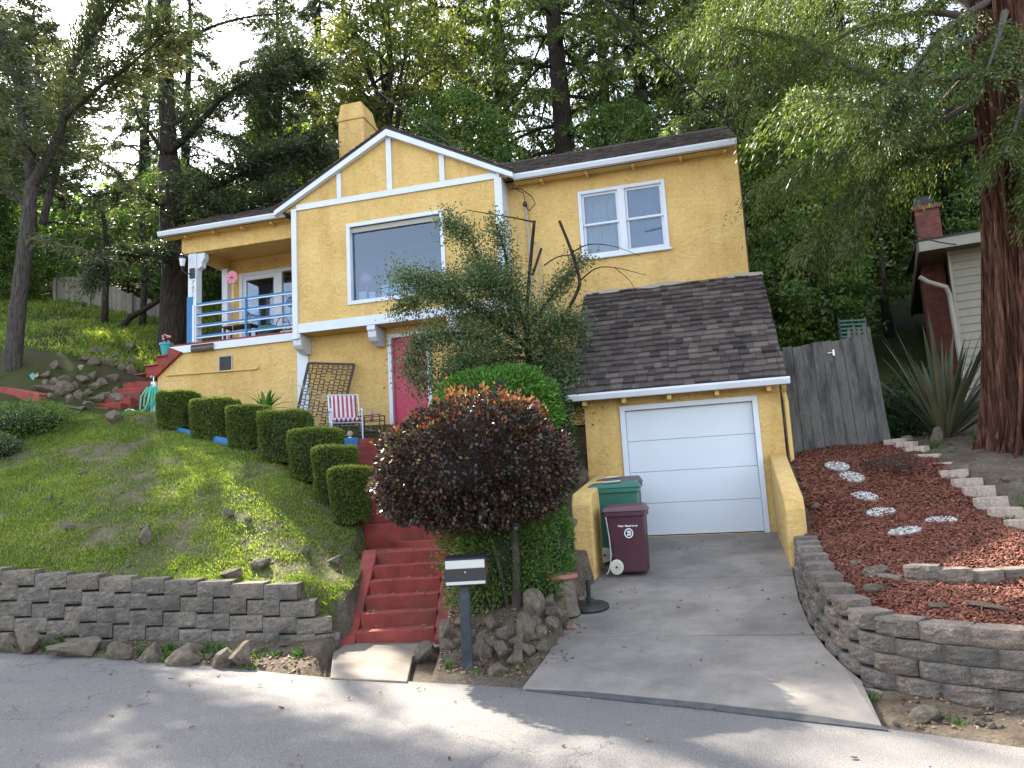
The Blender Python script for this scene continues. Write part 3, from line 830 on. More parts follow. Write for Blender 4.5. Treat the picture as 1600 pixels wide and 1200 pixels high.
# terracotta kerb far left
mb = MB()
q = [atY(-30, 601, 17.6), atY(20, 607, 17.4), atY(62, 616, 17.0)]
for a, b in zip(q, q[1:]):
    mb.hexa([(a.x, a.y, a.z-.3), (b.x, b.y, b.z-.3), (b.x, b.y+.5, b.z-.3), (a.x, a.y+.5, a.z-.3), (a.x, a.y, a.z), (b.x, b.y, b.z), (b.x, b.y+.5, b.z+.05), (a.x, a.y+.5, a.z+.05)])
tag(mb.build('low_step', M['redpaint'], bevel=.015), 'low red painted step at the far left above the ground cover', 'step')
# ================================================================== HOUSE
H = thing('yellow_house', 'two-storey yellow stucco cottage with white half-timber gable, big picture window and porch', 'house', OH, YAW)

def wallpanel(mb, u0, u1, z0, z1, v, holes=(), th=.16):
    """stucco wall in a plane of constant v, with rectangular openings"""
    hs = sorted(holes); u = u0
    for (a, b, c, d) in hs:
        if a > u: mb.box(u, a, v, v + th, z0, z1)
        if c > z0: mb.box(a, b, v, v + th, z0, c)
        if d < z1: mb.box(a, b, v, v + th, d, z1)
        u = b
    if u < u1: mb.box(u, u1, v, v + th, z0, z1)

PW = (-7.38, -5.17, 5.36, 7.1)       # picture window opening
BW = (-2.06, -.32, 5.85, 7.24)       # bedroom window opening
DR = (-6.66, -5.79, 2.5, 4.52)       # red door opening
mb = MB()
wallpanel(mb, -3.78, 1.28, 2.2, 7.78, 2.7, [BW])
mb.box(1.12, 1.28, 2.861, 9.6, 2.2, 7.78)                                 # right side
mb.box(-12.0, 1.28, 9.6, 9.76, 3, 7.7)                                    # back
mb.box(-12.0, -11.84, 4.46, 9.6, 3, 7.7)                                  # left side
mb.prism([(1.12, 2.7, 7.79), (1.12, 6.2, 9.7), (1.12, 9.7, 7.79)], (.16, 0, 0))
mb.prism([(-12.0, 2.7, 7.79), (-12.0, 6.2, 9.7), (-12.0, 9.7, 7.79)], (.16, 0, 0))
mb.build('wall', M['stucco'], H)
mb = MB()                                                                  # gabled bay
wallpanel(mb, -8.82, -3.79, 4.76, 7.72, 2.2, [PW])
mb.prism([(-9.05, 2.2, 7.72), (-3.6, 2.2, 7.72), (-6.34, 2.2, 9.2)], (0, .16, 0))
mb.box(-8.82, -8.66, 2.361, 2.7, 4.76, 7.9); mb.box(-3.95, -3.79, 2.361, 2.699, 4.76, 7.9)
mb.box(-8.66, -3.95, 2.361, 4.2, 4.76, 4.9)
mb.build('bay_wall', M['stucco'], H)
mb = MB()                                                                  # lower storey
wallpanel(mb, -8.9, -3.781, 1.4, 4.755, 2.7, [DR])
mb.build('lower_wall', M['stucco'], H)
mb = MB()
mb.prism([(-12.98, 2.7, 4.2), (-12.2, 2.7, 4.75), (-8.901, 2.7, 4.75), (-8.901, 2.7, 1.8), (-12.98, 2.7, 1.8)], (0, .16, 0))
mb.build('porch_wall', M['stucco'], H)
# porch back wall, with door and window openings
PD = (-11.62, -9.6, 4.95, 7.02)
mb = MB(); wallpanel(mb, -12.0, -8.83, 4.93, 7.6, 4.3, [PD])
mb.box(-8.82, -8.66, 2.86, 4.3, 4.93, 7.6)
mb.build('porch_back_wall', M['stucco'], H)
mb = MB(); mb.box(-12.25, -8.83, 2.62, 2.9, 7.24, 7.72); mb.box(-12.25, -12.0, 2.901, 4.3, 7.24, 7.72)
mb.build('porch_beam', M['stucco'], H, bevel=.02)
mb = MB(); mb.box(-12.0, -8.83, 2.901, 4.29, 7.5, 7.56); mb.build('porch_ceiling', M['yellowtrim'], H)
mb = MB(); mb.box(-12.55, -8.901, 2.66, 4.29, 4.9, 4.95); mb.build('porch_floor', M['redpaint'], H)
mb = MB(); mb.prism([(-12.6, 2.63, 4.9), (-12.18, 2.63, 4.72), (-8.83, 2.63, 4.72), (-8.83, 2.63, 4.9)], (0, .068, 0))
mb.build('porch_fascia', M['white'], H)
# stringer of the porch stair in red
mb = MB()
mb.prism([(-12.22, 2.6, 4.74), (-12.58, 2.6, 4.893), (-12.62, 2.6, 4.74), (-12.95, 2.6, 4.70), (-12.95, 2.6, 4.52), (-13.25, 2.6, 4.50), (-13.25, 2.6, 4.2), (-13.0, 2.6, 4.16)], (0, .098, 0))
for k in range(3): mb.box(-12.97 - .3*k, -12.6 - .3*k, 2.55, 4.0, 4.9 - .2*(k+1) - .03, 4.9 - .2*(k+1))
mb.build('porch_stair', M['redpaint'], H, bevel=.008)

# interiors behind the windows
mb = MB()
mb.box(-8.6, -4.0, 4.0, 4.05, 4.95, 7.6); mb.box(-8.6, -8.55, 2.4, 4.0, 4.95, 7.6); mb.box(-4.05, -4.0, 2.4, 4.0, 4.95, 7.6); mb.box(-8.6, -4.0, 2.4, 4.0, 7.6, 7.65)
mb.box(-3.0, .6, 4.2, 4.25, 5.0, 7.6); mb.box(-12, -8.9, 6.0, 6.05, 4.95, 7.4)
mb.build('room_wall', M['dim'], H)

def frame(mb, u0, u1, z0, z1, v, w, d, bottom=True):
    mb.box(u0, u0 + w, v, v + d, z0, z1); mb.box(u1 - w, u1, v, v + d, z0, z1)
    mb.box(u0 + w, u1 - w, v, v + d, z1 - w, z1)
    if bottom: mb.box(u0 + w, u1 - w, v, v + d, z0, z0 + w)

def part(mb, name, mat, parent, **k): return mb.build(name, M[mat], parent, **k)

# picture window
mb = MB(); frame(mb, PW[0] - .085, PW[1] + .085, PW[2] - .09, PW[3] + .09, 2.165, .09, .19)
pw = part(mb, 'picture_window', 'white', H, bevel=.006)
mb = MB(); mb.box(PW[0], PW[1], 2.29, 2.3, PW[2], PW[3]); part(mb, 'pane', 'glass', pw)
mb = MB(); mb.box(PW[0], PW[1], 2.24, 2.28, PW[3] - .12, PW[3] - .002); part(mb, 'blind_roll', 'conduit', pw)
mb = MB(); mb.tube([(-7.2, 2.62, 5.0), (-7.2, 2.62, 5.9)], .012, 6); mb.lathe((-7.2, 2.62, 5.85), [(.12, 0), (.15, .1), (.1, .22), (.03, .25)], 14)
floor_lamp = part(mb, 'table_lamp', 'pink', pw, smooth=True)
mb = MB(); mb.box(-6.85, -5.3, 2.6, 3.2, 5.0, 5.78); part(mb, 'sofa_back', 'lace', pw, bevel=.06)
mb = MB(); mb.box(-7.3, -7.12, 2.42, 2.44, 5.37, 5.62); mb.box(-7.05, -6.9, 2.42, 2.44, 5.37, 5.58); part(mb, 'picture_frame', 'lace', pw)

# bedroom window: two double-hung sashes
mb = MB(); u0, u1, z0, z1 = BW
frame(mb, u0 - .07, u1 + .07, z0 - .07, z1 + .07, 2.66, .075, .2); um = (u0 + u1) / 2
mb.box(um - .075, um + .075, 2.665, 2.8, z0, z1 - .002); mb.box(u0 - .11, u1 + .11, 2.62, 2.7, z0 - .11, z0 - .072)
bw = part(mb, 'bedroom_window', 'white', H, bevel=.005)
for k, (a, b) in enumerate(((u0 + .006, um - .078), (um + .078, u1 - .006))):
    mb = MB(); zm = (z0 + z1) / 2 - .02
    frame(mb, a, b, zm, z1 - .004, 2.72, .045, .035); frame(mb, a, b, z0 + .004, zm + .04, 2.76, .05, .035)
    part(mb, 'sash', 'white', bw)
    mb = MB(); mb.box(a + .045, b - .045, 2.735, 2.74, zm + .03, z1 - .05); mb.box(a + .05, b - .05, 2.775, 2.78, z0 + .05, zm); part(mb, 'pane', 'glass', bw)
    mb = MB()
    n = 24
    for i in range(n):
        x0 = a + (b - a) * i / n; x1 = a + (b - a) * (i + 1) / n; y = 2.9 + .02 * math.sin(i * 1.9) + .01 * (i % 2)
        mb.add([(x0, y, z0), (x1, 2.9 + .02 * math.sin((i+1) * 1.9) + .01 * ((i+1) % 2), z0), (x1, 2.9 + .02 * math.sin((i+1) * 1.9) + .01 * ((i+1) % 2), z1), (x0, y, z1)], [(0, 1, 2, 3)])
    part(mb, 'curtain', 'curtain' if k == 0 else 'skytint', bw)  # right one is added, its blue standing for reflected sky

# red door
mb = MB(); frame(mb, DR[0] - .085, DR[1] + .085, DR[2], DR[3] + .085, 2.66, .09, .2, False)
dr = part(mb, 'door_frame', 'white', H, bevel=.006)
mb = MB(); mb.box(DR[0] + .008, DR[1] - .008, 2.76, 2.81, DR[2], DR[3] - .008); door = part(mb, 'crimson_door', 'reddoor', H)
mb = MB(); mb.lathe((DR[1] - .08, 2.74, 3.5), [(.0, -.03), (.03, -.02), (.034, 0), (.03, .02), (0, .03)], 12); part(mb, 'door_knob', 'silver', door, smooth=True)
mb = MB(); mb.box(DR[0] - .1, DR[1] + .1, 2.5, 2.86, 2.36, 2.495); part(mb, 'door_sill', 'redpaint', H, bevel=.01)
# small basement window right of the door
a, zt_ = loc(727, 562, 2.7); b, zb_ = loc(752, 596, 2.7)
mb = MB(); frame(mb, a, b + .2, zb_, zt_, 2.645, .05, .05); sw = part(mb, 'small_window', 'white', H)
mb = MB(); mb.box(a + .05, b + .15, 2.66, 2.668, zb_ + .05, zt_ - .05); part(mb, 'pane', 'glass', sw)
mb = MB(); mb.box(a + .05, b + .15, 2.68, 2.69, zb_ + .05, zt_ - .05); part(mb, 'tinted_backing', 'skytint', sw)

# white half-timbering: each board a part
def board(u0, u1, z0, z1, v0=2.155, v1=2.199, name='timber_board'):
    part(MB().box(u0, u1, v0, v1, z0, z1), name, 'white', H, bevel=.005)
board(-8.73, -3.87, 7.70, 7.84)                      # tie beam
board(-8.73, -3.87, 4.75, 4.97, 2.15, 2.199)         # band
board(-8.86, -8.731, 4.62, 7.74, 2.14, 2.199, 'corner_board'); board(-3.869, -3.74, 4.62, 7.8, 2.14, 2.199, 'corner_board')
board(-7.67, -7.56, 7.841, 8.44); board(-6.41, -6.28, 7.841, 9.1); board(-5.13, -5.01, 7.841, 8.47)
part(MB().box(-3.738, -3.70, 2.14, 2.69, 4.76, 7.7), 'corner_board', 'white', H)
board(-9.06, -8.77, 2.2, 4.5, 2.655, 2.699, 'corner_board')
# corbels under the bay
for uc in (-8.78, -6.9, -5.0):
    mb = MB()
    prof = [(2.16, 4.76), (2.16, 4.66), (2.2, 4.62), (2.22, 4.5), (2.3, 4.42), (2.42, 4.38), (2.5, 4.34), (2.69, 4.34), (2.69, 4.745)]
    mb.prism([(uc - .11, v, z - .012) for v, z in prof], (.2, 0, 0)); part(mb, 'corbel', 'white', H, bevel=.006)

# porch posts, railing
mb = MB(); mb.box(-12.08, -11.84, 2.66, 2.88, 4.951, 7.24)
mb.prism([(-11.839, 2.68, 7.235), (-11.62, 2.68, 7.235), (-11.62, 2.68, 7.1), (-11.7, 2.68, 6.98), (-11.7, 2.68, 6.88), (-11.839, 2.68, 6.82)], (0, .18, 0))
post = part(mb, 'porch_post', 'white', H, bevel=.008)
part(MB().box(-12.1, -11.93, 2.645, 2.9, 4.952, 6.12), 'post_casing', 'blue', post, bevel=.005)
part(MB().box(-12.1, -11.93, 4.05, 4.25, 4.951, 7.24), 'porch_post', 'white', H, bevel=.006)
for zr in (5.9, 5.63, 5.36, 5.08):
    mb = MB(); mb.box(-11.929, -8.83, 2.68, 2.72, zr, zr + .045); rl = part(mb, 'railing', 'blue', H, bevel=.004)
    part(MB().box(-11.925, -8.835, 2.683, 2.717, zr - .03, zr - .002), 'rail_underside', 'white', rl)
part(MB().box(-10.46, -10.41, 2.65, 2.679, 4.96, 5.93), 'baluster', 'blue', H)
part(MB().box(-11.928, -11.87, 2.625, 2.68, 4.96, 5.9), 'baluster', 'white', H)

# porch door and windows
pdm = MB(); u0, u1, z0, z1 = PD
frame(pdm, u0 - .08, u1 + .06, z0, z1 + .08, 4.24, .09, .12, False)
pdm.box(-10.55, -10.42, 4.25, 4.4, z0, z1); pdm.box(u0 + .01, -10.55, 4.27, 4.36, 4.952, 5.3); pdm.box(-10.42, u1 - .02, 4.27, 4.36, 4.952, 5.6)
pdm.box(-10.67, -10.55, 4.27, 4.36, 5.3, z1); pdm.box(u0 + .01, u0 + .12, 4.27, 4.36, 5.3, z1); pdm.box(u0+.12, -10.67, 4.27, 4.36, z1 - .12, z1)
pdo = part(pdm, 'porch_door', 'white', H)
part(MB().box(u0 + .12, -10.67, 4.3, 4.305, 5.3, z1 - .12), 'pane', 'glass', pdo)
part(MB().box(-10.42, u1 - .02, 4.3, 4.305, 5.6, z1), 'pane', 'glass', pdo)
mb = MB(); mb.prism([(u0 + .12, 4.4, 5.3), (-11.15, 4.4, 5.3), (-11.15, 4.4, 6.1), (-11.25, 4.4, 6.25), (-11.4, 4.4, 6.2), (u0 + .12, 4.4, 6.35)], (0, .01, 0))
mb.prism([(-10.67, 4.4, 5.3), (-10.67, 4.4, 6.2), (-10.8, 4.4, 6.15), (-10.9, 4.4, 6.0), (-10.85, 4.4, 5.6), (-10.95, 4.4, 5.3)], (0, .01, 0))
mb.box(-10.4, -9.7, 4.4, 4.41, 5.62, 6.3)
part(mb, 'lace_curtain', 'lace', pdo)

# vent, pipe
mb = MB(); frame(mb, -11.22, -10.83, 4.15, 4.55, 2.68, .03, .03); vt = part(mb, 'crawl_vent', 'conduit', H)
mb = MB()
for k in range(12): mb.box(-11.19 + .029*k, -11.18 + .029*k, 2.69, 2.698, 4.18, 4.52); mb.box(-11.19, -10.86, 2.688, 2.692, 4.18 + .028*k, 4.19 + .028*k)
part(mb, 'mesh_screen', 'metal_black', vt)
part(MB().box(-11.19, -10.86, 2.695, 2.699, 4.18, 4.52), 'vent_backing', 'trimwood', vt)
mb = MB(); mb.tube([(-12.7, 2.66, 4.2), (-10.2, 2.66, 4.13), (-10.12, 2.66, 4.14), (-10.1, 2.66, 4.2)], .018, 8); part(mb, 'water_pipe', 'yellowtrim', H)
# electrical mast and drop wires on the main wall
mb = MB(); mb.tube([(-3.3, 2.6, 7.2), (-3.28, 2.62, 6.9), (-3.25, 2.62, 3.0)], .025, 8); mb.tube([(-3.25, 2.64, 6.3), (-3.1, 2.64, 6.3), (-3.05, 2.64, 5.0)], .014, 6)
part(mb, 'service_conduit', 'conduit', H)
mb = MB(); mb.tube([(-3.6, 2.5, 7.55), (-3.35, 2.45, 7.5), (-3.12, 2.5, 7.3), (-3.05, 2.5, 7.12), (-3.2, 2.55, 7.0), (-3.3, 2.58, 7.15)], .012, 6)
mb.tube([(-3.55, 2.5, 7.58), (-3.3, 2.5, 7.4), (-3.28, 2.55, 7.2)], .01, 6); mb.lathe((-3.3, 2.58, 7.12), [(.02, 0), (.05, .02), (.05, .09), (.02, .12)], 10)
part(mb, 'service_wires', 'metal_black', H)
# corner strip at the right end
part(MB().box(1.281, 1.31, 2.72, 9.5, 4.6, 7.7), 'corner_strip', 'trimwood', H)

# -------- roofs
def shakes(mb, o, U, S, W, L, row, wmin, wmax, th, r, keep=None):
    """rows of wooden shakes: o corner at the eave, U along it, S up the slope"""
    o = Vector(o); U = Vector(U).normalized(); S = Vector(S).normalized(); Nn = U.cross(S).normalized()
    if Nn.z < 0: Nn = -Nn
    k = 0; y = 0
    while y < L - .02:
        x = -r.uniform(0, wmax)
        sag = [mnoise.noise(Vector((k * 7.1, i * .6, 4))) * .012 for i in range(60)]
        while x < W:
            w = r.uniform(wmin, wmax); a, b = max(x, 0), min(x + w - r.uniform(.002, .008), W)
            if b - a > .02 and (keep is None or keep((a+b)/2, y)):
                j = r.uniform(-.014, .014) + sag[min(59, int(max(x,0) * 2))]; t = th * r.uniform(.7, 1.4); h = r.uniform(-.004, .01)
                y0, y1 = y + j, min(y + row * 1.25, L)
                p = [o + U*a + S*y0 + Nn*h, o + U*b + S*y0 + Nn*h, o + U*b + S*y1 + Nn*(-.004), o + U*a + S*y1 + Nn*(-.004),
                     o + U*a + S*y0 + Nn*(h+t), o + U*b + S*y0 + Nn*(h+t+r.uniform(-.003,.003)), o + U*b + S*y1 + Nn*.006, o + U*a + S*y1 + Nn*.006]
                mb.hexa(p)
            x += w
        y += row; k += 1

r4 = random.Random(4)
SL = Vector((0, 3.85, 2.03)); LS = SL.length
mb = MB(); mb.hexa([(-12.65, 2.33, 7.66), (1.3, 2.33, 7.66), (1.3, 6.2, 9.70), (-12.65, 6.2, 9.70), (-12.65, 2.33, 7.76), (1.3, 2.33, 7.76), (1.3, 6.2, 9.80), (-12.65, 6.2, 9.80)])
mb.hexa([(-12.65, 6.2, 9.70), (1.3, 6.2, 9.70), (1.3, 10.1, 7.66), (-12.65, 10.1, 7.66), (-12.65, 6.2, 9.80), (1.3, 6.2, 9.80), (1.3, 10.1, 7.76), (-12.65, 10.1, 7.76)])
mb.box(-12.65, 1.3, 6.1, 6.3, 9.8, 9.84)
shakes(mb, (-12.68, 2.3, 7.77), (1, 0, 0), SL, 14.0, LS, .15, .09, .22, .028, r4)
roof = part(mb, 'main_roof', 'shingle', H)
mb = MB()   # gable roof over the bay
for sgn in (-1, 1):
    U0 = -6.34; du = 2.92 * sgn
    A, B = (U0, 9.27), (U0 + du, 7.74)
    mb.prism([(A[0], 2.08, A[1]), (B[0], 2.08, B[1]), (B[0], 2.08, B[1] + .07), (A[0], 2.08, A[1] + .07)], (0, 3.4, 0))
    o_ = (B[0], 2.05 if sgn > 0 else 5.4, B[1] + .075); S_ = (-du, 0, 1.53)
    shakes(mb, o_, (0, 1 if sgn > 0 else -1, 0), S_, 3.35, math.hypot(2.92, 1.53), .15, .09, .22, .028, r4)
part(mb, 'gable_roof', 'shingle', H)
for sgn in (-1, 1):
    U0 = -6.34; du = 2.92 * sgn
    mb = MB(); mb.prism([(U0, 2.05, 9.265), (U0 + du, 2.05, 7.735), (U0 + du, 2.05, 7.60 + .02), (U0, 2.05, 9.11)], (0, .13, 0))
    part(mb, 'rake_board', 'white', H, bevel=.005)
# gutters: open troughs
def gutter(u0, u1, v, z, parent, mat='white'):
    mb = MB(); prof = [(v, z - .11), (v + .1, z - .11), (v + .1, z), (v + .09, z), (v + .09, z - .1), (v + .012, z - .1), (v - .02, z - .03), (v - .02, z), (v - .035, z), (v - .035, z - .035)]
    mb.prism([(u0, a, b) for a, b in prof], (u1 - u0, 0, 0)); return part(mb, 'gutter', mat, parent)
gutter(-3.45, 1.27, 2.22, 7.75, H); gutter(-12.62, -9.12, 2.22, 7.75, H)
for a in (-2.9, -1.9, -.9, .1, 1.0, -12.0, -11.2, -10.4, -9.6): part(MB().box(a, a + .06, 2.4, 2.66, 7.58, 7.65), 'rafter_tail', 'yellowtrim', H)
for a, b in ((-12.6, -9.1), (-3.5, 1.27)): part(MB().box(a, b, 2.4, 2.62, 7.645, 7.658), 'eave_board', 'yellowtrim', H)
# chimney
mb = MB(); mb.box(-9.25, -8.47, 5.4, 6.3, 8.2, 11.55); mb.box(-9.28, -8.44, 5.37, 6.33, 11.55, 11.66)
mb.hexa([(-9.25,5.4,11.661),(-8.47,5.4,11.661),(-8.47,6.3,11.661),(-9.25,6.3,11.661),(-9.2,5.46,12.1),(-8.56,5.46,12.1),(-8.56,6.24,12.1),(-9.2,6.24,12.1)])
ch = part(mb, 'chimney', 'stucco', H, bevel=.02)
mb = MB(); mb.tube([(-8.3, 5.35, 9.6), (-8.25, 5.3, 10.2)], .01, 6); part(mb, 'vent_rod', 'metal_black', ch)

# ================================================================== GARAGE
G = thing('garage', 'yellow stucco garage with steep brown shake roof and plain white door', 'garage', OH, YAW)
GD = (-1.17, .98, 0.0, 2.17)
mb = MB(); wallpanel(mb, -1.86, 1.42, -.6, 2.46, 0, [GD], .18)
mb.box(1.24, 1.42, .181, 2.69, -.6, 2.5); mb.box(-1.86, -1.68, .181, 2.69, -.6, 2.5)
for a in (1.24, -1.86): mb.prism([(a, .0, 2.501), (a, 2.69, 2.501), (a, 2.69, 4.75)], (.18, 0, 0))
part(mb, 'garage_wall', 'stucco', G)
mb = MB(); frame(mb, GD[0] - .07, GD[1] + .07, -.02, GD[3] + .07, -.035, .085, .2, False); part(mb, 'door_frame', 'white', G, bevel=.005)
mb = MB()
n = 4; hh = (GD[3] - .03) / n
for k in range(n): mb.box(GD[0] + .017, GD[1] - .017, .07, .11, .012 + hh*k + .0025, .012 + hh*(k+1) - .0025)
gd = part(mb, 'garage_door', 'gdoor', G, bevel=.006)
part(MB().box(GD[0] + .02, GD[1] - .02, .09, .1, .012, 2.1), 'door_core', 'conduit', gd)
part(MB().box(GD[0] + .017, GD[1] - .017, .075, .11, -.01, .011), 'door_seal', 'rubber', gd)
mb = MB(); S_ = Vector((0, 3.05, 2.55)); LG = S_.length
mb.hexa([(-2.08, -.34, 2.36), (1.52, -.34, 2.36), (1.52, 2.68, 4.88), (-2.14, 2.68, 4.88), (-2.08, -.34, 2.44), (1.52, -.34, 2.44), (1.52, 2.68, 4.97), (-2.14, 2.68, 4.97)])
shakes(mb, (-2.08, -.37, 2.455), (1, 0, 0), S_, 3.6, LG, .2, .1, .26, .05, r4)
part(mb, 'shake_roof', 'shingle', G)
mb = MB()
P_prev = None
for i in range(19):
    u = -2.1 + 3.64 * i / 18; z = 4.985 + .02 * math.sin(i * .9) - .012 * math.cos(i * .5)
    if P_prev: mb.hexa([(P_prev[0], 2.54, P_prev[1] - .07), (u, 2.54, z - .07), (u, 2.69, z), (P_prev[0], 2.69, P_prev[1]), (P_prev[0], 2.54, P_prev[1] - .055), (u, 2.54, z - .055), (u, 2.69, z + .05), (P_prev[0], 2.69, P_prev[1] + .05)])
    P_prev = (u, z)
part(mb, 'flashing', 'cream', G)
gutter(-2.1, 1.56, -.42, 2.46, G)
for a in (-1.84, -1.16, -.4, .38, 1.2): part(MB().box(a, a + .07, -.3, -.001, 2.27, 2.35), 'rafter_tail', 'yellowtrim', G)
mb = MB(); mb.tube([(1.47, -.3, 2.34), (1.47, -.12, 2.25), (1.5, -.06, 2.1), (1.5, -.06, 1.0), (1.56, -.25, .95)], .035, 8); part(mb, 'downspout', 'yellowtrim', G)

# side walls of the drive
def capwall(label, u0, u1, v0, v1, z0b, z0f, zbot):
    o = thing('low_wall', label, 'low wall', OH, YAW)
    mb = MB(); pr = [(v1, z0b), (v1, zbot), (v0, zbot), (v0, z0f - .16), (v0 + .1, z0f)]
    mb.prism([(u0, v, z) for v, z in pr], (u1 - u0, 0, 0)); part(mb, 'wall_body', 'stucco', o, bevel=.03); return o
ur, zr_ = loc(1210, 708, -.05); ub, zb2 = loc(1240, 770, -2.2)
WR = capwall('yellow stucco wall sloping down from the garage along the red mulch bed', 1.15, 1.41, -2.2, -.04, 1.26, .6, -1.2)
ub3, zb3 = loc(907, 768, -2.6)
WL_ = capwall('yellow stucco wall sloping down from the garage behind the wheeled bins', -1.71, -1.42, -2.6, -.04, 1.1, .79, -1.3)
# ================================================================== PROPS
def P4(name, label, cat, at, rz=0, group=None): return thing(name, label, cat, at, rz, group)

# ---- wheeled bins
def wheelie_bin(name, label, at, rz, body, lid, h, logo=False, tilt=0, lw=.62):
    o = P4(name, label, 'bin', at, rz)
    mb = MB(); hb = h - .13
    bw, tw, d0, d1 = .20, .27, .24, .29     # half widths bottom/top across, half depths
    mb.hexa([(-bw-.02, -d0, .02), (bw+.06, -d0, .02), (bw+.06, d0, .02), (-bw-.02, d0, .02), (-tw-.03, -d1, hb), (tw, -d1, hb), (tw, d1, hb), (-tw-.03, d1, hb)])
    bd = part(mb, 'bin_body', body, o, bevel=.02)
    part(MB().box(-tw-.055, tw+.025, -d1-.025, d1+.025, hb - .07, hb + .0), 'rim', body, o, bevel=.012)
    mb = MB(); t = tw + .05
    mb.hexa([(-t-.04, -d1-.035, hb+.002), (t, -d1-.035, hb+.002), (t, d1+.035, hb+.002), (-t-.04, d1+.035, hb+.002), (-t-.02, -d1+.02, hb+.06), (t-.06, -d1+.02, hb+.075+tilt), (t-.06, d1-.02, hb+.11+tilt), (-t-.02, d1-.02, hb+.10)])
    ld = part(mb, 'lid', lid, o, bevel=.018)
    part(MB().tube([(-t-.06, -d1+.02, hb-.01), (-t-.06, d1-.02, hb-.01)], .016, 10), 'handle', body, o)
    for y in (-d0-.03, d0-.02):
        mb = MB(); xw = -bw + .01
        prof = [(0, 0), (.085, 0), (.105, .006), (.105, .044), (.085, .05), (0, .05)]
        vs = MB(); vs.M = Matrix.Translation((xw, y - .0, .108)) @ Matrix.Rotation(R(90), 4, 'X'); vs.lathe((0, 0, -.02), prof, 24)
        wh = part(vs, 'wheel', 'wheel', o, bevel=.003)
        mb = MB(); mb.M = Matrix.Translation((xw, y - .034, .108)) @ Matrix.Rotation(R(90), 4, 'X')
        mb.lathe((0, 0, -.012), [(0, 0), (.016, 0), (.016, .014), (0, .014)], 12); part(mb, 'hub', 'rubber', wh)
        for a in range(8):
            ca, sa = math.cos(a*math.pi/4), math.sin(a*math.pi/4)
            if y < 0: part(MB().bar((xw + ca*.02, y - .032, .108 + sa*.02), (xw + ca*.08, y - .032, .108 + sa*.08), .005, .004), 'spoke', 'conduit', wh)
    return o, hb, d1

def text_mesh(name, txt, size, mat, parent, at, rot, font_shear=0, extrude=.001, align='CENTER', bold=.0):
    cu = bpy.data.curves.new(name, 'FONT'); cu.body = txt; cu.size = size; cu.extrude = extrude; cu.align_x = align; cu.shear = font_shear; cu.offset = bold
    to = bpy.data.objects.new(name + '_src', cu); C.objects.link(to)
    bpy.context.view_layer.update()
    me = bpy.data.meshes.new_from_object(to.evaluated_get(bpy.context.evaluated_depsgraph_get()))
    bpy.data.objects.remove(to); me.name = name
    me.materials.clear(); me.materials.append(M[mat])
    o = bpy.data.objects.new(name, me); C.objects.link(o); o.parent = parent
    o.location = at; o.rotation_euler = rot
    return o

pb = at_drive(972, 900)
p1 = l2w(-1.0, w2l(pb.x, pb.y)[1] + .27, 0); 
def on_drive(u, v): p = l2w(u, v, 0); return Vector((p.x, p.y, drivez(p.x, p.y)))
vb = w2l(pb.x, pb.y)[1] + .27; ub_ = w2l(pb.x, pb.y)[0]
b1, hb, d1 = wheelie_bin('wheeled_bin', 'maroon wheeled bin with white lettering and cream wheel in front of the garage door', on_drive(ub_ + .12, vb - .1), YAW, 'maroon', 'maroonlid', 1.0)
b1.scale = (.9, .95, .98)
text_mesh('lettering', 'Waste Management', .037, 'strap', b1, (.02, -.284, .66), (R(86), 0, 0), bold=.0012)
mb = MB(); mb.M = Matrix.Translation((.03, -.281, .57)) @ Matrix.Rotation(R(86), 4, 'X')
ro, ri, nn = .068, .054, 32
vs = [(r * math.cos(2*math.pi*k/nn), r * math.sin(2*math.pi*k/nn), z) for z in (0, .003) for r in (ri, ro) for k in range(nn)]
fs = []
for k in range(nn):
    k2 = (k+1) % nn
    fs += [(2*nn+k, 3*nn+k, 3*nn+k2, 2*nn+k2), (nn+k, nn+k2, 3*nn+k2, 3*nn+k), (k2, k, 2*nn+k, 2*nn+k2)]
mb.add(vs, fs)
for k, sg in ((0, 1), (1, -1)):
    for j in range(3):
        x0 = -.034 + .02 * j
        mb.prism([(x0, sg*.034, 0), (x0 + .016, sg*.034, 0), (x0 + .034, sg*.004, 0), (x0 + .018, sg*.004, 0)], (0, 0, .003))
part(mb, 'round_emblem', 'strap', b1)
mb = MB(); mb.tube([(-.32, -.29, .86), (-.3, -.31, .8), (-.27, -.30, .5), (-.26, -.31, .3), (-.28, -.32, .15), (-.31, -.33, .06), (-.34, -.33, .02)], .009, 6); part(mb, 'rope', 'rope', b1)
b2, hb2, _ = wheelie_bin('wheeled_bin', 'green lidded wheeled bin standing between the maroon bin and the garage', on_drive(ub_ - .1, vb + .62), YAW + R(3), 'green', 'green', 1.2)
b2.scale = (1.16, 1.1, 1)
mb = MB(); mb.hexa([(-.16, -.22, hb2+.088), (.06, -.22, hb2+.1), (.06, -.02, hb2+.118), (-.16, -.02, hb2+.106), (-.16, -.22, hb2+.092), (.06, -.22, hb2+.104), (.06, -.02, hb2+.122), (-.16, -.02, hb2+.11)]); part(mb, 'sticker', 'paper', b2)
b3, hb3, _ = wheelie_bin('wheeled_bin', 'dark grey bin with white label on its lid, rearmost beside the garage door', on_drive(ub_ - .12, vb + 1.3), YAW - R(4), 'metal_black', 'greylid', 1.18)
mb = MB(); mb.hexa([(-.2, -.2, hb3+.086), (.0, -.2, hb3+.095), (.0, .0, hb3+.112), (-.2, .0, hb3+.103), (-.2, -.2, hb3+.09), (.0, -.2, hb3+.099), (.0, .0, hb3+.116), (-.2, .0, hb3+.107)]); part(mb, 'label', 'strap', b3)

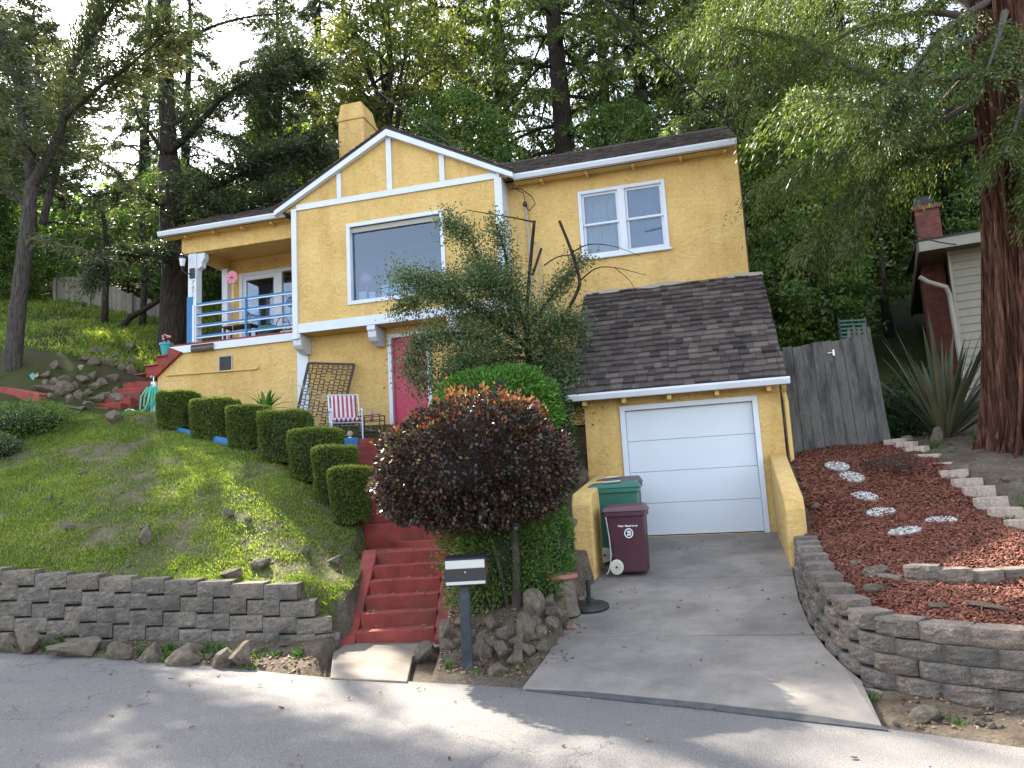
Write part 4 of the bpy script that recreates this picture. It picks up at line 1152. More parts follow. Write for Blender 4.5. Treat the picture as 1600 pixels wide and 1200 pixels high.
# ---- mailbox
mp_ = on_ground(731, 1042); D = mp_.y
mbx = P4('mailbox', 'black and silver mailbox on a worn black post beside the red steps', 'mailbox', (mp_.x, D, mp_.z))
s = D / 1200.0
a = atY(697, 915, D); b = atY(760, 867, D); zb = a.z - mp_.z; zt = b.z - mp_.z; wd = 63 * s
mb = MB(); mb.hexa([(-.055, -.055, -.2), (.055, -.055, -.2), (.055, .055, -.2), (-.055, .055, -.2), (-.05, -.05, zb), (.05, -.05, zb), (.05, .05, zb), (-.05, .05, zb)]); part(mb, 'post', 'postpaint', mbx, bevel=.008)
cxm = (atY(728, 890, D).x - mp_.x); hh = zt - zb
mb = MB(); prof = [(-.12, zb), (.3, zb), (.3, zt - .06), (.26, zt - .015), (.2, zt), (-.06, zt), (-.10, zt - .02), (-.12, zt - .06)]
mb.prism([(cxm - wd/2, y, z) for y, z in prof], (wd, 0, 0)); bx_ = part(mb, 'box', 'mail_black', mbx, bevel=.01)
part(MB().box(cxm - wd/2 + .012, cxm + wd/2 - .012, -.135, -.121, zt - .115, zt - .03), 'flap_handle', 'silver', mbx, bevel=.01)
part(MB().box(cxm - wd/2 + .012, cxm + wd/2 - .012, -.130, -.121, zb + .012, zb + .045), 'base_strip', 'silver', mbx, bevel=.005)
mb = MB(); mb.M = Matrix.Translation((cxm, -.121, zt - .15)) @ Matrix.Rotation(R(90), 4, 'X'); mb.lathe((0, 0, 0), [(0, 0), (.008, 0), (.008, .006), (0, .006)], 10); part(mb, 'lock', 'silver', mbx)
part(MB().box(cxm + wd/2 + .001, cxm + wd/2 + .008, .0, .03, zt - .2, zt - .05).box(cxm + wd/2 + .001, cxm + wd/2 + .009, .0, .07, zt - .08, zt - .05), 'flag', 'redpaint', mbx)

# ---- parasol base
ubp = at_drive(921, 950)
o = P4('parasol_base', 'black round parasol stand without its parasol on the driveway', 'parasol base', (ubp.x, ubp.y, ubp.z))
rr_ = 30 / 1200 * ubp.y
o.rotation_euler = (R(6), 0, 0)
mb = MB(); mb.lathe((0, 0, 0), [(0, 0), (rr_, 0), (rr_ + .004, .012), (rr_, .038), (rr_*.93, .05), (rr_*.4, .062), (.05, .068), (0, .068)], 40); part(mb, 'disc', 'metal_black', o, smooth=True)
mb = MB(); mb.lathe((0, 0, .06), [(.026, 0), (.026, .28), (.021, .282), (.0, .282)], 16); tb = part(mb, 'tube', 'metal_black', o)
for z in (.3, .13): part(MB().tube([(-.02, 0, z), (-.05, -.005, z)], .012, 8), 'clamp_knob', 'metal_black', tb)
# brick fragment and offcut
q = at_drive(893, 982)
o = MB().hexa([(-.07, -.04, 0), (.06, -.05, 0), (.07, .04, 0), (-.05, .05, 0), (-.06, -.04, .07), (.03, -.04, .11), (.04, .03, .10), (-.05, .04, .06)]).build('brick_fragment', M['rockred'], bevel=.01)
o.location = q; tag(o, 'broken brown brick lying at the left edge of the driveway', 'brick')
# red stone slab on its pillar
q = atY(876, 901, 9.35)
o = P4('slab_pillar', 'round red slab capping a rough rock pillar beside the driveway', 'garden pillar', (q.x, q.y, q.z))
part(MB().lathe((0, 0, -.02), [(0, 0), (.19, 0), (.205, .012), (.205, .04), (.19, .052), (0, .056)], 28), 'slab', 'terracotta', o)
mb = MB(); mb.lathe((0.02, .02, -.45), [(0, 0), (.2, 0), (.17, .12), (.15, .3), (.13, .43), (0, .43)], 9); part(mb, 'pillar', 'rock', o, bevel=.02)

# ---- stepping stones on the mulch
SS = [(1308, 730, 'farthest'), (1331, 747, 'second farthest'), (1351, 778, 'third'), (1377, 803, 'fourth'), (1471, 816, 'rightmost'), (1414, 832, 'nearest')]
for x, y, wd_ in SS:
    q = on_ground(x, y); r0 = .185
    pv, pf = MB(), None
    st = P4('stepping_stone', {'farthest': 'round white pebble stepping stone farthest up the mulch, nearest the plank fence', 'second farthest': 'round white pebble stepping stone, second down from the plank fence',
        'third': 'round white pebble stepping stone halfway down the mulch row', 'fourth': 'round white pebble stepping stone on the mulch, one before the lowest of its row',
        'rightmost': 'round white pebble stepping stone lying apart at the right near the edging', 'nearest': 'half sunken round pebble stepping stone nearest the low block wall'}[wd_], 'stepping stone', (q.x, q.y, q.z + .005), 0, 'stepping stones on the mulch')
    e = .3; nrm = Vector((-(float(hz(q.x + e, q.y)) - float(hz(q.x - e, q.y))) / (2*e), -(float(hz(q.x, q.y + e)) - float(hz(q.x, q.y - e))) / (2*e), 1)).normalized()
    st.rotation_euler = nrm.to_track_quat('Z', 'Y').to_euler()
    part(MB().lathe((0, 0, -.02), [(0, 0), (r0, 0), (r0, .035), (r0 - .01, .042), (0, .042)], 28), 'disc', 'concrete', st)
    mb = MB()
    for k in range(230):
        rad = (r0 - .015) * math.sqrt(rnd.random()); an = rnd.random() * 6.283; sz = rnd.uniform(.006, .013)
        c0 = Vector((rad*math.cos(an), rad*math.sin(an), .022)); n = 6
        ring = [(c0.x + sz*math.cos(j*1.047 + an)*1.2, c0.y + sz*math.sin(j*1.047 + an), c0.z) for j in range(n)]
        ring2 = [(c0.x + sz*.7*math.cos(j*1.047 + an)*1.2, c0.y + sz*.7*math.sin(j*1.047 + an), c0.z + .006) for j in range(n)]
        mb.add(ring + ring2, [(j, (j+1) % n, n+(j+1) % n, n+j) for j in range(n)] + [tuple(range(n, 2*n))])
    part(mb, 'pebbles', 'pebble', st)

# ---- wire basket lying on the mulch
q = on_ground(1388, 738)
o = P4('wire_basket', 'rusty dark wire cylinder lying on the red mulch against the edging stones', 'wire basket', (q.x, q.y, q.z + .11), R(-62))
o.rotation_euler = (0, R(8), R(118))
mb = MB(); L_ = .85; r_ = .13
for k in range(9):
    x = -L_/2 + L_*k/8; pts = [(x + rnd.uniform(-.01, .01), r_*math.cos(a) * rnd.uniform(.93, 1.07), r_*.85*math.sin(a) * rnd.uniform(.93, 1.07)) for a in np.linspace(0, 6.283, 15)]
    mb.tube(pts, .006, 5)
part(mb, 'hoops', 'trimwood', o)
mb = MB()
for a in np.linspace(0, 6.283, 15)[:-1]:
    mb.tube([(-L_/2, r_*math.cos(a), r_*.85*math.sin(a)), (0, r_*1.05*math.cos(a), r_*.9*math.sin(a)), (L_/2, r_*math.cos(a), r_*.85*math.sin(a))], .005, 5)
part(mb, 'long_wires', 'trimwood', o)

# ---- plank fence panel at the end of the mulch
o = P4('plank_fence', 'weathered grey plank fence panel leaning behind the mulch bed', 'fence', (0, 0, 0))
A0, A1 = atY(1240, 712, 13.35), atY(1393, 690, 13.2); T0, T1 = atY(1222, 545, 13.45), atY(1361, 522, 13.3)
nb = 9
mb = MB()
for k in range(nb):
    t0, t1 = k / nb + .002, (k + 1) / nb - .002
    a, b, c, d = A0.lerp(A1, t0), A0.lerp(A1, t1), T0.lerp(T1, t0), T0.lerp(T1, t1)
    j = rnd.uniform(-.02, .02); yy = rnd.uniform(-.006, .006)
    a, b, c, d = [p + Vector((0, yy, 0)) for p in (a, b, c, d)]; c = c + Vector((0, 0, j)); d = d + Vector((0, 0, j))
    w3 = Vector((0, .022, 0))
    mb2 = MB().hexa([a, b, b + w3, a + w3, c, d, d + w3, c + w3]); part(mb2, 'plank', 'wood', o, bevel=.003)
for t in (.12, .55, .9):
    a, b = A0.lerp(T0, t), A1.lerp(T1, t); part(MB().bar(a + Vector((0, .06, 0)), b + Vector((0, .06, 0)), .05, .09), 'rail', 'wood', o)
for fx, fy in ((1298, 552), (1310, 620), (1320, 694)):
    a = atY(fx, fy, 13.36); mb = MB(); mb.bar(a + Vector((-.07, -.02, 0)), a + Vector((.06, -.02, .012)), .012, .03, (0, 1, 0)); mb.box(a.x + .02, a.x + .055, a.y - .035, a.y - .012, a.z - .05, a.z + .06); part(mb, 'hinge', 'silver', o)
part(MB().bar(A0 + Vector((-.03, .03, -.3)), T0 + Vector((-.03, .03, -.05)), .09, .09), 'fence_post', 'wood', o)
# broken board ends above the right of the fence, and a green crate behind
mb = MB()
for k, (x, y0, y1) in enumerate(((1328, 530, 514), (1336, 528, 508), (1344, 527, 512), (1352, 526, 505), (1359, 525, 510))):
    a = atY(x, y0 + 12, 13.5); b = atY(x - 2, y1, 13.5); mb.prism([(a.x - .03, a.y, a.z), (a.x + .03, a.y, a.z), (b.x + .03, b.y, b.z - .05), (b.x + .005, b.y, b.z), (b.x - .03, b.y, b.z - .04)], (0, .02, 0))
part(mb, 'broken_slat', 'wood', o)
a = atY(1316, 540, 15.2); b = atY(1352, 495, 15.2)
o = P4('green_crate', 'green slatted crate just visible above the plank fence', 'crate', (a.x, a.y, a.z))
mb = MB(); W_, H_ = b.x - a.x, b.z - a.z
for k in range(7): mb.box(0, W_, 0, .02, H_*k/7, H_*k/7 + .04)
part(mb, 'slats', 'crate', o)
for k in range(3): part(MB().box(W_*k/2 - .02, W_*k/2 + .02, .021, .06, -1.0, H_), 'upright', 'metal_black', o)

# ---- striped garden chair
q = atY(541, 690, 15.35); 
ch_ = P4('garden_chair', 'white metal garden chair with red and white striped cushion on the terrace', 'chair', (q.x, q.y, q.z), R(18))
s = 1.05
mb = MB(); mb.M = Matrix.Rotation(R(0), 4, 'Z')
def cushion(a, b, c, d, th, n=5):
    m = MB(); a, b, c, d = map(Vector, (a, b, c, d)); nn_ = (b - a).cross(d - a).normalized()
    vs, fs = [], []; K = 13
    for side in (0, 1):
        for j in range(K):
            for i in range(K):
                s_, t_ = i/(K-1), j/(K-1)
                p = a.lerp(b, s_).lerp(d.lerp(c, s_), t_); e = min(1, min(s_, 1-s_, t_, 1-t_) * 7)
                tuft = 1 - .3 * abs(math.cos(t_ * math.pi * 3)) ** 6
                vs.append(p + nn_ * ((1 if side == 0 else -1) * th * .5 * (.35 + .65 * math.sqrt(e)) * tuft))
    for side in (0, 1):
        o_ = side * K * K
        for j in range(K-1):
            for i in range(K-1):
                f = (o_ + j*K+i, o_ + j*K+i+1, o_ + (j+1)*K+i+1, o_ + (j+1)*K+i); fs.append(f if side == 0 else f[::-1])
    for i in range(K-1):
        for (p_, q_) in ((i, i+1), ((K-1)*K+i+1, (K-1)*K+i)): fs.append((q_, p_, K*K + p_, K*K + q_))
        for (p_, q_) in (((i+1)*K, i*K), (i*K+K-1, (i+1)*K+K-1)): fs.append((q_, p_, K*K + p_, K*K + q_))
    return m.add(vs, fs)
part(cushion((-.27, -.28, .42), (.27, -.28, .42), (.25, .22, .38), (-.25, .22, .38), .09), 'seat_cushion', 'cushion', ch_, smooth=True)
part(cushion((-.25, .22, .42), (.25, .22, .42), (.25, .42, .98), (-.25, .42, .98), .08), 'back_cushion', 'cushion', ch_, smooth=True)
for sx in (-.3, .3):
    part(MB().tube([(sx, -.26, 0), (sx, -.27, .6), (sx, -.22, .63), (sx, .2, .62), (sx, .28, .6)], .017, 8), 'arm', 'white', ch_)
    part(MB().tube([(sx, .34, 0), (sx, .12, .4), (sx, .44, 1.0)], .015, 8), 'leg', 'white', ch_)
part(MB().tube([(-.3, -.2, .36), (.3, -.2, .36)], .014, 8), 'seat_rail', 'white', ch_); part(MB().tube([(-.3, .44, 1.0), (.3, .44, 1.0)], .014, 8), 'top_rail', 'white', ch_)

# ---- fretwork panel leaning on the wall
c0 = [loc(484, 568, 2.55), loc(555, 570, 2.55), loc(531, 662, 2.0), loc(462, 655, 2.0)]
tl, tr = l2w(c0[0][0], 2.5, c0[0][1]), l2w(c0[1][0], 2.5, c0[1][1]); br, bl = l2w(c0[2][0], 2.0, c0[2][1]), l2w(c0[3][0], 2.0, c0[3][1])
bl = bl + (bl - tl) * .12; br = br + (br - tr) * .12
o = P4('fretwork_panel', 'dark wooden fretwork panel of interlocking squares leaning on the yellow wall', 'screen panel', (0, 0, 0))
def fp(s_, t_): return tl.lerp(tr, s_).lerp(bl.lerp(br, s_), t_)
for a, b in (((0, 0), (1, 0)), ((1, 0), (1, 1)), ((1, 1), (0, 1)), ((0, 1), (0, 0))): part(MB().bar(fp(*a), fp(*b), .055, .04, (0, 1, 0)), 'frame_bar', 'trimwood', o)
mb = MB(); nx_, ny_ = 9, 12
for j in range(ny_):
    for i in range(nx_):
        x, y = (i + .5) / nx_, (j + .5) / ny_
        if (i % 3 == 1 and j % 4 == 2): continue
        dx, dy = .36 / nx_, .36 / ny_
        if (i + j) % 2 == 0:
            for (a, b) in (((-1,-1),(1,-1)), ((1,-1),(1,1)), ((1,1),(-1,1)), ((-1,1),(-1,-1))):
                mb.bar(fp(x + a[0]*dx*1.25, y + a[1]*dy*1.25), fp(x + b[0]*dx*1.25, y + b[1]*dy*1.25), .02, .02, (0, 1, 0))
        elif (i * 3 + j) % 4: mb.bar(fp(x - .5/nx_, y), fp(x + .5/nx_, y), .018, .018, (0, 1, 0))
        else: mb.bar(fp(x, y - .5/ny_), fp(x, y + .5/ny_), .018, .018, (0, 1, 0))
part(mb, 'fretwork', 'trimwood', o)
# wire border fence in front of it
o = P4('wire_border_fence', 'low grey wire border fence in front of the fretwork panel', 'border fence', (0, 0, 0))
A, B = atY(458, 652, 16.0), atY(598, 700, 15.9)
for k, z in enumerate((.02, .3, .72)):
    part(MB().tube([A + Vector((0, 0, z)), A.lerp(B, .5) + Vector((0, 0, z - .03)), B + Vector((0, 0, z))], .008 + .004 * (k == 0), 6), 'rail_wire', 'conduit', o)
for k in range(9): part(MB().tube([A.lerp(B, k/8) + Vector((0, 0, -.1)), A.lerp(B, k/8) + Vector((rnd.uniform(-.02, .02), 0, .85 if k < 2 else .74))], .006, 5), 'upright_wire', 'conduit', o)

# ---- iron plant stand with a bottle, small ornament
q = atY(582, 692, 15.6)
o = P4('iron_plant_stand', 'dark iron plant stand beside the striped chair', 'plant stand', (q.x, q.y, q.z), R(-10))
for x in (-.22, .22):
    for y in (-.15, .15): part(MB().tube([(x, y, 0), (x, y, .56)], .012, 6), 'leg', 'trimwood', o)
for z in (.22, .45, .55): part(MB().tube([(-.22, -.15, z), (.22, -.15, z), (.22, .15, z), (-.22, .15, z), (-.22, -.15, z)], .01, 6), 'shelf_rail', 'trimwood', o)
mb = MB()
for k in range(8): mb.tube([(-.2 + .057*k, -.15, .22), (-.2 + .057*k, .15, .22)], .006, 5)
part(mb, 'shelf_grid', 'trimwood', o)
o = MB().lathe((0, 0, 0), [(0, 0), (.035, 0), (.038, .14), (.015, .2), (.014, .26), (0, .26)], 12).build('bottle', M['pink'], smooth=True)
o.location = q + Vector((.0, -.02, .45)); tag(o, 'small dark pink bottle standing on the iron plant stand', 'bottle')
q = atY(547, 684, 14.8)
o = P4('snail_ornament', 'small cream ornament under the striped chair', 'ornament', (q.x, q.y, 3.0))
mb = MB(); mb.M = Matrix.Translation((0, 0, .1)) @ Matrix.Rotation(R(90), 4, 'X')
mb.lathe((0, 0, -.02), [(0, 0), (.05, 0), (.06, .02), (.05, .04), (0, .04)], 14); part(mb, 'shell', 'curtain', o, smooth=True)
part(MB().lathe((0, 0, 0), [(0, 0), (.05, .0), (.04, .03), (0, .05)], 10), 'foot', 'paper', o)

# ---- hose on its post
q = atY(240, 652, 16.6)
hp = P4('hose_post', 'white post with brass tap at the foot of the porch', 'hose post', (q.x, q.y, q.z - .1))
ztop = atY(240, 597, 16.6).z - (q.z - .1)
part(MB().box(-.05, .05, -.05, .05, 0, ztop), 'post', 'white', hp, bevel=.005)
part(MB().tube([(0, -.02, ztop), (0, -.02, ztop + .12), (-.03, -.06, ztop + .13), (-.03, -.1, ztop + .08)], .014, 8), 'tap', 'silver', hp)
mb = MB()
base = Vector((q.x, q.y - .1, q.z))
for k in range(5):
    xo = -.16 + .08 * k; zz = ztop - .12
    lo_ = .28 + .07 * (k % 3)
    loop = [Vector((xo * .5 - .02, -.08 - .01*k, zz)), Vector((xo - .07, -.1, zz - .2)), Vector((xo - .09, -.1, lo_)), Vector((xo, -.1, lo_ - .1)), Vector((xo + .07, -.1, lo_ + .1)), Vector((xo * .5 + .03, -.08, zz))]
    mb.tube([p + Vector((q.x, q.y, q.z - .1)) for p in loop], .017, 7)
gp = [atY(237, 600, 16.5), atY(232, 625, 16.45), atY(224, 641, 16.4), atY(206, 648, 16.5), atY(196, 658, 16.2), atY(206, 664, 16.0), atY(222, 662, 15.95), atY(234, 654, 16.05),
      atY(226, 648, 16.3), atY(205, 645, 16.4), atY(196, 642, 16.5), atY(203, 640, 16.5), atY(222, 646, 16.3), atY(230, 658, 15.9), atY(214, 666, 15.85)]
sm = []
for i in range(len(gp) - 1):
    for t in (0, .33, .66): 
        p0, p1_, p2, p3 = gp[max(i-1, 0)], gp[i], gp[i+1], gp[min(i+2, len(gp)-1)]
        sm.append(.5 * ((2*p1_) + (p2 - p0)*t + (2*p0 - 5*p1_ + 4*p2 - p3)*t*t + (3*p1_ - p0 - 3*p2 + p3)*t**3))
mb.tube(sm, .017, 7)
tag(mb.build('garden_hose', M['hose'], smooth=True), 'green garden hose looped over the white post and trailing on the ground', 'hose')

# ---- porch things
def onporch(u, v): return l2w(u, v, 4.951)
p = onporch(-11.05, 3.35)
o = P4('porch_table', 'small dark wooden table on the porch behind the blue railing', 'table', p, YAW)
part(MB().box(-.42, .42, -.2, .2, .42, .46), 'tabletop', 'trimwood', o, bevel=.005)
for x in (-.36, .36):
    for y in (-.15, .15): part(MB().box(x-.025, x+.025, y-.025, y+.025, 0, .42), 'leg', 'trimwood', o)
p = onporch(-10.0, 3.0)
o = P4('green_pot', 'green plastic pot on the porch floor behind the railing', 'pot', p)
part(MB().lathe((0,0,0), [(0, 0), (.2, 0), (.27, .2), (.29, .2), (.29, .24), (.25, .24), (.2, .1), (0, .1)], 20), 'pot_body', 'green', o)
p = onporch(-9.4, 3.1)
o = P4('plant_rack', 'dark iron rack with hoops on the porch near the white corner board', 'rack', p, YAW)
for y in (-.15, .15): part(MB().tube([(-.5, y, 0), (-.5, y, .2), (.5, y, .2), (.5, y, 0)], .014, 6), 'rack_frame', 'metal_black', o)
for x in (-.3, .3): part(MB().tube([(x + .2*math.cos(a), 0, .2 + .3*math.sin(a)) for a in np.linspace(0, math.pi, 11)], .01, 6), 'hoop', 'metal_black', o)
mb = MB()
for k in range(9): mb.tube([(-.48 + .12*k, -.15, .2), (-.48 + .12*k, .15, .2)], .008, 5)
part(mb, 'shelf_grid', 'metal_black', o)
p = onporch(-11.0, 2.95)
o = P4('pinwheel', 'pink flower pinwheel on a stick above the porch railing', 'pinwheel', p, YAW)
part(MB().tube([(0, 0, 0), (0, 0, 1.62)], .01, 6), 'stick', 'conduit', o)
mb = MB()
for k in range(8):
    a = k * math.pi / 4; c_, s_ = math.cos(a), math.sin(a); c2_, s2_ = math.cos(a + .7), math.sin(a + .7)
    mb.prism([(0, -.02, 1.62), (.17*c_, -.03, 1.62 + .17*s_), (.17*c2_, -.05, 1.62 + .17*s2_)], (0, .006, 0))
part(mb, 'petals', 'pink', o)
part(MB().lathe((0, -.05, 1.61), [(0, 0), (.03, .0), (.03, .02), (0, .02)], 10), 'boss', 'redpaint', o)
# lantern and numbers on the post, name board
p = l2w(-12.0, 2.645, 6.75)
o = P4('wall_lantern', 'black coach lantern with frosted glass fixed to the porch post', 'lantern', p, YAW)
part(MB().box(-.01, .13, -.03, -.002, -.16, .1), 'back_plate', 'metal_black', o, bevel=.01)
part(MB().tube([(.05, -.04, -.05), (-.02, -.14, -.06), (-.1, -.17, .02), (-.1, -.17, .1)], .014, 8), 'bracket', 'metal_black', o)
part(MB().lathe((-.1, -.17, .12), [(.05, 0), (.085, .2), (0, .2)], 6), 'glass', 'lamp_glass', o)
part(MB().lathe((-.1, -.17, .32), [(.1, 0), (.1, .02), (.05, .1), (.02, .12), (.02, .16), (0, .18)], 6), 'cap', 'metal_black', o)
part(MB().lathe((-.1, -.17, .08), [(.02, 0), (.055, .03), (.055, .045), (0, .045)], 6), 'base', 'metal_black', o)
nums = P4('house_numbers', 'dark house numbers 7476 running down the white porch post', 'house numbers', l2w(-11.95, 2.64, 6.55), YAW)
for k, ch1 in enumerate('7476'): text_mesh('digit', ch1, .16, 'conduit', nums, (0, .012, -.12 - .125*k), (R(90), 0, 0), .25, .004)
o = P4('name_board', 'small dark wooden address board with pale letters under the porch floor', 'sign', l2w(-11.62, 2.6, 4.79), YAW)
part(MB().box(-.31, .31, -.02, .025, -.085, .085), 'board', 'trimwood', o, bevel=.004)
text_mesh('lettering', '7476 WOODROW DR', .068, 'curtain', o, (0, -.023, -.025), (R(90), 0, 0), 0, .002)
q = l2w(-12.45, 2.62, 4.87 - .17)
o = P4('turquoise_pot', 'turquoise glazed pot with pink flowers on the red porch stair', 'pot', l2w(-12.77, 2.75, 4.705))
part(MB().lathe((0, 0, 0), [(0, 0), (.1, 0), (.15, .28), (.17, .28), (.17, .33), (.14, .33), (.1, .15), (0, .15)], 18), 'pot_body', 'teal', o)
mb = MB()
for k in range(14):
    a = rnd.random()*6.28; x, y, z = .08*math.cos(a), .08*math.sin(a), .36 + rnd.random()*.2
    mb.lathe((x, y, z), [(0, 0), (.03, .01), (.035, .03), (0, .04)], 6)
part(mb, 'flowers', 'pink', o)

# ---- overhead wires
def wire(name, label, a, b, sag, r, mat='wire'):
    pts = []
    for k in range(25):
        t = k / 24; p = a.lerp(b, t); p = p + Vector((0, 0, -sag * 4 * t * (1 - t))); pts.append(p)
    return tag(MB().tube(pts, r, 5).build(name, M[mat]), label, 'wire')
wire('service_drop_wire', 'thin wire coming down from the upper left to the corner of the white gable', atY(430, 6, 22), l2w(-3.62, 2.15, 7.62), .25, .014)
wire('overhead_wire', 'dark sagging wire crossing the trees above the right roof', atY(880, -60, 10), atY(1330, 330, 17.5), .35, .018)
wire('neighbor_wire', 'thin twisted wire hanging to the eave of the cream house', atY(1425, 365, 14.5), atY(1494, 382, 15.4), .04, .014)

# ================================================================== NEIGHBOUR HOUSE
C0 = atY(1486, 410, 16.0); vn = 0.0; YN = R(-26)
def locN(x, y, v):
    c_, s_ = math.cos(YN), math.sin(YN); d = ray(x, y); o_ = (C0.x - s_ * v, C0.y + c_ * v)
    t = (-o_[0] * s_ + o_[1] * c_) / (-d.x * s_ + d.y * c_); X, Y, Z = d.x * t, d.y * t, CZ + d.z * t
    return (X - C0.x) * c_ + (Y - C0.y) * s_, Z - C0.z
NH = thing('neighbor_house', 'cream lap-sided house with brown soffit half hidden behind the big redwood', 'house', C0, YN)
un, zn = 0.0, 0.0; zb0 = zn - 4.6
zf = locN(1438, 388, vn - .55)
mb = MB()
k = 0; z = zb0
while z < zn + .25:
    mb.hexa([(un, vn, z), (un + 5, vn, z), (un + 5, vn + .1, z), (un, vn + .1, z), (un, vn + .022, z + .168), (un + 5, vn + .022, z + .168), (un + 5, vn + .1, z + .168), (un, vn + .1, z + .168)])
    z += .17
part(mb, 'siding', 'siding', NH)
part(MB().box(un, un + .1, vn + .101, vn + 7, zb0, zn + .25), 'side_wall', 'siding', NH)
part(MB().box(un - .05, un + .001, vn - .02, vn + .1, zb0, zn + .25), 'corner_trim', 'cream', NH)
ul, zl = zf
mb = MB(); mb.box(ul, un + 5, vn - .55, vn + 7, zl - .03, zl + .0); part(mb, 'soffit', 'soffit', NH)
mb = MB(); mb.box(ul - .02, un + 5, vn - .59, vn - .551, zl - .08, zl + .13); part(mb, 'fascia', 'cream', NH)
part(MB().box(ul - .06, ul - .021, vn - .59, vn + 7, zl - .1, zl + .12), 'side_fascia', 'soffit', NH)
mb = MB(); mb.hexa([(ul-.05, vn-.6, zl+.131), (un+5, vn-.6, zl+.131), (un+5, vn+7, zl+1.2), (ul-.05, vn+7, zl+1.2), (ul-.05, vn-.6, zl+.18), (un+5, vn-.6, zl+.18), (un+5, vn+7, zl+1.25), (ul-.05, vn+7, zl+1.25)]); part(mb, 'roof', 'shingle', NH)
vc = vn + 1.0
ua, za = locN(1442, 445, vc); ub2, _ = locN(1483, 450, vc)
part(MB().box(ua, un - .06, vc, vc + 1.2, zb0, zl - .031), 'brick_chimney', 'brick', NH)
uc1, zc1 = locN(1429, 330, vn + 2.0); uc2, _ = locN(1468, 330, vn + 2.0); _, zcap = locN(1440, 322, vn + 2.0); _, zct = locN(1440, 306, vn + 2.0)
mb = MB(); mb.box(uc1, uc2, vn + 2.0, vn + 2.8, zl + .2, zcap - .1); mb.box(uc1 - .05, uc2 + .05, vn + 1.95, vn + 2.85, zcap - .1, zcap); chs = part(mb, 'chimney_stack', 'brick', NH)
part(MB().box(uc1 + .0, uc2 - .12, vn + 2.1, vn + 2.7, zcap + .001, zct), 'chimney_cap', 'metal_black', chs)
d0_, d1_ = locN(1437, 433, vn + .2), locN(1483, 450, vn - .05)
mb = MB(); pth = [locN(1437, 433, vn - .3), locN(1450, 440, vn - .25), locN(1478, 449, vn - .1), locN(1484, 462, vn - .06), locN(1500, 560, vn - .06), locN(1512, 640, vn - .06)]
mb.tube([(u_, vn - .3 + .24 * min(1, i/3), z_) for i, (u_, z_) in enumerate(pth)], .05, 8); part(mb, 'downspout', 'cream', NH)

# ---- old fence on the hill at the left
o = P4('hillside_fence', 'old grey-brown board fence climbing the hill behind the trees at the left', 'fence', (0, 0, 0))
fpts = [(86, 436, 472, 27.5), (140, 432, 478, 27), (160, 442, 488, 26.6), (205, 460, 505, 26.2), (252, 474, 516, 26), (320, 490, 525, 25.6)]
for (xa, ta, ba, Da), (xb, tb_, bb, Db) in zip(fpts, fpts[1:]):
    m_ = MB(); n = max(3, int((xb - xa) / 7))
    for k in range(n):
        t0, t1 = k / n, (k + .96) / n
        lb = atY(xa, ba + 6, Da).lerp(atY(xb, bb + 6, Db), t0); rb = atY(xa, ba + 6, Da).lerp(atY(xb, bb + 6, Db), t1)
        lt = atY(xa, ta, Da).lerp(atY(xb, tb_, Db), t0); rt = atY(xa, ta, Da).lerp(atY(xb, tb_, Db), t1); q3 = Vector((0, .03, 0)); jj = Vector((0, 0, rnd.uniform(-.04, .04)))
        m_.hexa([lb, rb, rb + q3, lb + q3, lt + jj, rt + jj, rt + q3 + jj, lt + q3 + jj])
    part(m_, 'board_panel', 'fence', o)
    a_ = atY(xa, ba + 8, Da - .06); b_ = atY(xa, ta - 2, Da - .06); part(MB().bar(a_, b_, .1, .1), 'fence_post', 'fence', o)

# ---- solar light, garden ornament at the left
q = on_ground(126, 596)
o = P4('solar_light', 'small solar path light on a brown stake in the rockery', 'garden light', q)
part(MB().tube([(0, 0, -.1), (0, 0, .28)], .012, 6), 'stake', 'trimwood', o); part(MB().lathe((0, 0, .28), [(.02, 0), (.06, .06), (.075, .1), (.0, .13)], 12), 'lamp_head', 'curtain', o)
q = on_ground(52, 594)
o = P4('butterfly_stake', 'blue and yellow butterfly ornament on a thin stake near the left tree', 'ornament', q)
part(MB().tube([(0, 0, -.1), (-.22, 0, .3)], .006, 5), 'stake', 'wire', o)
for c_, (dx, dz) in (('teal', (-.06, .06)), ('teal', (-.02, 0)), ('curtain', (.06, .05))):
    part(MB().prism([(dx - .05, 0, dz + .05), (dx + .04, 0, dz + .12), (dx + .06, 0, dz + .04), (dx, 0, dz)], (0, .01, 0)), 'wing', c_, o)
part(MB().bar((0.02, -.01, 0), (.02, -.01, .16), .015), 'body', 'conduit', o)

# ================================================================== ROCKS
import bmesh
def rock_mesh(seed, sub=3):
    bm = bmesh.new(); bmesh.ops.create_icosphere(bm, subdivisions=sub, radius=1)
    r = random.Random(seed); planes = [(Vector((r.gauss(0, 1), r.gauss(0, 1), r.gauss(0, 1))).normalized(), r.uniform(.42, .8)) for _ in range(13)]
    for v in bm.verts:
        p = v.co.copy()
        for n, d in planes:
            k = p.dot(n)
            if k > d: p -= n * (k - d) * .99
        p *= 1 + .12 * mnoise.noise(p * 1.7 + Vector((seed, 0, 0))) + .06 * mnoise.noise(p * 5 + Vector((seed, 3, 0)))
        v.co = p
    me = bpy.data.meshes.new('rock'); bm.to_mesh(me); bm.free(); return me
RM = {}
for k in range(8):
    for m_ in ('rock', 'rockgrey', 'rockred'):
        if m_ == 'rock': base_ = rock_mesh(k + 1); me = base_
        else: me = base_.copy()
        me.materials.append(M[m_]); RM[(m_, k)] = me
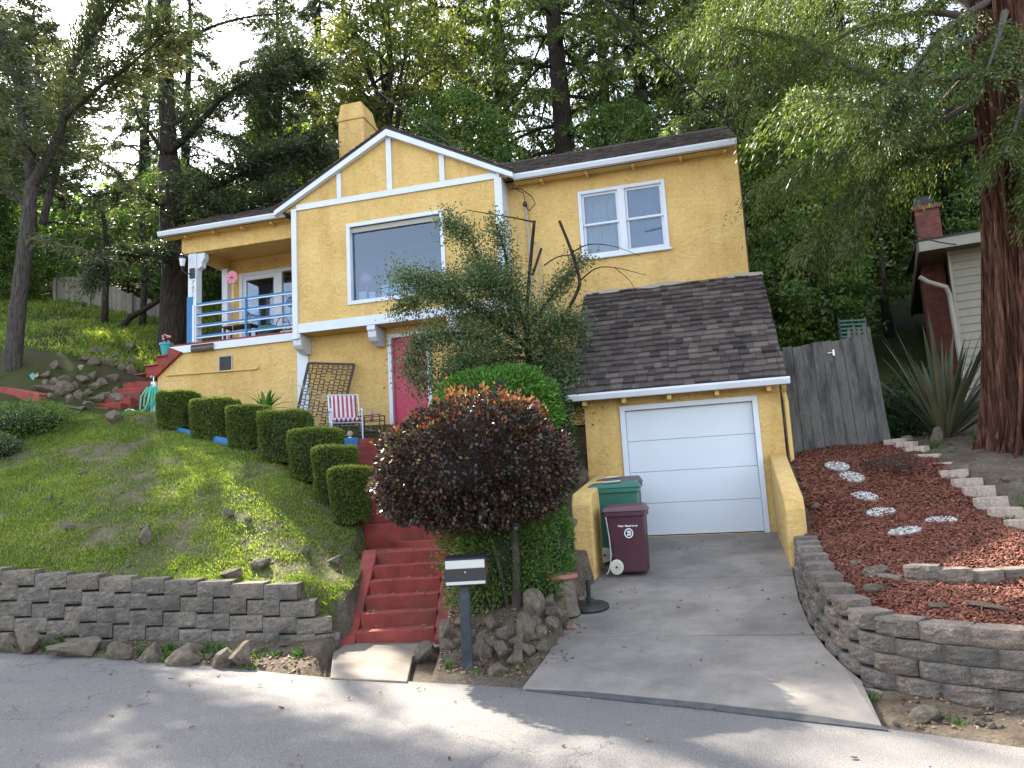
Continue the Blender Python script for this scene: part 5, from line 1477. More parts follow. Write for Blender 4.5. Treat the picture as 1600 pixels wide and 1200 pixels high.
def rock(q, sx, sy, sz, mat, label, group=None, sink=.3):
    o = bpy.data.objects.new('rock', RM[(mat, rnd.randrange(8))]); C.objects.link(o)
    o.location = (q.x, q.y, q.z + sz * (1 - 2 * sink)); o.scale = (sx, sy, sz); o.rotation_euler = (rnd.uniform(-.2, .2), rnd.uniform(-.2, .2), rnd.uniform(-.5, .5))
    return tag(o, label, 'rock', group)
def px_rock(x, y, w, h, mat, label, group=None, sink=.3, D=None):
    """x,y: foot of the rock in the survey, w,h: apparent size"""
    q = on_ground(x, y) if D is None else atY(x, y, D)
    s_ = q.y / 1200; return rock(q, w * s_ / 2, (w + h) * s_ / 4, h * s_ / (2 * (1 - sink)) , mat, label, group, sink)
# big ones, told apart one by one
for a in [(228, 848, 32, 36, 'rock', 'upright brown boulder standing in the middle of the lawn'),
          (408, 890, 40, 16, 'rockgrey', 'flat pale rock in the grass above the left block wall'),
          (365, 902, 56, 18, 'rock', 'long low brown rock lying just above the left block wall'),
          (523, 882, 28, 17, 'rock', 'square brown rock in the lawn beside the red cheek wall'),
          (478, 865, 18, 14, 'rockgrey', 'small white rock in the lawn left of the steps'),
          (357, 808, 26, 14, 'rockgrey', 'flat grey rock in the sunny part of the lawn'),
          (107, 828, 20, 13, 'rockred', 'brown rock at the left of the lawn'),
          (75, 782, 18, 10, 'rockred', 'small tan rock far left on the lawn'),
          (132, 742, 30, 9, 'rockgrey', 'flat white slab in the shaded grass at the left'),
          (388, 816, 15, 8, 'rockgrey', 'round white stone disc lying on the lawn'),
          (535, 790, 0, 0, '', ''),
          (48, 1018, 46, 42, 'rockred', 'reddish angular boulder at the foot of the left block wall'),
          (14, 1017, 44, 34, 'rockred', 'reddish rock at the far left foot of the block wall'),
          (118, 1024, 100, 32, 'rock', 'long dark boulder under the left block wall'),
          (188, 1030, 52, 26, 'rockred', 'tan wedge-shaped rock in the verge'),
          (236, 1036, 46, 32, 'rock', 'mossy rounded rock along the road edge'),
          (288, 1040, 84, 32, 'rock', 'broad brown boulder at the road edge under the block wall'),
          (300, 1020, 46, 20, 'rockred', 'yellowish rock behind the broad brown boulder'),
          (352, 1040, 48, 32, 'rock', 'squat rock next to the upright boulder of the verge'),
          (376, 1037, 42, 38, 'rock', 'upright rounded boulder near the right end of the left block wall'),
          (668, 1033, 56, 36, 'rockgrey', 'large pale angular rock beside the concrete pad'),
          (698, 996, 36, 34, 'rockred', 'tan rock behind the pale one beside the steps'),
          (779, 1052, 46, 18, 'rockgrey', 'flat light grey rock right of the mailbox post'),
          (838, 965, 46, 44, 'rock', 'tall dark rock under the plum bush beside the drive'),
          (792, 1000, 34, 26, 'rock', 'brown rock right of the trunk of the plum bush'),
          (825, 1000, 36, 44, 'rock', 'slanting brown rock leaning in the pile by the drive'),
          (786, 1028, 30, 26, 'rock', 'brown rock near the mailbox'),
          (820, 1023, 40, 24, 'rockgrey', 'grey rock low in the pile by the drive'),
          (743, 1030, 32, 34, 'rock', 'rounded rock just right of the mailbox post'),
          (1448, 1126, 76, 24, 'rockgrey', 'broad pale rock in the verge at the right below the curved wall'),
          (1375, 897, 60, 16, 'rockgrey', 'flat grey stone at the start of the low planter wall'),
          (1340, 812 + 70, 34, 8, 'rock', 'flat tan stone on the mulch behind the curved wall'),
          (1372, 925, 52, 12, 'rockred', 'flat reddish flagstone on the mulch in front of the low planter wall'),
          (1470, 950, 46, 10, 'rock', 'flat tan flagstone on the mulch above the curved wall'),
          (1555, 952, 80, 10, 'rockred', 'wide flat reddish flagstone at the right edge'),
          (1498, 740, 40, 18, 'rockgrey', 'rough white rock among the edging stones'),
          (1527, 752, 26, 14, 'rockgrey', 'smaller rough white rock beside the edging stones'),
          (1415, 692, 40, 12, 'rock', 'flat rock right of the plank fence'),
          (1465, 690, 30, 24, 'rockgrey', 'rounded blue-grey boulder under the spiky flax plant'),
          (1575, 752, 22, 10, 'rockred', 'tan stone on the bare soil under the redwood'),
          (1275, 793, 20, 8, 'rockred', 'tan stone on the mulch beside the yellow wall'),
          (180, 660, 34, 20, 'rockred', 'pale boulder beside the lowest red side step'),
          (120, 640, 44, 7, 'rockred', 'flat pinkish slab leading to the side steps'),
          (70, 611, 46, 14, 'rockgrey', 'grey rock behind the low red step'),
          (205, 584, 22, 16, 'rockgrey', 'white rock in the rockery'), (192, 578, 18, 14, 'rockgrey', 'pale blue-grey rock in the rockery'),
          (88, 575, 30, 14, 'rockgrey', 'flat whitish rock near the left tree'),
          (940, 900, 26, 16, 'rockgrey', 'small grey stone tucked beside the maroon bin')]:
    if a[2] == 0: continue
    px_rock(*a)
# heaps whose stones look alike
heap = [(716, 1010), (735, 1000), (757, 1008), (770, 1018), (808, 1012), (848, 1000), (862, 985), (846, 1020), (805, 1040), (760, 1028), (770, 985), (722, 980), (700, 1015), (868, 965), (855, 945), (872, 930), (835, 985)]
for i, (x, y) in enumerate(heap): px_rock(x, y, rnd.uniform(22, 36), rnd.uniform(16, 26), rnd.choice(['rock', 'rock', 'rockgrey', 'rockred']), 'weathered brown rock in the heap under the plum bush', 'rocks heaped between steps and driveway')
for i in range(14): px_rock(rnd.uniform(862, 892), rnd.uniform(815, 895), rnd.uniform(20, 34), rnd.uniform(16, 28), 'rock' if i % 3 else 'rockgrey', 'dark rock in the stack left of the yellow drive wall', 'rocks stacked left of the yellow drive wall', D=10.6 + rnd.uniform(-.2, .2))
for i in range(22): px_rock(rnd.uniform(72, 192), 0, 0, 0, 'rock', '') if False else px_rock(70 + (i * 37) % 118, 590 + (i * 23) % 44, rnd.uniform(14, 32), rnd.uniform(9, 18), rnd.choice(['rock', 'rockgrey', 'rock']), 'lichen-grey rock in the rockery left of the side steps', 'rocks in the rockery')
for i in range(16): px_rock(rnd.uniform(120, 245), rnd.uniform(545, 575), rnd.uniform(16, 30), rnd.uniform(8, 15), 'rock', 'dark rock on the slope below the big dark tree', 'rocks on the slope')
for i in range(20): px_rock(rnd.uniform(5, 500), rnd.uniform(1008, 1040) , rnd.uniform(8, 18), rnd.uniform(5, 10), rnd.choice(['rock', 'rockgrey', 'rockred']), 'small stone in the dirt verge under the left block wall', 'small verge stones')
for i in range(26): px_rock(rnd.uniform(60, 560), rnd.uniform(760, 900), rnd.uniform(5, 14), rnd.uniform(3, 6), rnd.choice(['rockgrey', 'rockred']), 'small pale stone lying in the lawn', 'small stones in the lawn')
for i in range(10): px_rock(rnd.uniform(1370, 1600), rnd.uniform(1095, 1140), rnd.uniform(8, 24), rnd.uniform(5, 9), rnd.choice(['rock', 'rockgrey']), 'small stone in the verge at the right below the curved wall', 'small right verge stones')
# ================================================================== PLANTS
def unit(a): return a / np.maximum(1e-9, np.linalg.norm(a, axis=1, keepdims=True))
def leaves(name, P, Dv, L, W, mat, parent=None, r=rng, fold=0):
    """rhombic leaves at P along Dv"""
    n = len(P); L = np.broadcast_to(np.asarray(L, float), (n,))[:, None]; W = np.broadcast_to(np.asarray(W, float), (n,))[:, None]
    Dv = unit(Dv); S = unit(np.cross(Dv, unit(r.normal(size=(n, 3)))))
    V = np.empty((n, 4, 3)); V[:, 0] = P; V[:, 1] = P + Dv * L * .45 + S * W * .5; V[:, 2] = P + Dv * L; V[:, 3] = P + Dv * L * .45 - S * W * .5
    return mesh_np(name, V.reshape(-1, 3), np.arange(n * 4).reshape(n, 4), mat, parent)

def curve_pts(P, n):
    P = [Vector(p) for p in P]; out = []
    for i in range(len(P) - 1):
        for k in range(n):
            t = k / n; p0, p1, p2, p3 = P[max(i-1, 0)], P[i], P[i+1], P[min(i+2, len(P)-1)]
            out.append(.5 * ((2*p1) + (p2 - p0)*t + (2*p0 - 5*p1 + 4*p2 - p3)*t*t + (3*p1 - p0 - 3*p2 + p3)*t**3))
    out.append(P[-1]); return out

def sprays(path, n, wid, per, droop, r, s0=.1, flat=.25, clump=.12, taper=.6):
    """leaf positions and directions on side twigs along a branch"""
    A = np.array([tuple(p) for p in path]); seg = np.linalg.norm(np.diff(A, axis=0), axis=1); cum = np.concatenate([[0], np.cumsum(seg)]); T = cum[-1]
    s = s0 + (1 - s0) * r.random(n) ** .8
    C0 = np.stack([np.interp(s * T, cum, A[:, k]) for k in range(3)], 1)
    e = .03; C1 = np.stack([np.interp(np.minimum(1, s + e) * T, cum, A[:, k]) for k in range(3)], 1); C1 -= np.stack([np.interp(np.maximum(0, s - e) * T, cum, A[:, k]) for k in range(3)], 1)
    t = unit(C1); side = unit(np.cross(t, np.array([[0, 0, 1.]])) + r.normal(size=(n, 3)) * .05)
    sg = np.where(r.random(n) < .5, -1, 1)[:, None]
    tw = unit(t * .7 + side * sg + r.normal(size=(n, 3)) * flat); ln = (wid * (1 - taper * s) * (.5 + .7 * r.random(n)))[:, None]
    k = r.random((n, per, 1)) 
    P = C0[:, None] + tw[:, None] * (ln[:, None] * k); P[..., 2] -= (droop * (k[..., 0] * ln) ** 1.3)
    P = P + r.normal(size=(n, per, 3)) * (clump * wid * .5)
    Dv = tw[:, None] + r.normal(size=(n, per, 3)) * .45; Dv[..., 2] -= droop * (.4 + k[..., 0])
    return P.reshape(-1, 3), Dv.reshape(-1, 3)

def conifer_meshes(seed, h, r0, crown0, spread, nb, tw, per, L, W, droop, mat, bark, rise=.15, wid=.9):
    r = np.random.default_rng(seed); mb = MB()
    tp = [Vector((.25*math.sin(k*.7 + seed)*k/12, .2*math.cos(k*.5 + seed)*k/12, h*k/12)) for k in range(13)]
    mb.tube([(tp[0].x, tp[0].y, -.8)] + tp, [r0*1.35] + [r0*(1.12 if k == 0 else 1) * (1 - .93*k/12) + .01 for k in range(13)], 10)
    PP, DD = [], []
    for b in range(nb):
        t = crown0 + (1 - crown0) * (b / nb) ** .9; z = h * t; az = b * 2.4 + r.normal() * .3
        ln = spread * (1 - ((t - crown0) / (1 - crown0))) ** .75 * (.55 + .6 * r.random()) + .35
        base = tp[min(12, int(t*12))].lerp(tp[min(12, int(t*12)+1)], (t*12) % 1); base = Vector((base.x, base.y, z))
        d = Vector((math.cos(az), math.sin(az), 0)); up = rise + .3*t
        pa = [base + d*ln*q + Vector((0, 0, ln*(up*q - (.45*droop + .12)*q*q*1.4))) for q in (0, .25, .5, .75, 1)]
        mb.tube(pa, [max(.012, r0*.22*(1 - t*.6)*(1 - q*.85)) for q in (0, .25, .5, .75, 1)], 5, cap=False)
        P, D_ = sprays(pa, max(6, int(tw * ln / spread)), wid * (.4 + .6*ln/spread), per, droop, r, .15, flat=.16, clump=.07)
        PP.append(P); DD.append(D_)
    P = np.concatenate(PP); D_ = np.concatenate(DD)
    t = mb.build('trunk', bark); c = leaves('crown', P, D_, L*(.6+.8*r.random(len(P))), W, mat, r=r)
    me1, me2 = t.data, c.data; bpy.data.objects.remove(t); bpy.data.objects.remove(c)
    return me1, me2

def broad_meshes(seed, h, r0, crown0, rad, ncl, per, L, W, mat, bark, clr=.7, squash=1.0):
    r = np.random.default_rng(seed); mb = MB()
    cz = h * (crown0 + 1) / 2; rz = h * (1 - crown0) / 2 * squash
    tp = [Vector((.3*math.sin(k + seed)*k/6, .3*math.cos(k*1.3 + seed)*k/6, cz*k/6)) for k in range(7)]
    mb.tube([(0, 0, -.6)] + tp, [r0*1.25] + [r0*(1 - .6*k/6) for k in range(7)], 8)
    u = unit(r.normal(size=(ncl, 3))); rr2 = (.35 + .65 * r.random(ncl) ** .5)[:, None]
    cen = u * rr2 * np.array([[rad, rad, rz]]) + np.array([[tp[-1].x, tp[-1].y, cz]])
    for k in range(0, ncl, max(1, ncl // 26)):
        a = tp[3 + k % 4]; b = Vector(cen[k]); m_ = a.lerp(b, .5) + Vector((0, 0, .25)); mb.tube([a, m_, b], [r0*.35, r0*.2, .015], 5, cap=False)
    cr = clr * (.5 + .8 * r.random(ncl))
    q = unit(r.normal(size=(ncl*per, 3))) * (r.random((ncl*per, 1)) ** .45); q *= np.repeat(cr, per)[:, None]; q[:, 2] *= .6
    P = np.repeat(cen, per, 0) + q; D_ = q + r.normal(size=P.shape) * .5 + np.array([[0, 0, -.25]])
    t = mb.build('trunk', bark); c = leaves('crown', P, D_, L*(.6+.8*r.random(len(P))), W, mat, r=r)
    me1, me2 = t.data, c.data; bpy.data.objects.remove(t); bpy.data.objects.remove(c)
    return me1, me2

def plant_tree(kind, name, label, X, Y, sc_=1, rz=0, group=None, z=None):
    me = PROTO[kind]
    o = thing(name, label, 'tree', (X, Y, float(hz(X, Y)) if z is None else z), rz, group)
    o.scale = (sc_, sc_, sc_)
    for nm, m_ in (('trunk', me[0]), ('crown', me[1])):
        c = bpy.data.objects.new(nm, m_); C.objects.link(c); c.parent = o
    return o

PROTO = {
 'redwood': conifer_meshes(1, 27, .5, .2, 4.8, 84, 62, 17, .24, .055, .6, M['redwood_leaf'], M['barkdark'], .05, 1.5),
 'redwood2': conifer_meshes(2, 24, .42, .12, 4.4, 80, 60, 17, .24, .055, .5, M['dark_leaf'], M['barkdark'], .1, 1.4),
 'cypress': conifer_meshes(3, 17, .3, .22, 4.4, 60, 60, 16, .22, .05, .15, M['dark_leaf'], M['barkgrey'], .45, 1.3),
 'pine': conifer_meshes(4, 15, .24, .3, 3.6, 50, 56, 14, .22, .045, .1, M['pine_leaf'], M['barkgrey'], .5, 1.2),
 'broad': broad_meshes(5, 11, .22, .25, 3.0, 230, 110, .16, .085, M['mid_leaf'], M['barkdark'], .75),
 'broad_bright': broad_meshes(6, 9, .18, .2, 2.6, 200, 110, .15, .085, M['bright_leaf'], M['barkdark'], .7),
 'broad_yellow': broad_meshes(7, 13, .22, .35, 3.0, 200, 110, .16, .08, M['yellow_leaf'], M['barkdark'], .75),
 'shrub': broad_meshes(8, 4, .07, .0, 1.9, 120, 100, .13, .075, M['mid_leaf'], M['barkdark'], .55),
}
TR = [
 ('redwood', 'redwood_tree', 'tall redwood with bare dark trunk behind the middle of the roof', 2.6, 29, 1.0, 0),
 ('redwood2', 'redwood_tree', 'dark conifer just right of the tall redwood behind the roof', 6.6, 33, 1.0, 1),
 ('redwood', 'redwood_tree', 'drooping redwood above the right end of the roof', 7.3, 22.5, .8, 2),
 ('redwood', 'redwood_tree', 'redwood behind the brick chimney of the cream house', 12.5, 26, .85, 3),
 ('redwood2', 'redwood_tree', 'conifer filling the top right corner beyond the big trunk', 16.5, 24, .95, 4),
 ('redwood2', 'redwood_tree', 'tall dark conifer left of the yellow chimney', -8.2, 33, .8, 5),
 ('redwood', 'redwood_tree', 'hazy conifer above the peak of the gable', -3.0, 36, .92, 1.5),
 ('redwood2', 'redwood_tree', 'dark conifer seen between the left cypress and the chimney', -11.6, 38, .72, 0.4),
 ('redwood2', 'redwood_tree', 'dark conifer behind the massive cypress', -15.5, 36, .72, 5.4),
 ('redwood', 'redwood_tree', 'pale conifer between the chimney and the tall redwood', .2, 38, .9, 2.9),
 ('redwood2', 'redwood_tree', 'far conifer in the gap left of the tall redwood', -1.8, 42, .85, 1.1),
 ('redwood', 'redwood_tree', 'far conifer above the middle of the right roof', 6.0, 40, .85, 3.6),
 ('redwood2', 'redwood_tree', 'far conifer above the right end of the roof', 10.5, 38, .95, 0.9),
 ('redwood', 'redwood_tree', 'far conifer left of the big redwood trunk', 15.5, 34, .9, 4.9),
 ('redwood2', 'redwood_tree', 'far conifer directly above the chimney', -6.2, 41, .8, 5.9),
 ('redwood2', 'redwood_tree', 'far conifer between the two big left trunks', -19.5, 40, .85, 5.2),
 ('broad', 'broadleaf_tree', 'dark green tree above the eave of the cream house', 13.2, 21.5, .7, 3.2),
 ('broad', 'broadleaf_tree', 'low dark tree right behind the roof of the cream house', 15.6, 22.5, .8, 1.2),
 ('redwood2', 'redwood_tree', 'distant conifer at the far left edge', -24, 33, 1.0, 2.2),
 ('cypress', 'cypress_tree', 'grey-green cypress behind the hillside fence at the left', -18.6, 29, .75, .5),
 ('pine', 'pine_tree', 'bare-branched pine at the far left edge', -17.0, 23.5, .95, 1.2),
 ('pine', 'pine_tree', 'thin pine between the two big left trunks', -19.8, 31, .8, 2.5),
 ('cypress', 'cypress_tree', 'dark spreading cypress over the porch roof', -7.6, 25.5, .62, 3.3),
 ('broad_yellow', 'broadleaf_tree', 'yellow-green sunlit tree right of the chimney', -4.1, 27.5, 1.05, .3),
 ('broad', 'broadleaf_tree', 'dense green tree behind the ridge of the gable', -1.6, 27, .8, 1.9),
 ('broad_bright', 'broadleaf_tree', 'bright leafy tree glowing behind the left trees', -13.4, 30, .62, 2.0),
 ('broad_bright', 'broadleaf_tree', 'light green sunlit tree between porch roof and chimney', -7.6, 28.5, .72, 4.0),
 ('broad', 'broadleaf_tree', 'green tree behind the right half of the roof', 4.8, 26.5, .7, .8),
 ('broad_bright', 'broadleaf_tree', 'bright green tree right of the yellow house', 8.2, 20.8, .8, 5.2),
 ('broad', 'broadleaf_tree', 'dark leafy tree behind the plank fence', 9.6, 23.5, .9, 3.0),
 ('broad_yellow', 'broadleaf_tree', 'pale green tree in front of the brick chimney', 10.8, 21.5, .62, 2.8),
 ('broad_yellow', 'broadleaf_tree', 'yellow-green tree high above the right roof', 9.8, 31, 1.2, 1.1),
 ('broad', 'broadleaf_tree', 'dark tree behind the fence on the hill', -19.5, 26, .8, 2.1),
 ('broad', 'broadleaf_tree', 'green tree between the pines at the left', -10.5, 36, .7, 4.4),
]
for k, nm, lb, X, Y, s_, rz in TR: plant_tree(k, nm, lb, X, Y, s_, rz, 'trees of the wood behind the houses')
SH = [(-18, 27.2), (-16.2, 28.3), (-15, 29.6), (-12.6, 28.2), (-11, 27.5), (-9.8, 29), (-8.3, 30.2), (-6.5, 27.8), (4.6, 20.2), (6, 19.3), (7.4, 18.6), (6.6, 21.8), (8.4, 22.4), (10.8, 23.4), (-20, 29), (5.1, 22.7), (-22.5, 27)]
for i, (X, Y) in enumerate(SH):
    me = PROTO['shrub']; s_ = rnd.uniform(.7, 1.05)
    side = 'left' if X < -5 else 'right'
    o = thing('shrub', 'leafy green shrub in the thicket behind the hillside fence' if side == 'left' else 'leafy green shrub in the thicket behind the plank fence', 'shrub', (X, Y, float(hz(X, Y)) - .1), rnd.random()*6, 'thicket shrubs at the ' + side)
    o.scale = (s_, s_, s_)
    for n2, m_ in (('stem', me[0]), ('foliage', me[1])): c = bpy.data.objects.new(n2, m_); C.objects.link(c); c.parent = o
# far-off wood that reads as one mass
n = 70000
X = rng.uniform(-45, 45, n); Y = rng.uniform(37, 50, n); hh_ = (2 + 3.6 * (.5 + .5 * np.sin(X * .8 + np.sin(Y * .7) * 2)) * (.4 + .6 * rng.random(n))) 
Z = hz(X, Y) + hh_ * rng.random(n)
tag(leaves('distant_wood', np.stack([X, Y, Z], 1), rng.normal(size=(n, 3)), .5, .28, M['mid_leaf']), 'far-off wood on the hill behind all the trees', None, None, 'stuff')

# ---- trees with limbs surveyed one by one
def limbs(name, label, D, lst, foliage, bark, leafmat_, group=None):
    """lst: polylines in the survey [(x,y,dD),...], r0, r1, foliated?"""
    p0 = atY(lst[0][0][0][0], lst[0][0][0][1], D)
    o = thing(name, label, 'tree', p0)
    mb = MB(); PP, DD = [], []
    for pts, r0, r1, fol in lst:
        pa = curve_pts([atY(x, y, D + dd) - p0 for x, y, dd in pts], 5); n = len(pa)
        mb.tube(pa, [r0 + (r1 - r0) * (k/(n-1)) for k in range(n)], 10 if r0 > .1 else 6)
        if fol:
            nn_, wid, per, droop, s0 = fol; P, Dd = sprays(pa, nn_, wid, per, droop, rng, s0, clump=(.42 if D < 15 else .14), flat=(1.1 if D < 15 else .3), taper=.35); PP.append(P); DD.append(Dd)
            # visible twigs
            L_ = sum((pa[i+1]-pa[i]).length for i in range(n-1))
            for k in range(int(L_ * 2.2)):
                i = rnd.randrange(int(n*s0), n - 1); b = pa[i]; t = (pa[i+1] - b).normalized(); sd = t.cross(Vector((0,0,1))).normalized() * rnd.choice((-1, 1)); e_ = (t*.6 + sd + Vector((0, 0, rnd.uniform(-.3, .5)))).normalized() * wid * rnd.uniform(.4, .9)
                mb.tube([b, b + e_*.5 + Vector((0,0,.03)), b + e_ - Vector((0,0,droop*wid*.4))], [max(.008, r1*.7), .01, .005], 4, cap=False)
    mb.build('trunk', bark, o, smooth=True)
    if PP:
        P = np.concatenate(PP); Dd = np.concatenate(DD); L, W = foliage
        leaves('crown', P, Dd, L * (.6 + .8*rng.random(len(P))), W, leafmat_, o)
    return o
F1 = (260, 1.15, 20, .1, .1)
limbs('cypress_tree', 'grey-trunked cypress at the left with forked bare limbs', 18.5,
 [([(18, 590, 0), (28, 480, 0), (42, 360, 0), (50, 285, 0)], .22, .15, None),
  ([(50, 285, 0), (36, 200, .3), (22, 120, .5), (-20, 20, .8)], .13, .05, F1),
  ([(50, 290, 0), (78, 240, -.3), (98, 190, -.5), (112, 110, -.6), (150, 50, -.6), (190, -10, -.7)], .14, .04, F1),
  ([(66, 350, .8), (92, 250, .8), (120, 150, .9), (150, 40, 1.0), (160, -60, 1)], .1, .04, F1),
  ([(100, 185, -.5), (150, 140, -1.2), (205, 100, -1.6), (270, 40, -2)], .07, .02, (240, 1.1, 20, .1, .1)),
  ([(45, 330, 0), (15, 290, .4), (-30, 250, .6)], .07, .03, (80, 1.0, 14, .1, .1)),
  ([(40, 380, 0), (60, 372, -1), (90, 385, -1.6), (130, 390, -2), (180, 410, -2.3)], .05, .015, (40, .7, 10, .1, .1)),
  ([(60, 250, 0), (30, 215, -1), (-10, 205, -1.5)], .05, .015, (70, .8, 14, .1, .1)),
  ([(75, 255, 0), (120, 240, 1), (170, 260, 1.4), (210, 300, 1.6)], .05, .015, (80, .9, 14, .1, .1))],
 (.17, .035), M['barkgrey'], M['pine_leaf'])
F2 = (420, 1.35, 22, .12, .1)
limbs('cypress_tree', 'massive dark-trunked cypress rising behind the porch post', 22.5,
 [([(268, 575, 0), (271, 510, 0), (274, 420, 0), (268, 330, 0), (264, 250, .2)], .45, .33, None),
  ([(264, 250, .2), (260, 150, .3), (258, 60, .3), (254, -80, .3)], .27, .18, (180, 1.0, 16, .15, .05)),
  ([(266, 300, 0), (300, 290, -.8), (350, 285, -1.4), (410, 250, -1.8), (460, 240, -2), (500, 228, -2.2)], .13, .03, F2),
  ([(262, 240, 0), (300, 205, -.5), (350, 150, -.8), (400, 120, -1), (470, 80, -1)], .12, .03, (260, 1.3, 20, .12, .1)),
  ([(260, 250, 0), (240, 215, -.4), (215, 180, -.8), (195, 110, -1)], .08, .02, (36, .7, 14, .12, .2)),
  ([(266, 330, 0), (230, 310, -.8), (200, 300, -1.3), (150, 305, -1.6)], .07, .02, (90, .9, 16, .1, .1)),
  ([(262, 200, 0), (320, 165, 1), (400, 130, 1.5), (500, 110, 2)], .1, .03, F2),
  ([(270, 340, 0), (330, 320, -1.5), (380, 330, -2), (440, 300, -2.2)], .08, .02, (260, 1.1, 20, .12, .1)),
  ([(272, 400, 0), (230, 390, -1.2), (180, 400, -1.9), (140, 430, -2.2)], .06, .02, (260, 1.1, 20, .2, .1)),
  ([(260, 130, 0), (300, 60, -.6), (370, 30, -.8), (450, 20, -1)], .08, .02, (130, 1.0, 14, .12, .1))],
 (.17, .04), M['barkdark'], M['dark_leaf'])
limbs('leaning_tree', 'small crooked trunk leaning in the grass below the hillside fence', 24.5,
 [([(188, 512, 0), (205, 495, 0), (228, 482, 0), (255, 462, 0), (265, 430, 0)], .11, .07, None), ([(222, 520, .5), (224, 480, .5), (226, 420, .5), (222, 350, .5)], .12, .08, (70, .9, 14, .1, .4)),
  ([(163, 505, .3), (165, 450, .3), (168, 400, .3), (160, 330, .3)], .12, .07, (80, .9, 14, .1, .4))], (.15, .04), M['barkdark'], M['dark_leaf'])
limbs('slender_tree', 'slender dark trunk behind the porch roof', 25, [([(404, 345, 0), (404, 280, 0), (402, 230, 0), (408, 150, 0)], .12, .07, (260, 1.2, 20, .1, .3))], (.15, .04), M['barkdark'], M['bright_leaf'])

# the big redwood at the right edge, with limbs drooping to the left over the garden
B0 = atY(1588, 712, 11.6)
rw = thing('redwood_tree', 'huge redwood with furrowed red bark at the right edge', 'tree', B0)
Tt = [atY(x, y, 11.6) - B0 for x, y in ((1602, 760), (1602, 712), (1603, 660), (1603, 560), (1598, 400), (1585, 200), (1570, 0), (1552, -260), (1535, -560), (1500, -1200))]
Tr = [1.0, .80, .64, .59, .57, .54, .51, .42, .3, .1]
pa = curve_pts(Tt, 10); nn_ = 180; vs, fs = [], []
tl_ = np.linspace(0, 1, len(pa)); 
for i, p in enumerate(pa):
    f_ = i / 10; r0 = float(np.interp(f_, range(len(Tr)), Tr))
    for k in range(nn_):
        a = 2*math.pi*k/nn_
        q = Vector((math.cos(a)*2.6, math.sin(a)*2.6, p.z * .22))
        g = mnoise.noise(q * 1.6 + Vector((0, 0, 5))) ; g2 = abs(mnoise.noise(Vector((math.cos(a)*7, math.sin(a)*7, p.z*.22)))) 
        rr2 = r0 * (1 + .09 * g - .3 * (1 - min(1, g2 * 3.4)) + (.12 * math.sin(a*5 + 1) if i < 14 else 0) * (1 - i/14 if i < 14 else 0))
        vs.append((p.x + math.cos(a)*rr2, p.y + math.sin(a)*rr2, p.z))
for i in range(len(pa)-1):
    for k in range(nn_): fs.append((i*nn_+k, i*nn_+(k+1) % nn_, (i+1)*nn_+(k+1) % nn_, (i+1)*nn_+k))
MB().add(vs, fs).build('trunk', M['barkred'], rw, smooth=True)
LB = [([(1540, 55), (1480, 80), (1410, 130), (1330, 150), (1230, 150)], 11.6, 10.4, (230, 1.1, 15, .75)),
      ([(1545, 110), (1470, 125), (1400, 135), (1320, 100), (1230, 60), (1120, 40)], 11.6, 12.8, (260, 1.2, 15, .7)),
      ([(1530, 30), (1440, 20), (1330, 50), (1230, 100), (1150, 130)], 11.6, 13.8, (260, 1.2, 15, .7)),
      ([(1545, 40), (1450, -30), (1320, -20), (1200, 10), (1060, 60)], 11.6, 14.5, (300, 1.3, 15, .7)),
      ([(1535, 150), (1450, 190), (1380, 250), (1300, 330), (1260, 380)], 11.8, 13.6, (230, 1.1, 15, .8)),
      ([(1540, 150), (1470, 190), (1400, 230), (1360, 290), (1330, 370)], 11.6, 12.6, (200, .8, 15, .7)),
      ([(1550, 90), (1500, 130), (1430, 200), (1340, 230), (1250, 260), (1190, 290)], 11.6, 13.6, (260, 1.1, 15, .8)),
      ([(1555, -20), (1480, -40), (1380, -60), (1260, -50), (1120, -20)], 11.6, 11.8, (280, 1.2, 15, .7)),
      ([(1590, 60), (1640, 100), (1680, 160)], 11.3, 10.6, (120, .9, 15, .7)), ([(1590, 130), (1600, 150), (1590, 190), (1570, 240)], 11.2, 10.4, (130, .7, 15, .8)),
      ([(1570, 20), (1560, 60), (1540, 120)], 11.2, 10.4, (100, .6, 14, .8)), ([(1600, 200), (1625, 230), (1640, 300)], 11.2, 10.6, (120, .7, 15, .8)),
      ([(1540, 205), (1500, 225), (1450, 235), (1405, 240)], 11.6, 12.6, (90, .5, 14, .5)), ([(1550, 0), (1500, 30), (1440, 90), (1400, 170), (1370, 200)], 11.4, 11.0, (180, .9, 15, .8))]
mb = MB(); PP, DD = [], []
for pts, Da, Db, fol in LB:
    n = len(pts); pa = curve_pts([atY(x, y, Da + (Db - Da)*k/(n-1)) - B0 for k, (x, y) in enumerate(pts)], 5)
    mb.tube(pa, [.06*(1 - .85*k/(len(pa)-1)) + .006 for k in range(len(pa))], 6, cap=False)
    P, Dd = sprays(pa, int(fol[0] * 1.15), fol[1], 26, fol[3], rng, .12, clump=.08, taper=.3); PP.append(P); DD.append(Dd)
part(mb, 'limbs', 'twig', rw, smooth=True)
P = np.concatenate(PP); Dd = np.concatenate(DD)
leaves('crown', P, Dd, .085*(.6+.8*rng.random(len(P))), .02, M['redwood_lit'], rw)

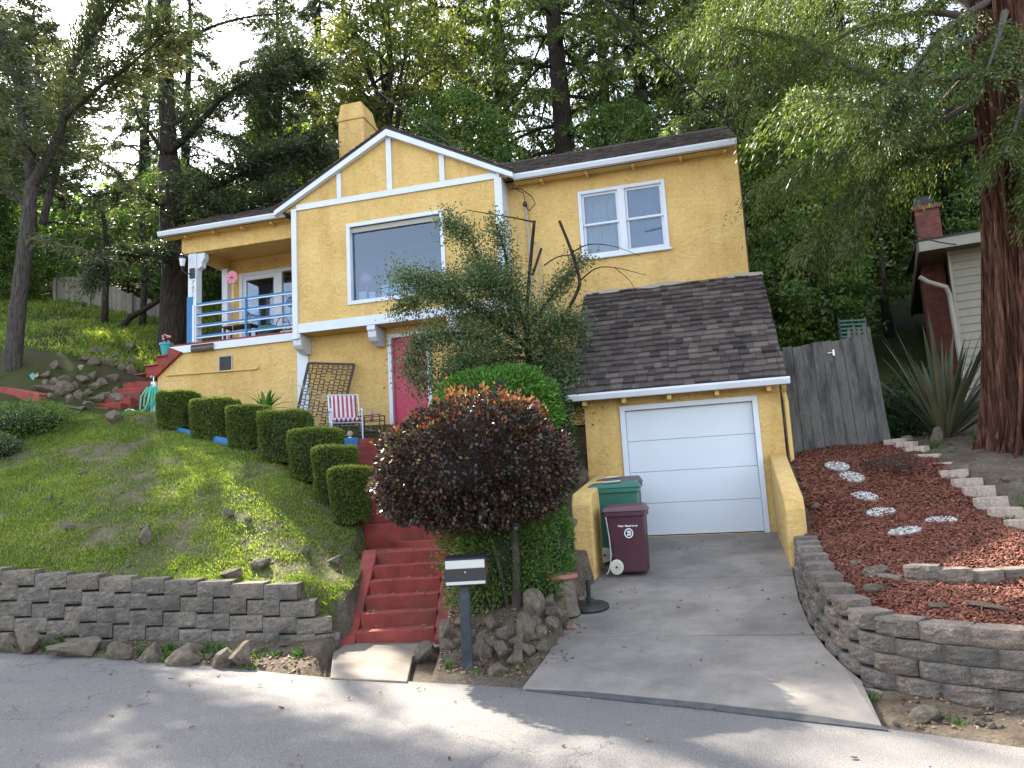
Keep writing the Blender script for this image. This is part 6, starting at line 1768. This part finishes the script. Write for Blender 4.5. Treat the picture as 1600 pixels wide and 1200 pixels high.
# ---- hedges clipped into drums
def barrel(p):
    """unit directions -> surface of a clipped, flat-topped drum"""
    a = (np.abs(p[:, 0])**3.2 + np.abs(p[:, 1])**3.2) ** (1/3.2); k = (a**9 + np.abs(p[:, 2])**9) ** (1/9)
    return p / k[:, None]
def hull_points(r, n, hx, hy, hz_):
    f = r.integers(0, 6, n); f = np.where(f == 5, r.integers(0, 4, n), f); q = r.uniform(-1, 1, (n, 3)); ax = np.array([0, 0, 1, 1, 2, 2])[f]; sg = np.array([1, -1, 1, -1, 1, -1])[f]
    q[np.arange(n), ax] = sg; p = barrel(q); nr = np.sign(p) * np.abs(p) ** 3
    return p * np.array([[hx, hy, hz_]]), unit(nr)
def core_mesh(name, hx, hy, hz_, mat, parent, cz, e=.45, sc_=.93):
    bm = bmesh.new(); bmesh.ops.create_icosphere(bm, subdivisions=3, radius=1)
    for v in bm.verts:
        u = np.array([v.co]); p = np.sign(u) * np.abs(u) ** e; m = np.max(np.abs(p))
        p = (barrel(u) if e < .6 else p / np.linalg.norm(p) ** .9)[0]
        v.co = Vector((p[0]*hx*sc_, p[1]*hy*sc_, p[2]*hz_*sc_ + cz))
    me = bpy.data.meshes.new(name); bm.to_mesh(me); bm.free(); me.materials.append(mat); o = bpy.data.objects.new(name, me); C.objects.link(o); o.parent = parent; return o
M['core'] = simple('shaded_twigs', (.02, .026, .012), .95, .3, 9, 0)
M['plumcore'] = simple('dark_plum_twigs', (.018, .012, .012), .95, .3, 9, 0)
HL = ['lowest and nearest clipped hedge in the row, tapering to its foot', 'second clipped hedge up from the nearest in the row', 'third clipped hedge up the row', 'largest squarish clipped hedge in the middle of the row',
      'fifth clipped hedge up the row, rather narrow', 'sixth clipped hedge, second from the porch end', 'last clipped hedge of the row beside the green hose']
for (x0, x1, yt, yb, D), lb in zip(HEDGE_PX, HL):
    q = atY((x0 + x1)/2, yb, D); hx = (x1 - x0) / 2400 * D * .97; hy = hx * .95; H_ = (yb - yt + 4) / 1200 * D; hz_ = H_/2
    o = thing('clipped_hedge', lb, 'hedge', (q.x, q.y + hy * .8, q.z), 0, 'clipped hedges beside the lawn')
    r = np.random.default_rng(int(x0)); p, u = hull_points(r, 15000, hx, hy, hz_)
    tap = 1 - (.26 if D < 12 else .12) * np.clip((1 - (p[:, 2] / hz_ + 1) / 2), 0, 1) ** 1.3; p[:, 0] *= tap; p[:, 1] *= tap
    wob = np.array([mnoise.noise(Vector(v_) * 3.1 + Vector((x0, 0, 0))) for v_ in p[::1]]); p += unit(p) * (wob[:, None] * .035)
    p[:, 2] += hz_ + .01
    leaves('foliage', p - unit(u) * .015, u * .8 + r.normal(size=p.shape) * .7, .036, .024, M['hedge_leaf'], o, r)
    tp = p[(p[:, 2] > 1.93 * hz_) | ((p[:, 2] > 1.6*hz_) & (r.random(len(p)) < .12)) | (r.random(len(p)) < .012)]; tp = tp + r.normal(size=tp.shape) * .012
    leaves('lit_new_growth', tp, r.normal(size=tp.shape)*.6 + np.array([[0, 0, .9]]), .032, .019, M['hedge_new_lit'], o, r)  # top leaves coloured as if sunlit, plus stray shoots
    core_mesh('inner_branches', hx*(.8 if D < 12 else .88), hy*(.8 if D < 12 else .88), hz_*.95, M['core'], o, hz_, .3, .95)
    part(MB().tube([(0, 0, -.15), (0, 0, .3)], .03, 6), 'stem', 'stem', o)

# ---- the plum-leaved bush on its stems
q = on_ground(805, 950); Dp = q.y
o = thing('plum_bush', 'big domed dark plum-leaved bush with orange backlit new growth beside the mailbox', 'bush', q)
zt = atY(740, 614, Dp).z - q.z; xl = atY(588, 720, Dp).x - q.x; xr = atY(898, 720, Dp).x - q.x; zb = atY(740, 850, Dp).z - q.z
cxp, hx = (xl + xr)/2, (xr - xl)/2; hz_ = (zt - zb)/2; cz = (zt + zb)/2; hy = hx * .88
r = np.random.default_rng(21); n = 40000
u = unit(r.normal(size=(n, 3))); e = np.abs(u) ** .85 * np.sign(u); e /= np.maximum(1e-6, np.linalg.norm(e, axis=1, keepdims=True)) ** .9
rad = 1 - .16 * r.random(n) ** 1.5
w_ = np.array([mnoise.noise(Vector(v_) * 1.9) * .13 + mnoise.noise(Vector(v_) * 5) * .10 for v_ in u]); rad = rad + w_ * 1.25 - (r.random(n) < .25) * .12
P = e * rad[:, None] * np.array([[hx, hy, hz_]]); low = P[:, 2] < -.45 * hz_; P[low, 2] = -.45*hz_ + (P[low, 2] + .45*hz_) * .7 - r.random(low.sum()) ** 2 * .12
D_ = u + r.normal(size=P.shape) * .6; D_[:, 2] -= .2; dn = P[:, 2] < 0; P[dn, 2] *= .8; P[:, 2] -= .06 * hz_; P[:, 0] *= 1 + .05 * dn; P += np.array([[cxp, .05, cz]])
top = u[:, 2] > .35
new = (r.random(n) < np.where(u[:, 2] > .62, .24, np.where(top, .12, .02))) * np.array([mnoise.noise(Vector(v_) * 4.2 + Vector((7, 0, 0))) > -.05 for v_ in u])
new = new.astype(bool)
leaves('crown', P[~new], D_[~new], (.05*(.45+1.0*r.random((~new).sum()))), .034, M['plum_leaf'], o, r)
Pn = P[new] + u[new] * .05 * r.random((new.sum(), 1)); leaves('lit_new_growth', Pn, D_[new] + np.array([[0, 0, .8]]), .05, .03, M['plum_new_lit'], o, r) if False else None
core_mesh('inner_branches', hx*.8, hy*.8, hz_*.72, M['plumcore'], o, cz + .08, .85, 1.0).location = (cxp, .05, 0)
for k, (x0, x1, z1, r0) in enumerate(((0, .02, 1.2, .06), (-.05, -.35, 1.2, .03), (-.25, -.3, 1.15, .025), (-.12, -.1, 1.2, .03), (.05, .3, 1.3, .022), (-.5, -.6, 1.1, .022))):
    part(MB().tube(curve_pts([(x0, .05*k, -.2), ((x0+x1)/2 + .03, .05*k, .5), (x1, .05*k, z1)], 5), [r0*(1 - .04*i) for i in range(11)], 8), 'stem', 'stem', o, smooth=True)
# tall shoots on top
P_, D2 = [], []
for k in range(26):
    a = r.uniform(-1.1, 1.1); b = cxp + hx*math.sin(a)*.85; zz = cz + hz_*math.cos(a)*.93; L_ = r.uniform(.05, .2)
    for j in range(14): P_.append((b + r.normal()*.03, r.normal()*.25, zz + L_*r.random())); D2.append((r.normal()*.6, r.normal()*.6, 1))
leaves('lit_new_growth', np.concatenate([Pn, np.array(P_)]), np.concatenate([D_[new] + np.array([[0, 0, .8]]), np.array(D2)]), .05, .03, M['plum_new_lit'], o, r)

def bush(name, label, cx_, cy_, z0, hx, hy, hz_, n, L, W, mat, e=.8, rough=.12, shell=.25, cat='shrub', group=None, core=.72, seed=5, up=0):
    r = np.random.default_rng(seed); u = unit(r.normal(size=(n, 3))); q = np.abs(u) ** e * np.sign(u); q /= np.maximum(1e-6, np.linalg.norm(q, axis=1, keepdims=True)) ** .9
    w_ = np.array([mnoise.noise(Vector(v_)*2.1 + Vector((seed, 0, 0))) * rough * 1.4 + mnoise.noise(Vector(v_)*5.5 + Vector((seed, 0, 0))) * rough for v_ in u])
    P = q * (1 - shell*r.random(n)**1.3 + w_)[:, None] * np.array([[hx, hy, hz_]]); P[:, 2] += hz_ * .92
    P[:, 2] = np.maximum(P[:, 2], .01)
    o = thing(name, label, cat, (cx_, cy_, z0), 0, group)
    D_ = u + r.normal(size=P.shape)*.6 + np.array([[0, 0, up]])
    leaves('foliage', P, D_, L*(.6+.7*r.random(n)), W, mat, o, r)
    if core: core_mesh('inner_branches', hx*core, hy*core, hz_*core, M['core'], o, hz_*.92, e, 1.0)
    for k in range(3): part(MB().tube([((k-1)*.05, 0, -.15), ((k-1)*hx*.4, 0, hz_*.8)], .02, 6), 'stem', 'stem', o)
    return o
# glossy green dome behind the plum bush
a = atY(680, 640, 12.3); b = atY(882, 640, 12.3); zt = atY(780, 572, 12.3).z; zb = atY(780, 700, 12.3).z
bush('laurel_bush', 'bright green domed bush behind the plum-leaved one', (a.x + b.x)/2, 12.4, zb, (b.x - a.x)/2, .95, (zt - zb)/1.9, 11000, .085, .035, M['shrub_leaf'], .8, .07, .25, seed=31)
# small-leaved green bush under the plum bush
bush('box_bush', 'loose small-leaved green bush growing under the plum-leaved bush', -.22, q.y + .22, float(hz(-.22, q.y + .2)) - .1, .80, .36, .72, 26000, .036, .022, M['mid_leaf'], .7, .16, .6, seed=33, core=.45)
bush('box_bush', 'narrow green bush right of the plum bush stems', .42, 9.75, float(hz(.42, 9.75)) - .1, .26, .3, .62, 9000, .032, .018, M['shrub_leaf'], .7, .12, .5, seed=34)
# ivy creeping over the left drive wall
bush('ivy_clump', 'dark ivy clump between the plum bush and the garage', .25, 11.3, float(hz(.25, 11.3)), .4, .6, .55, 6000, .05, .035, M['ivy'], .7, .2, .4, seed=35)
bush('ivy_clump', 'dark leafy mass against the left corner of the garage', .55, 12.9, float(hz(.55, 12.9)), .45, .6, .95, 8000, .05, .03, M['ivy'], .7, .2, .4, seed=36)
# lavender and small plants by the porch wall
for i, (x, D, w_, h_) in enumerate(((305, 17.6, .55, .5), (345, 17.3, .5, .45), (380, 17.0, .5, .45))):
    qq = on_ground(x, 640) if False else atY(x, 640, D); r = np.random.default_rng(50 + i); zg = float(hz(qq.x, qq.y))
    o = thing('lavender_bush', ['grey-green lavender nearest the porch stair', 'grey-green lavender in the middle of the bed under the porch wall', 'purple-tipped lavender beside the broad-leaved plant'][i], 'shrub', (qq.x, qq.y, zg), 0, 'lavender under the porch wall')
    n = 1500; az = r.random(n)*6.283; ti = r.random(n)**.6; base = np.stack([np.cos(az)*w_*.4*r.random(n), np.sin(az)*w_*.4*r.random(n), r.random(n)*h_*.7], 1)
    leaves('foliage', base, np.stack([np.cos(az)*ti*.8, np.sin(az)*ti*.8, np.ones(n)], 1), .2, .014, M['lavender'], o, r)
def spiky(name, label, q, n, L, W, lean, mat, cat='plant', rz=0, curve=.15, seed=3, minlean=.05):
    o = thing(name, label, cat, q); r = random.Random(seed); mb = MB()
    for k in range(n):
        az = r.random()*6.283; ln = L*r.uniform(.6, 1); le = r.uniform(minlean, lean); w_ = W*r.uniform(.7, 1.1)
        d = Vector((math.cos(az)*math.sin(le), math.sin(az)*math.sin(le), math.cos(le))); sd = Vector((-math.sin(az), math.cos(az), 0)); fold = d.cross(sd) * .25
        vs = []; S_ = 7
        for j in range(S_ + 1):
            t = j/S_; p = d*ln*t + Vector((math.cos(az), math.sin(az), -.6))*(curve*ln*t*t*t*math.sin(le)*2); ww = w_ * min(1, .55 + t*1.6) * (1 - t**3.2) * .5
            b0 = Vector((math.cos(az)*.08, math.sin(az)*.08, 0))
            vs += [b0 + p - sd*ww, b0 + p + fold*ww*-1.2, b0 + p + sd*ww]
        mb.add(vs, [(3*j+c_, 3*j+c_+1, 3*j+c_+4, 3*j+c_+3) for j in range(S_) for c_ in (0, 1)])
    mb.build('blades', mat, o); return o
q = atY(1478, 686, 13.2)
spiky('flax_plant', 'large dark spiky flax plant in front of the cream house', q, 62, 2.3, .10, 1.05, M['flax'], seed=6, curve=.08)
q = atY(415, 640, 16.8); spiky('broad_leaved_plant', 'bright green rosette plant at the foot of the yellow wall', Vector((q.x, q.y, q.z)), 26, .55, .09, 1.2, M['shrub_leaf'], seed=8, curve=.3)
q = atY(1392 + 5, 682, 13.8); spiky('small_lily', 'small green strap-leaved plant beside the flax', atY(1535, 700, 11.9), 14, .35, .05, 1.2, M['shrub_leaf'], seed=9, curve=.3)
for i, (x, y, L_, lb) in enumerate(((186, 0, 0, ''), (1415, 640, .0, ''))):
    pass
bush('fern_clump', 'low dark leafy plants right of the plank fence', atY(1410, 660, 14.0).x, 14.0, float(hz(atY(1410, 660, 14.0).x, 14.0)), .6, .5, .42, 5000, .08, .03, M['ivy'], .8, .2, .5, seed=41)
bush('fern_clump', 'dark shaded shrub under the brick chimney of the cream house', atY(1440, 600, 15.0).x, 15.0, float(hz(atY(1440, 600, 15.0).x, 15.0)), .7, .5, .6, 5000, .08, .03, M['ivy'], .8, .2, .5, seed=42)
# ground cover at the far left edge
bush('ground_cover', 'tangled green ground cover at the left edge above the lawn', atY(25, 665, 15.2).x, 15.3, float(hz(atY(25, 665, 15.2).x, 15.3)) - .2, 1.15, .8, .42, 12000, .055, .024, M['mid_leaf'], .9, .2, .5, 'ground cover', seed=43)
bush('ground_cover', 'grey-green low bush at the left edge of the lawn', atY(0, 710, 14.2).x - .2, 14.2, float(hz(atY(0, 710, 14.2).x, 14.2)) - .1, .6, .5, .3, 5000, .05, .03, M['olive_leaf'], .9, .25, .6, 'ground cover', seed=44)

# ---- the open grey-green tree in front of the house
def lm(pts, r0, r1, fol=None): return (pts, r0, r1, fol)
fo = lambda n, w_: (int(n * 1.75), w_ * 1.0, 22, .2, .12)
limbs('cotoneaster_tree', 'open grey-green small tree with pruned stubs in front of the house', 14.2,
 [lm([(828, 690, 0), (830, 620, 0), (826, 560, 0), (822, 500, 0)], .09, .07),
  lm([(822, 500, 0), (828, 420, 0), (835, 345, 0)], .04, .034), lm([(835, 347, 0), (790, 338, -.1), (728, 328, -.2)], .018, .006),
  lm([(845, 560, 0), (868, 520, 0), (900, 460, -.1), (905, 435, -.1), (892, 390, -.1), (874, 345, -.1)], .045, .028),
  lm([(905, 440, -.1), (930, 420, -.3), (960, 418, -.4), (1010, 430, -.5)], .016, .004), lm([(893, 395, -.1), (920, 382, -.3), (960, 385, -.5), (1000, 400, -.6)], .014, .004),
  lm([(960, 418, -.4), (985, 440, -.4), (1000, 470, -.4)], .008, .003), lm([(900, 480, 0), (930, 470, -.3), (960, 480, -.5), (965, 540, -.6)], .012, .003),
  lm([(850, 415, 0), (870, 402, 0), (893, 398, 0)], .014, .01), lm([(832, 430, 0), (842, 400, 0), (846, 388, 0)], .03, .025),
  lm([(800, 520, 0), (795, 470, 0), (790, 400, -.1), (775, 350, -.2)], .05, .015, fo(70, .5)),
  lm([(820, 540, 0), (770, 500, -.2), (720, 470, -.4), (670, 440, -.5), (625, 435, -.6)], .05, .01, fo(200, .6)),
  lm([(815, 550, 0), (760, 530, -.4), (700, 520, -.7), (650, 540, -.9), (655, 600, -1)], .045, .008, fo(170, .55)),
  lm([(790, 470, 0), (755, 420, -.1), (735, 375, -.2), (700, 345, -.3)], .03, .006, fo(110, .5)),
  lm([(800, 480, 0), (760, 440, .3), (700, 440, .4), (650, 470, .4), (620, 480, .4)], .03, .006, fo(120, .45)),
  lm([(822, 520, 0), (850, 480, .2), (880, 440, .3), (910, 400, .4)], .04, .01, fo(70, .45)),
  lm([(825, 560, 0), (790, 560, -.5), (740, 570, -.8), (700, 590, -1)], .04, .01, fo(180, .6)),
  lm([(828, 580, 0), (860, 570, -.4), (885, 590, -.6), (890, 630, -.7)], .04, .01, fo(150, .6)),
  lm([(826, 560, 0), (850, 520, -.5), (880, 500, -.7), (900, 520, -.8)], .03, .01, fo(120, .55)),
  lm([(826, 540, 0), (810, 480, -.5), (780, 440, -.7), (740, 430, -.8)], .03, .008, fo(150, .6)),
  lm([(826, 590, 0), (790, 600, .4), (760, 590, .6), (720, 560, .7)], .03, .008, fo(130, .6)),
  lm([(835, 570, 0), (870, 560, .5), (900, 570, .6), (900, 620, .5)], .03, .008, fo(130, .6))],
 (.05, .033), M['barkdark'], M['olive_leaf'])

# ---- grass, weeds, litter, mulch
def scatter_in(poly, n, r, dens=None):
    P2 = np.array(poly); lo, hi = P2.min(0), P2.max(0); out = []
    x = r.uniform(lo[0], hi[0], n); y = r.uniform(lo[1], hi[1], n)
    return [(a, b) for a, b in zip(x, y) if inpoly(a, b, poly) and (dens is None or r.random() < dens(a, b))]
def gd_(a, b):
    v = mnoise.noise(Vector((a*.9, b*.9, 1))) + .6*mnoise.noise(Vector((a*3.1, b*3.1, 4)))
    return max(.1, min(1, .62 + 1.6*v))
def grassy(name, label, pts, per, hmin, hmax, mat, r, sp=.05, w=.006):
    c = np.array(pts); n = len(c) * per; base = np.repeat(c, per, 0) + r.normal(size=(n, 2))*sp
    z = hz(base[:, 0], base[:, 1]); h = np.repeat(r.uniform(hmin, hmax, len(c)), per) * (.5 + .7*r.random(n)); az = r.random(n)*6.283; le = r.random(n)*.7
    b = np.stack([base[:, 0], base[:, 1], z - .005], 1); d = np.stack([np.cos(az)*np.sin(le), np.sin(az)*np.sin(le), np.cos(le)], 1); s_ = np.stack([-np.sin(az), np.cos(az), az*0], 1)*w/2*(1 + .6*r.random((n, 1)))
    V = np.empty((n, 4, 3)); V[:, 0] = b - s_; V[:, 1] = b + s_; V[:, 2] = b + d*h[:, None]*.6 + s_*.8; V[:, 3] = b + d*h[:, None] + np.stack([np.cos(az), np.sin(az), -.3 + az*0], 1)*h[:, None]*.25
    return tag(mesh_np(name, V.reshape(-1, 3), np.arange(n*4).reshape(n, 4), mat), label, None, None, 'stuff')
LWN = [p for p in LAWN if p[0] > -12]; LWN = [(max(x, -10.5), y) for x, y in LAWN]
grassy('grass', 'patchy short lawn grass', scatter_in(LWN, 62000, rng, gd_), 9, .022, .06, M['grass'], rng, .045, .007)
hillpoly = [(-16, 19.5), (-6.2, 20.5), (-6.5, 27), (-22, 29), (-22, 20)]
grassy('grass', 'longer bright grass on the hill behind the porch', scatter_in(hillpoly, 22000, rng, lambda a, b: max(.1, .6 + mnoise.noise(Vector((a*.5, b*.5, 2)))*1.2)), 8, .08, .2, M['grass'], rng, .07, .014)
vp = [(x, YE(x) + rnd.uniform(.02, .45)) for x in np.random.default_rng(3).uniform(-7, -2.3, 70)] + [(rnd.uniform(-.95, .2), 0) for _ in range(0)]
vp += [(at_road(x, y).x, at_road(x, y).y + .05) for x, y in ((700, 1055), (745, 1062), (800, 1068), (812, 1060), (1355, 1095), (1362, 1090), (1460, 1118), (1470, 1122), (1500, 1130), (380, 1032), (410, 1030), (430, 1036), (500, 1050))]
grassy('weeds', 'weeds tufting along the road edge', [p for p in vp if rnd.random() < .7], 40, .03, .11, M['weed'], rng, .035, .010)
sp_ = scatter_in([(2.2, 9.5), (6.5, 7), (7.5, 12), (5, 13.5)], 900, rng, lambda a, b: 0 if inpoly(a, b, MULCH) else max(0, mnoise.noise(Vector((a, b, 0)))*2))
grassy('weeds', 'sparse weeds on the bare soil under the redwood', sp_, 30, .03, .09, M['weed'], rng, .05, .009)

def flakes(name, label, pts, size, asp, mat, r, lift=.01, tilt=.5, zf=None):
    c = np.array(pts); n = len(c); z = (hz(c[:, 0], c[:, 1]) if zf is None else np.array([zf(a, b) for a, b in pts])) + lift*(.3 + r.random(n)*1.6); az = r.random(n)*6.283; L = size*(.5 + r.random(n)); Wd = L/asp
    d = unit(np.stack([np.cos(az), np.sin(az), r.normal(size=n)*tilt], 1)); s_ = unit(np.cross(d, unit(np.stack([r.normal(size=n)*tilt, r.normal(size=n)*tilt, np.ones(n)], 1)))); up_ = np.cross(s_, d)
    P = np.stack([c[:, 0], c[:, 1], z], 1); V = np.empty((n, 8, 3)); hx_, hy_, ht = d*L[:, None]/2, s_*Wd[:, None]/2, up_*.0035
    for k, (a, b) in enumerate(((-1, -1), (1, -1), (1, 1), (-1, 1))): V[:, k] = P + a*hx_ + b*hy_ - ht; V[:, k+4] = P + a*hx_*.9 + b*hy_ + ht
    base = np.arange(n)[:, None, None]*8; F_ = (base + np.array([[4, 5, 6, 7], [0, 1, 5, 4], [1, 2, 6, 5], [2, 3, 7, 6], [3, 0, 4, 7]])[None]).reshape(-1, 4)
    return tag(mesh_np(name, V.reshape(-1, 3), F_, mat), label, None, None, 'stuff')
flakes('mulch', 'red bark mulch covering the right bed', scatter_in([p for p in MULCH], 60000, rng), .045, 2.6, M['chips'], rng, .012)
lit = scatter_in([(-6.9, 9.9), (-2.3, 8.2), (-2.3, 12), (-4.4, 14.4), (-9, 16.8), (-9, 12)], 5000, rng, lambda a, b: .5 if Vector((a + 2.6, b - 12, 0)).length < 2.2 else .12)
lit += scatter_in([(-.9, 7.9), (.6, 7.5), (1.1, 10), (-.9, 10)], 2600, rng, lambda a, b: .6)
lit += [(x, YE(x) + rnd.uniform(.0, .5)) for x in np.random.default_rng(9).uniform(-7, -2, 500)]
lit += scatter_in([(2.6, 5.7), (6, 5), (6, 6), (3, 6.6)], 900, rng, lambda a, b: .5) + scatter_in([(3, 12), (8, 8), (9, 14), (5, 16)], 3000, rng, lambda a, b: .4)
flakes('leaf_litter', 'dry leaves and twigs scattered on the soil', lit, .035, 1.8, M['litter'], rng, .008)
# fallen leaves on road and drive
rp = np.stack([rng.uniform(-7, 4, 130), rng.uniform(4, 9, 130)], 1)
c = [(a, b) for a, b in rp if b < YE(a) - .05]
flakes('fallen_leaves', 'a few dry leaves lying on the road', c, .03, 2, M['litter'], rng, .006, .3, lambda a, b: roadz(a) + .012)
c = scatter_in(DRIVE2, 260, rng, lambda a, b: .5 if b > YE(a) + .3 else .1) + [(DRIVE_L[k].x + rnd.uniform(0, .25), DRIVE_L[k].y + rnd.uniform(-.2, .2)) for k in (0, 1, 2, 3) for _ in range(16)]
flakes('fallen_leaves', 'dry leaves and grit scattered on the driveway', [p for p in c if inpoly(p[0], p[1], DRIVE2)], .026, 1.8, M['litter'], rng, .004, .3, lambda a, b: drivez(a, b) + .003)
c = [(rnd.choice((rnd.uniform(XS0, XS0 + .2), rnd.uniform(XS1 - .25, XS1), rnd.uniform(XS0, XS1))), SY0 + SRUN * rnd.randrange(6) + rnd.choice((rnd.uniform(.18, .29), rnd.uniform(.03, .29)))) for _ in range(120)]
flakes('fallen_leaves', 'dry leaves gathered on the red front steps', c, .028, 2, M['litter'], rng, .004, .3, lambda a, b: SZ0 + SRISE * (1 + int((b - SY0) / SRUN)) + .003)
EXPOSURE=2.25
# ================================================================== LIGHT, SKY, CAMERA
sc = bpy.context.scene
w = bpy.data.worlds.new('World'); sc.world = w; w.use_nodes = True
nt = w.node_tree; bg = nt.nodes['Background']
sky = nt.nodes.new('ShaderNodeTexSky'); sky.sky_type = 'NISHITA'; sky.sun_disc = False
SUN_EL, SUN_AZ = R(41), R(-34)        # azimuth measured from +Y (straight ahead), negative = left
sky.sun_elevation = SUN_EL; sky.sun_rotation = SUN_AZ
sky.air_density = 1.0; sky.dust_density = 1.5; sky.ozone_density = 1.0
hs = nt.nodes.new('ShaderNodeHueSaturation'); hs.inputs['Saturation'].default_value = .55; nt.links.new(sky.outputs[0], hs.inputs['Color']); nt.links.new(hs.outputs[0], bg.inputs[0]); bg.inputs[1].default_value = .15
sd = bpy.data.lights.new('sun', 'SUN'); sd.energy = 4.6; sd.angle = R(.55); sd.color = (1, .93, .8)
so = bpy.data.objects.new('sun', sd); C.objects.link(so)
dirv = Vector((math.sin(SUN_AZ) * math.cos(SUN_EL), math.cos(SUN_AZ) * math.cos(SUN_EL), math.sin(SUN_EL)))
so.rotation_euler = dirv.to_track_quat('Z', 'Y').to_euler(); so.location = dirv * 60

cam = bpy.data.cameras.new('camera'); cam.sensor_width = 36; cam.lens = 27; cam.clip_end = 2000; cam.clip_start = .05
co = bpy.data.objects.new('camera', cam); C.objects.link(co)
mt = Matrix((RV, UV, -FV)).transposed().to_4x4(); mt.translation = Vector((0, 0, CZ)); co.matrix_world = mt
sc.camera = co
sc.view_settings.view_transform = 'Standard'; sc.view_settings.look = 'None'
sc.view_settings.exposure = EXPOSURE; sc.view_settings.gamma = 1
sc.cycles.max_bounces = 6; sc.cycles.transparent_max_bounces = 8
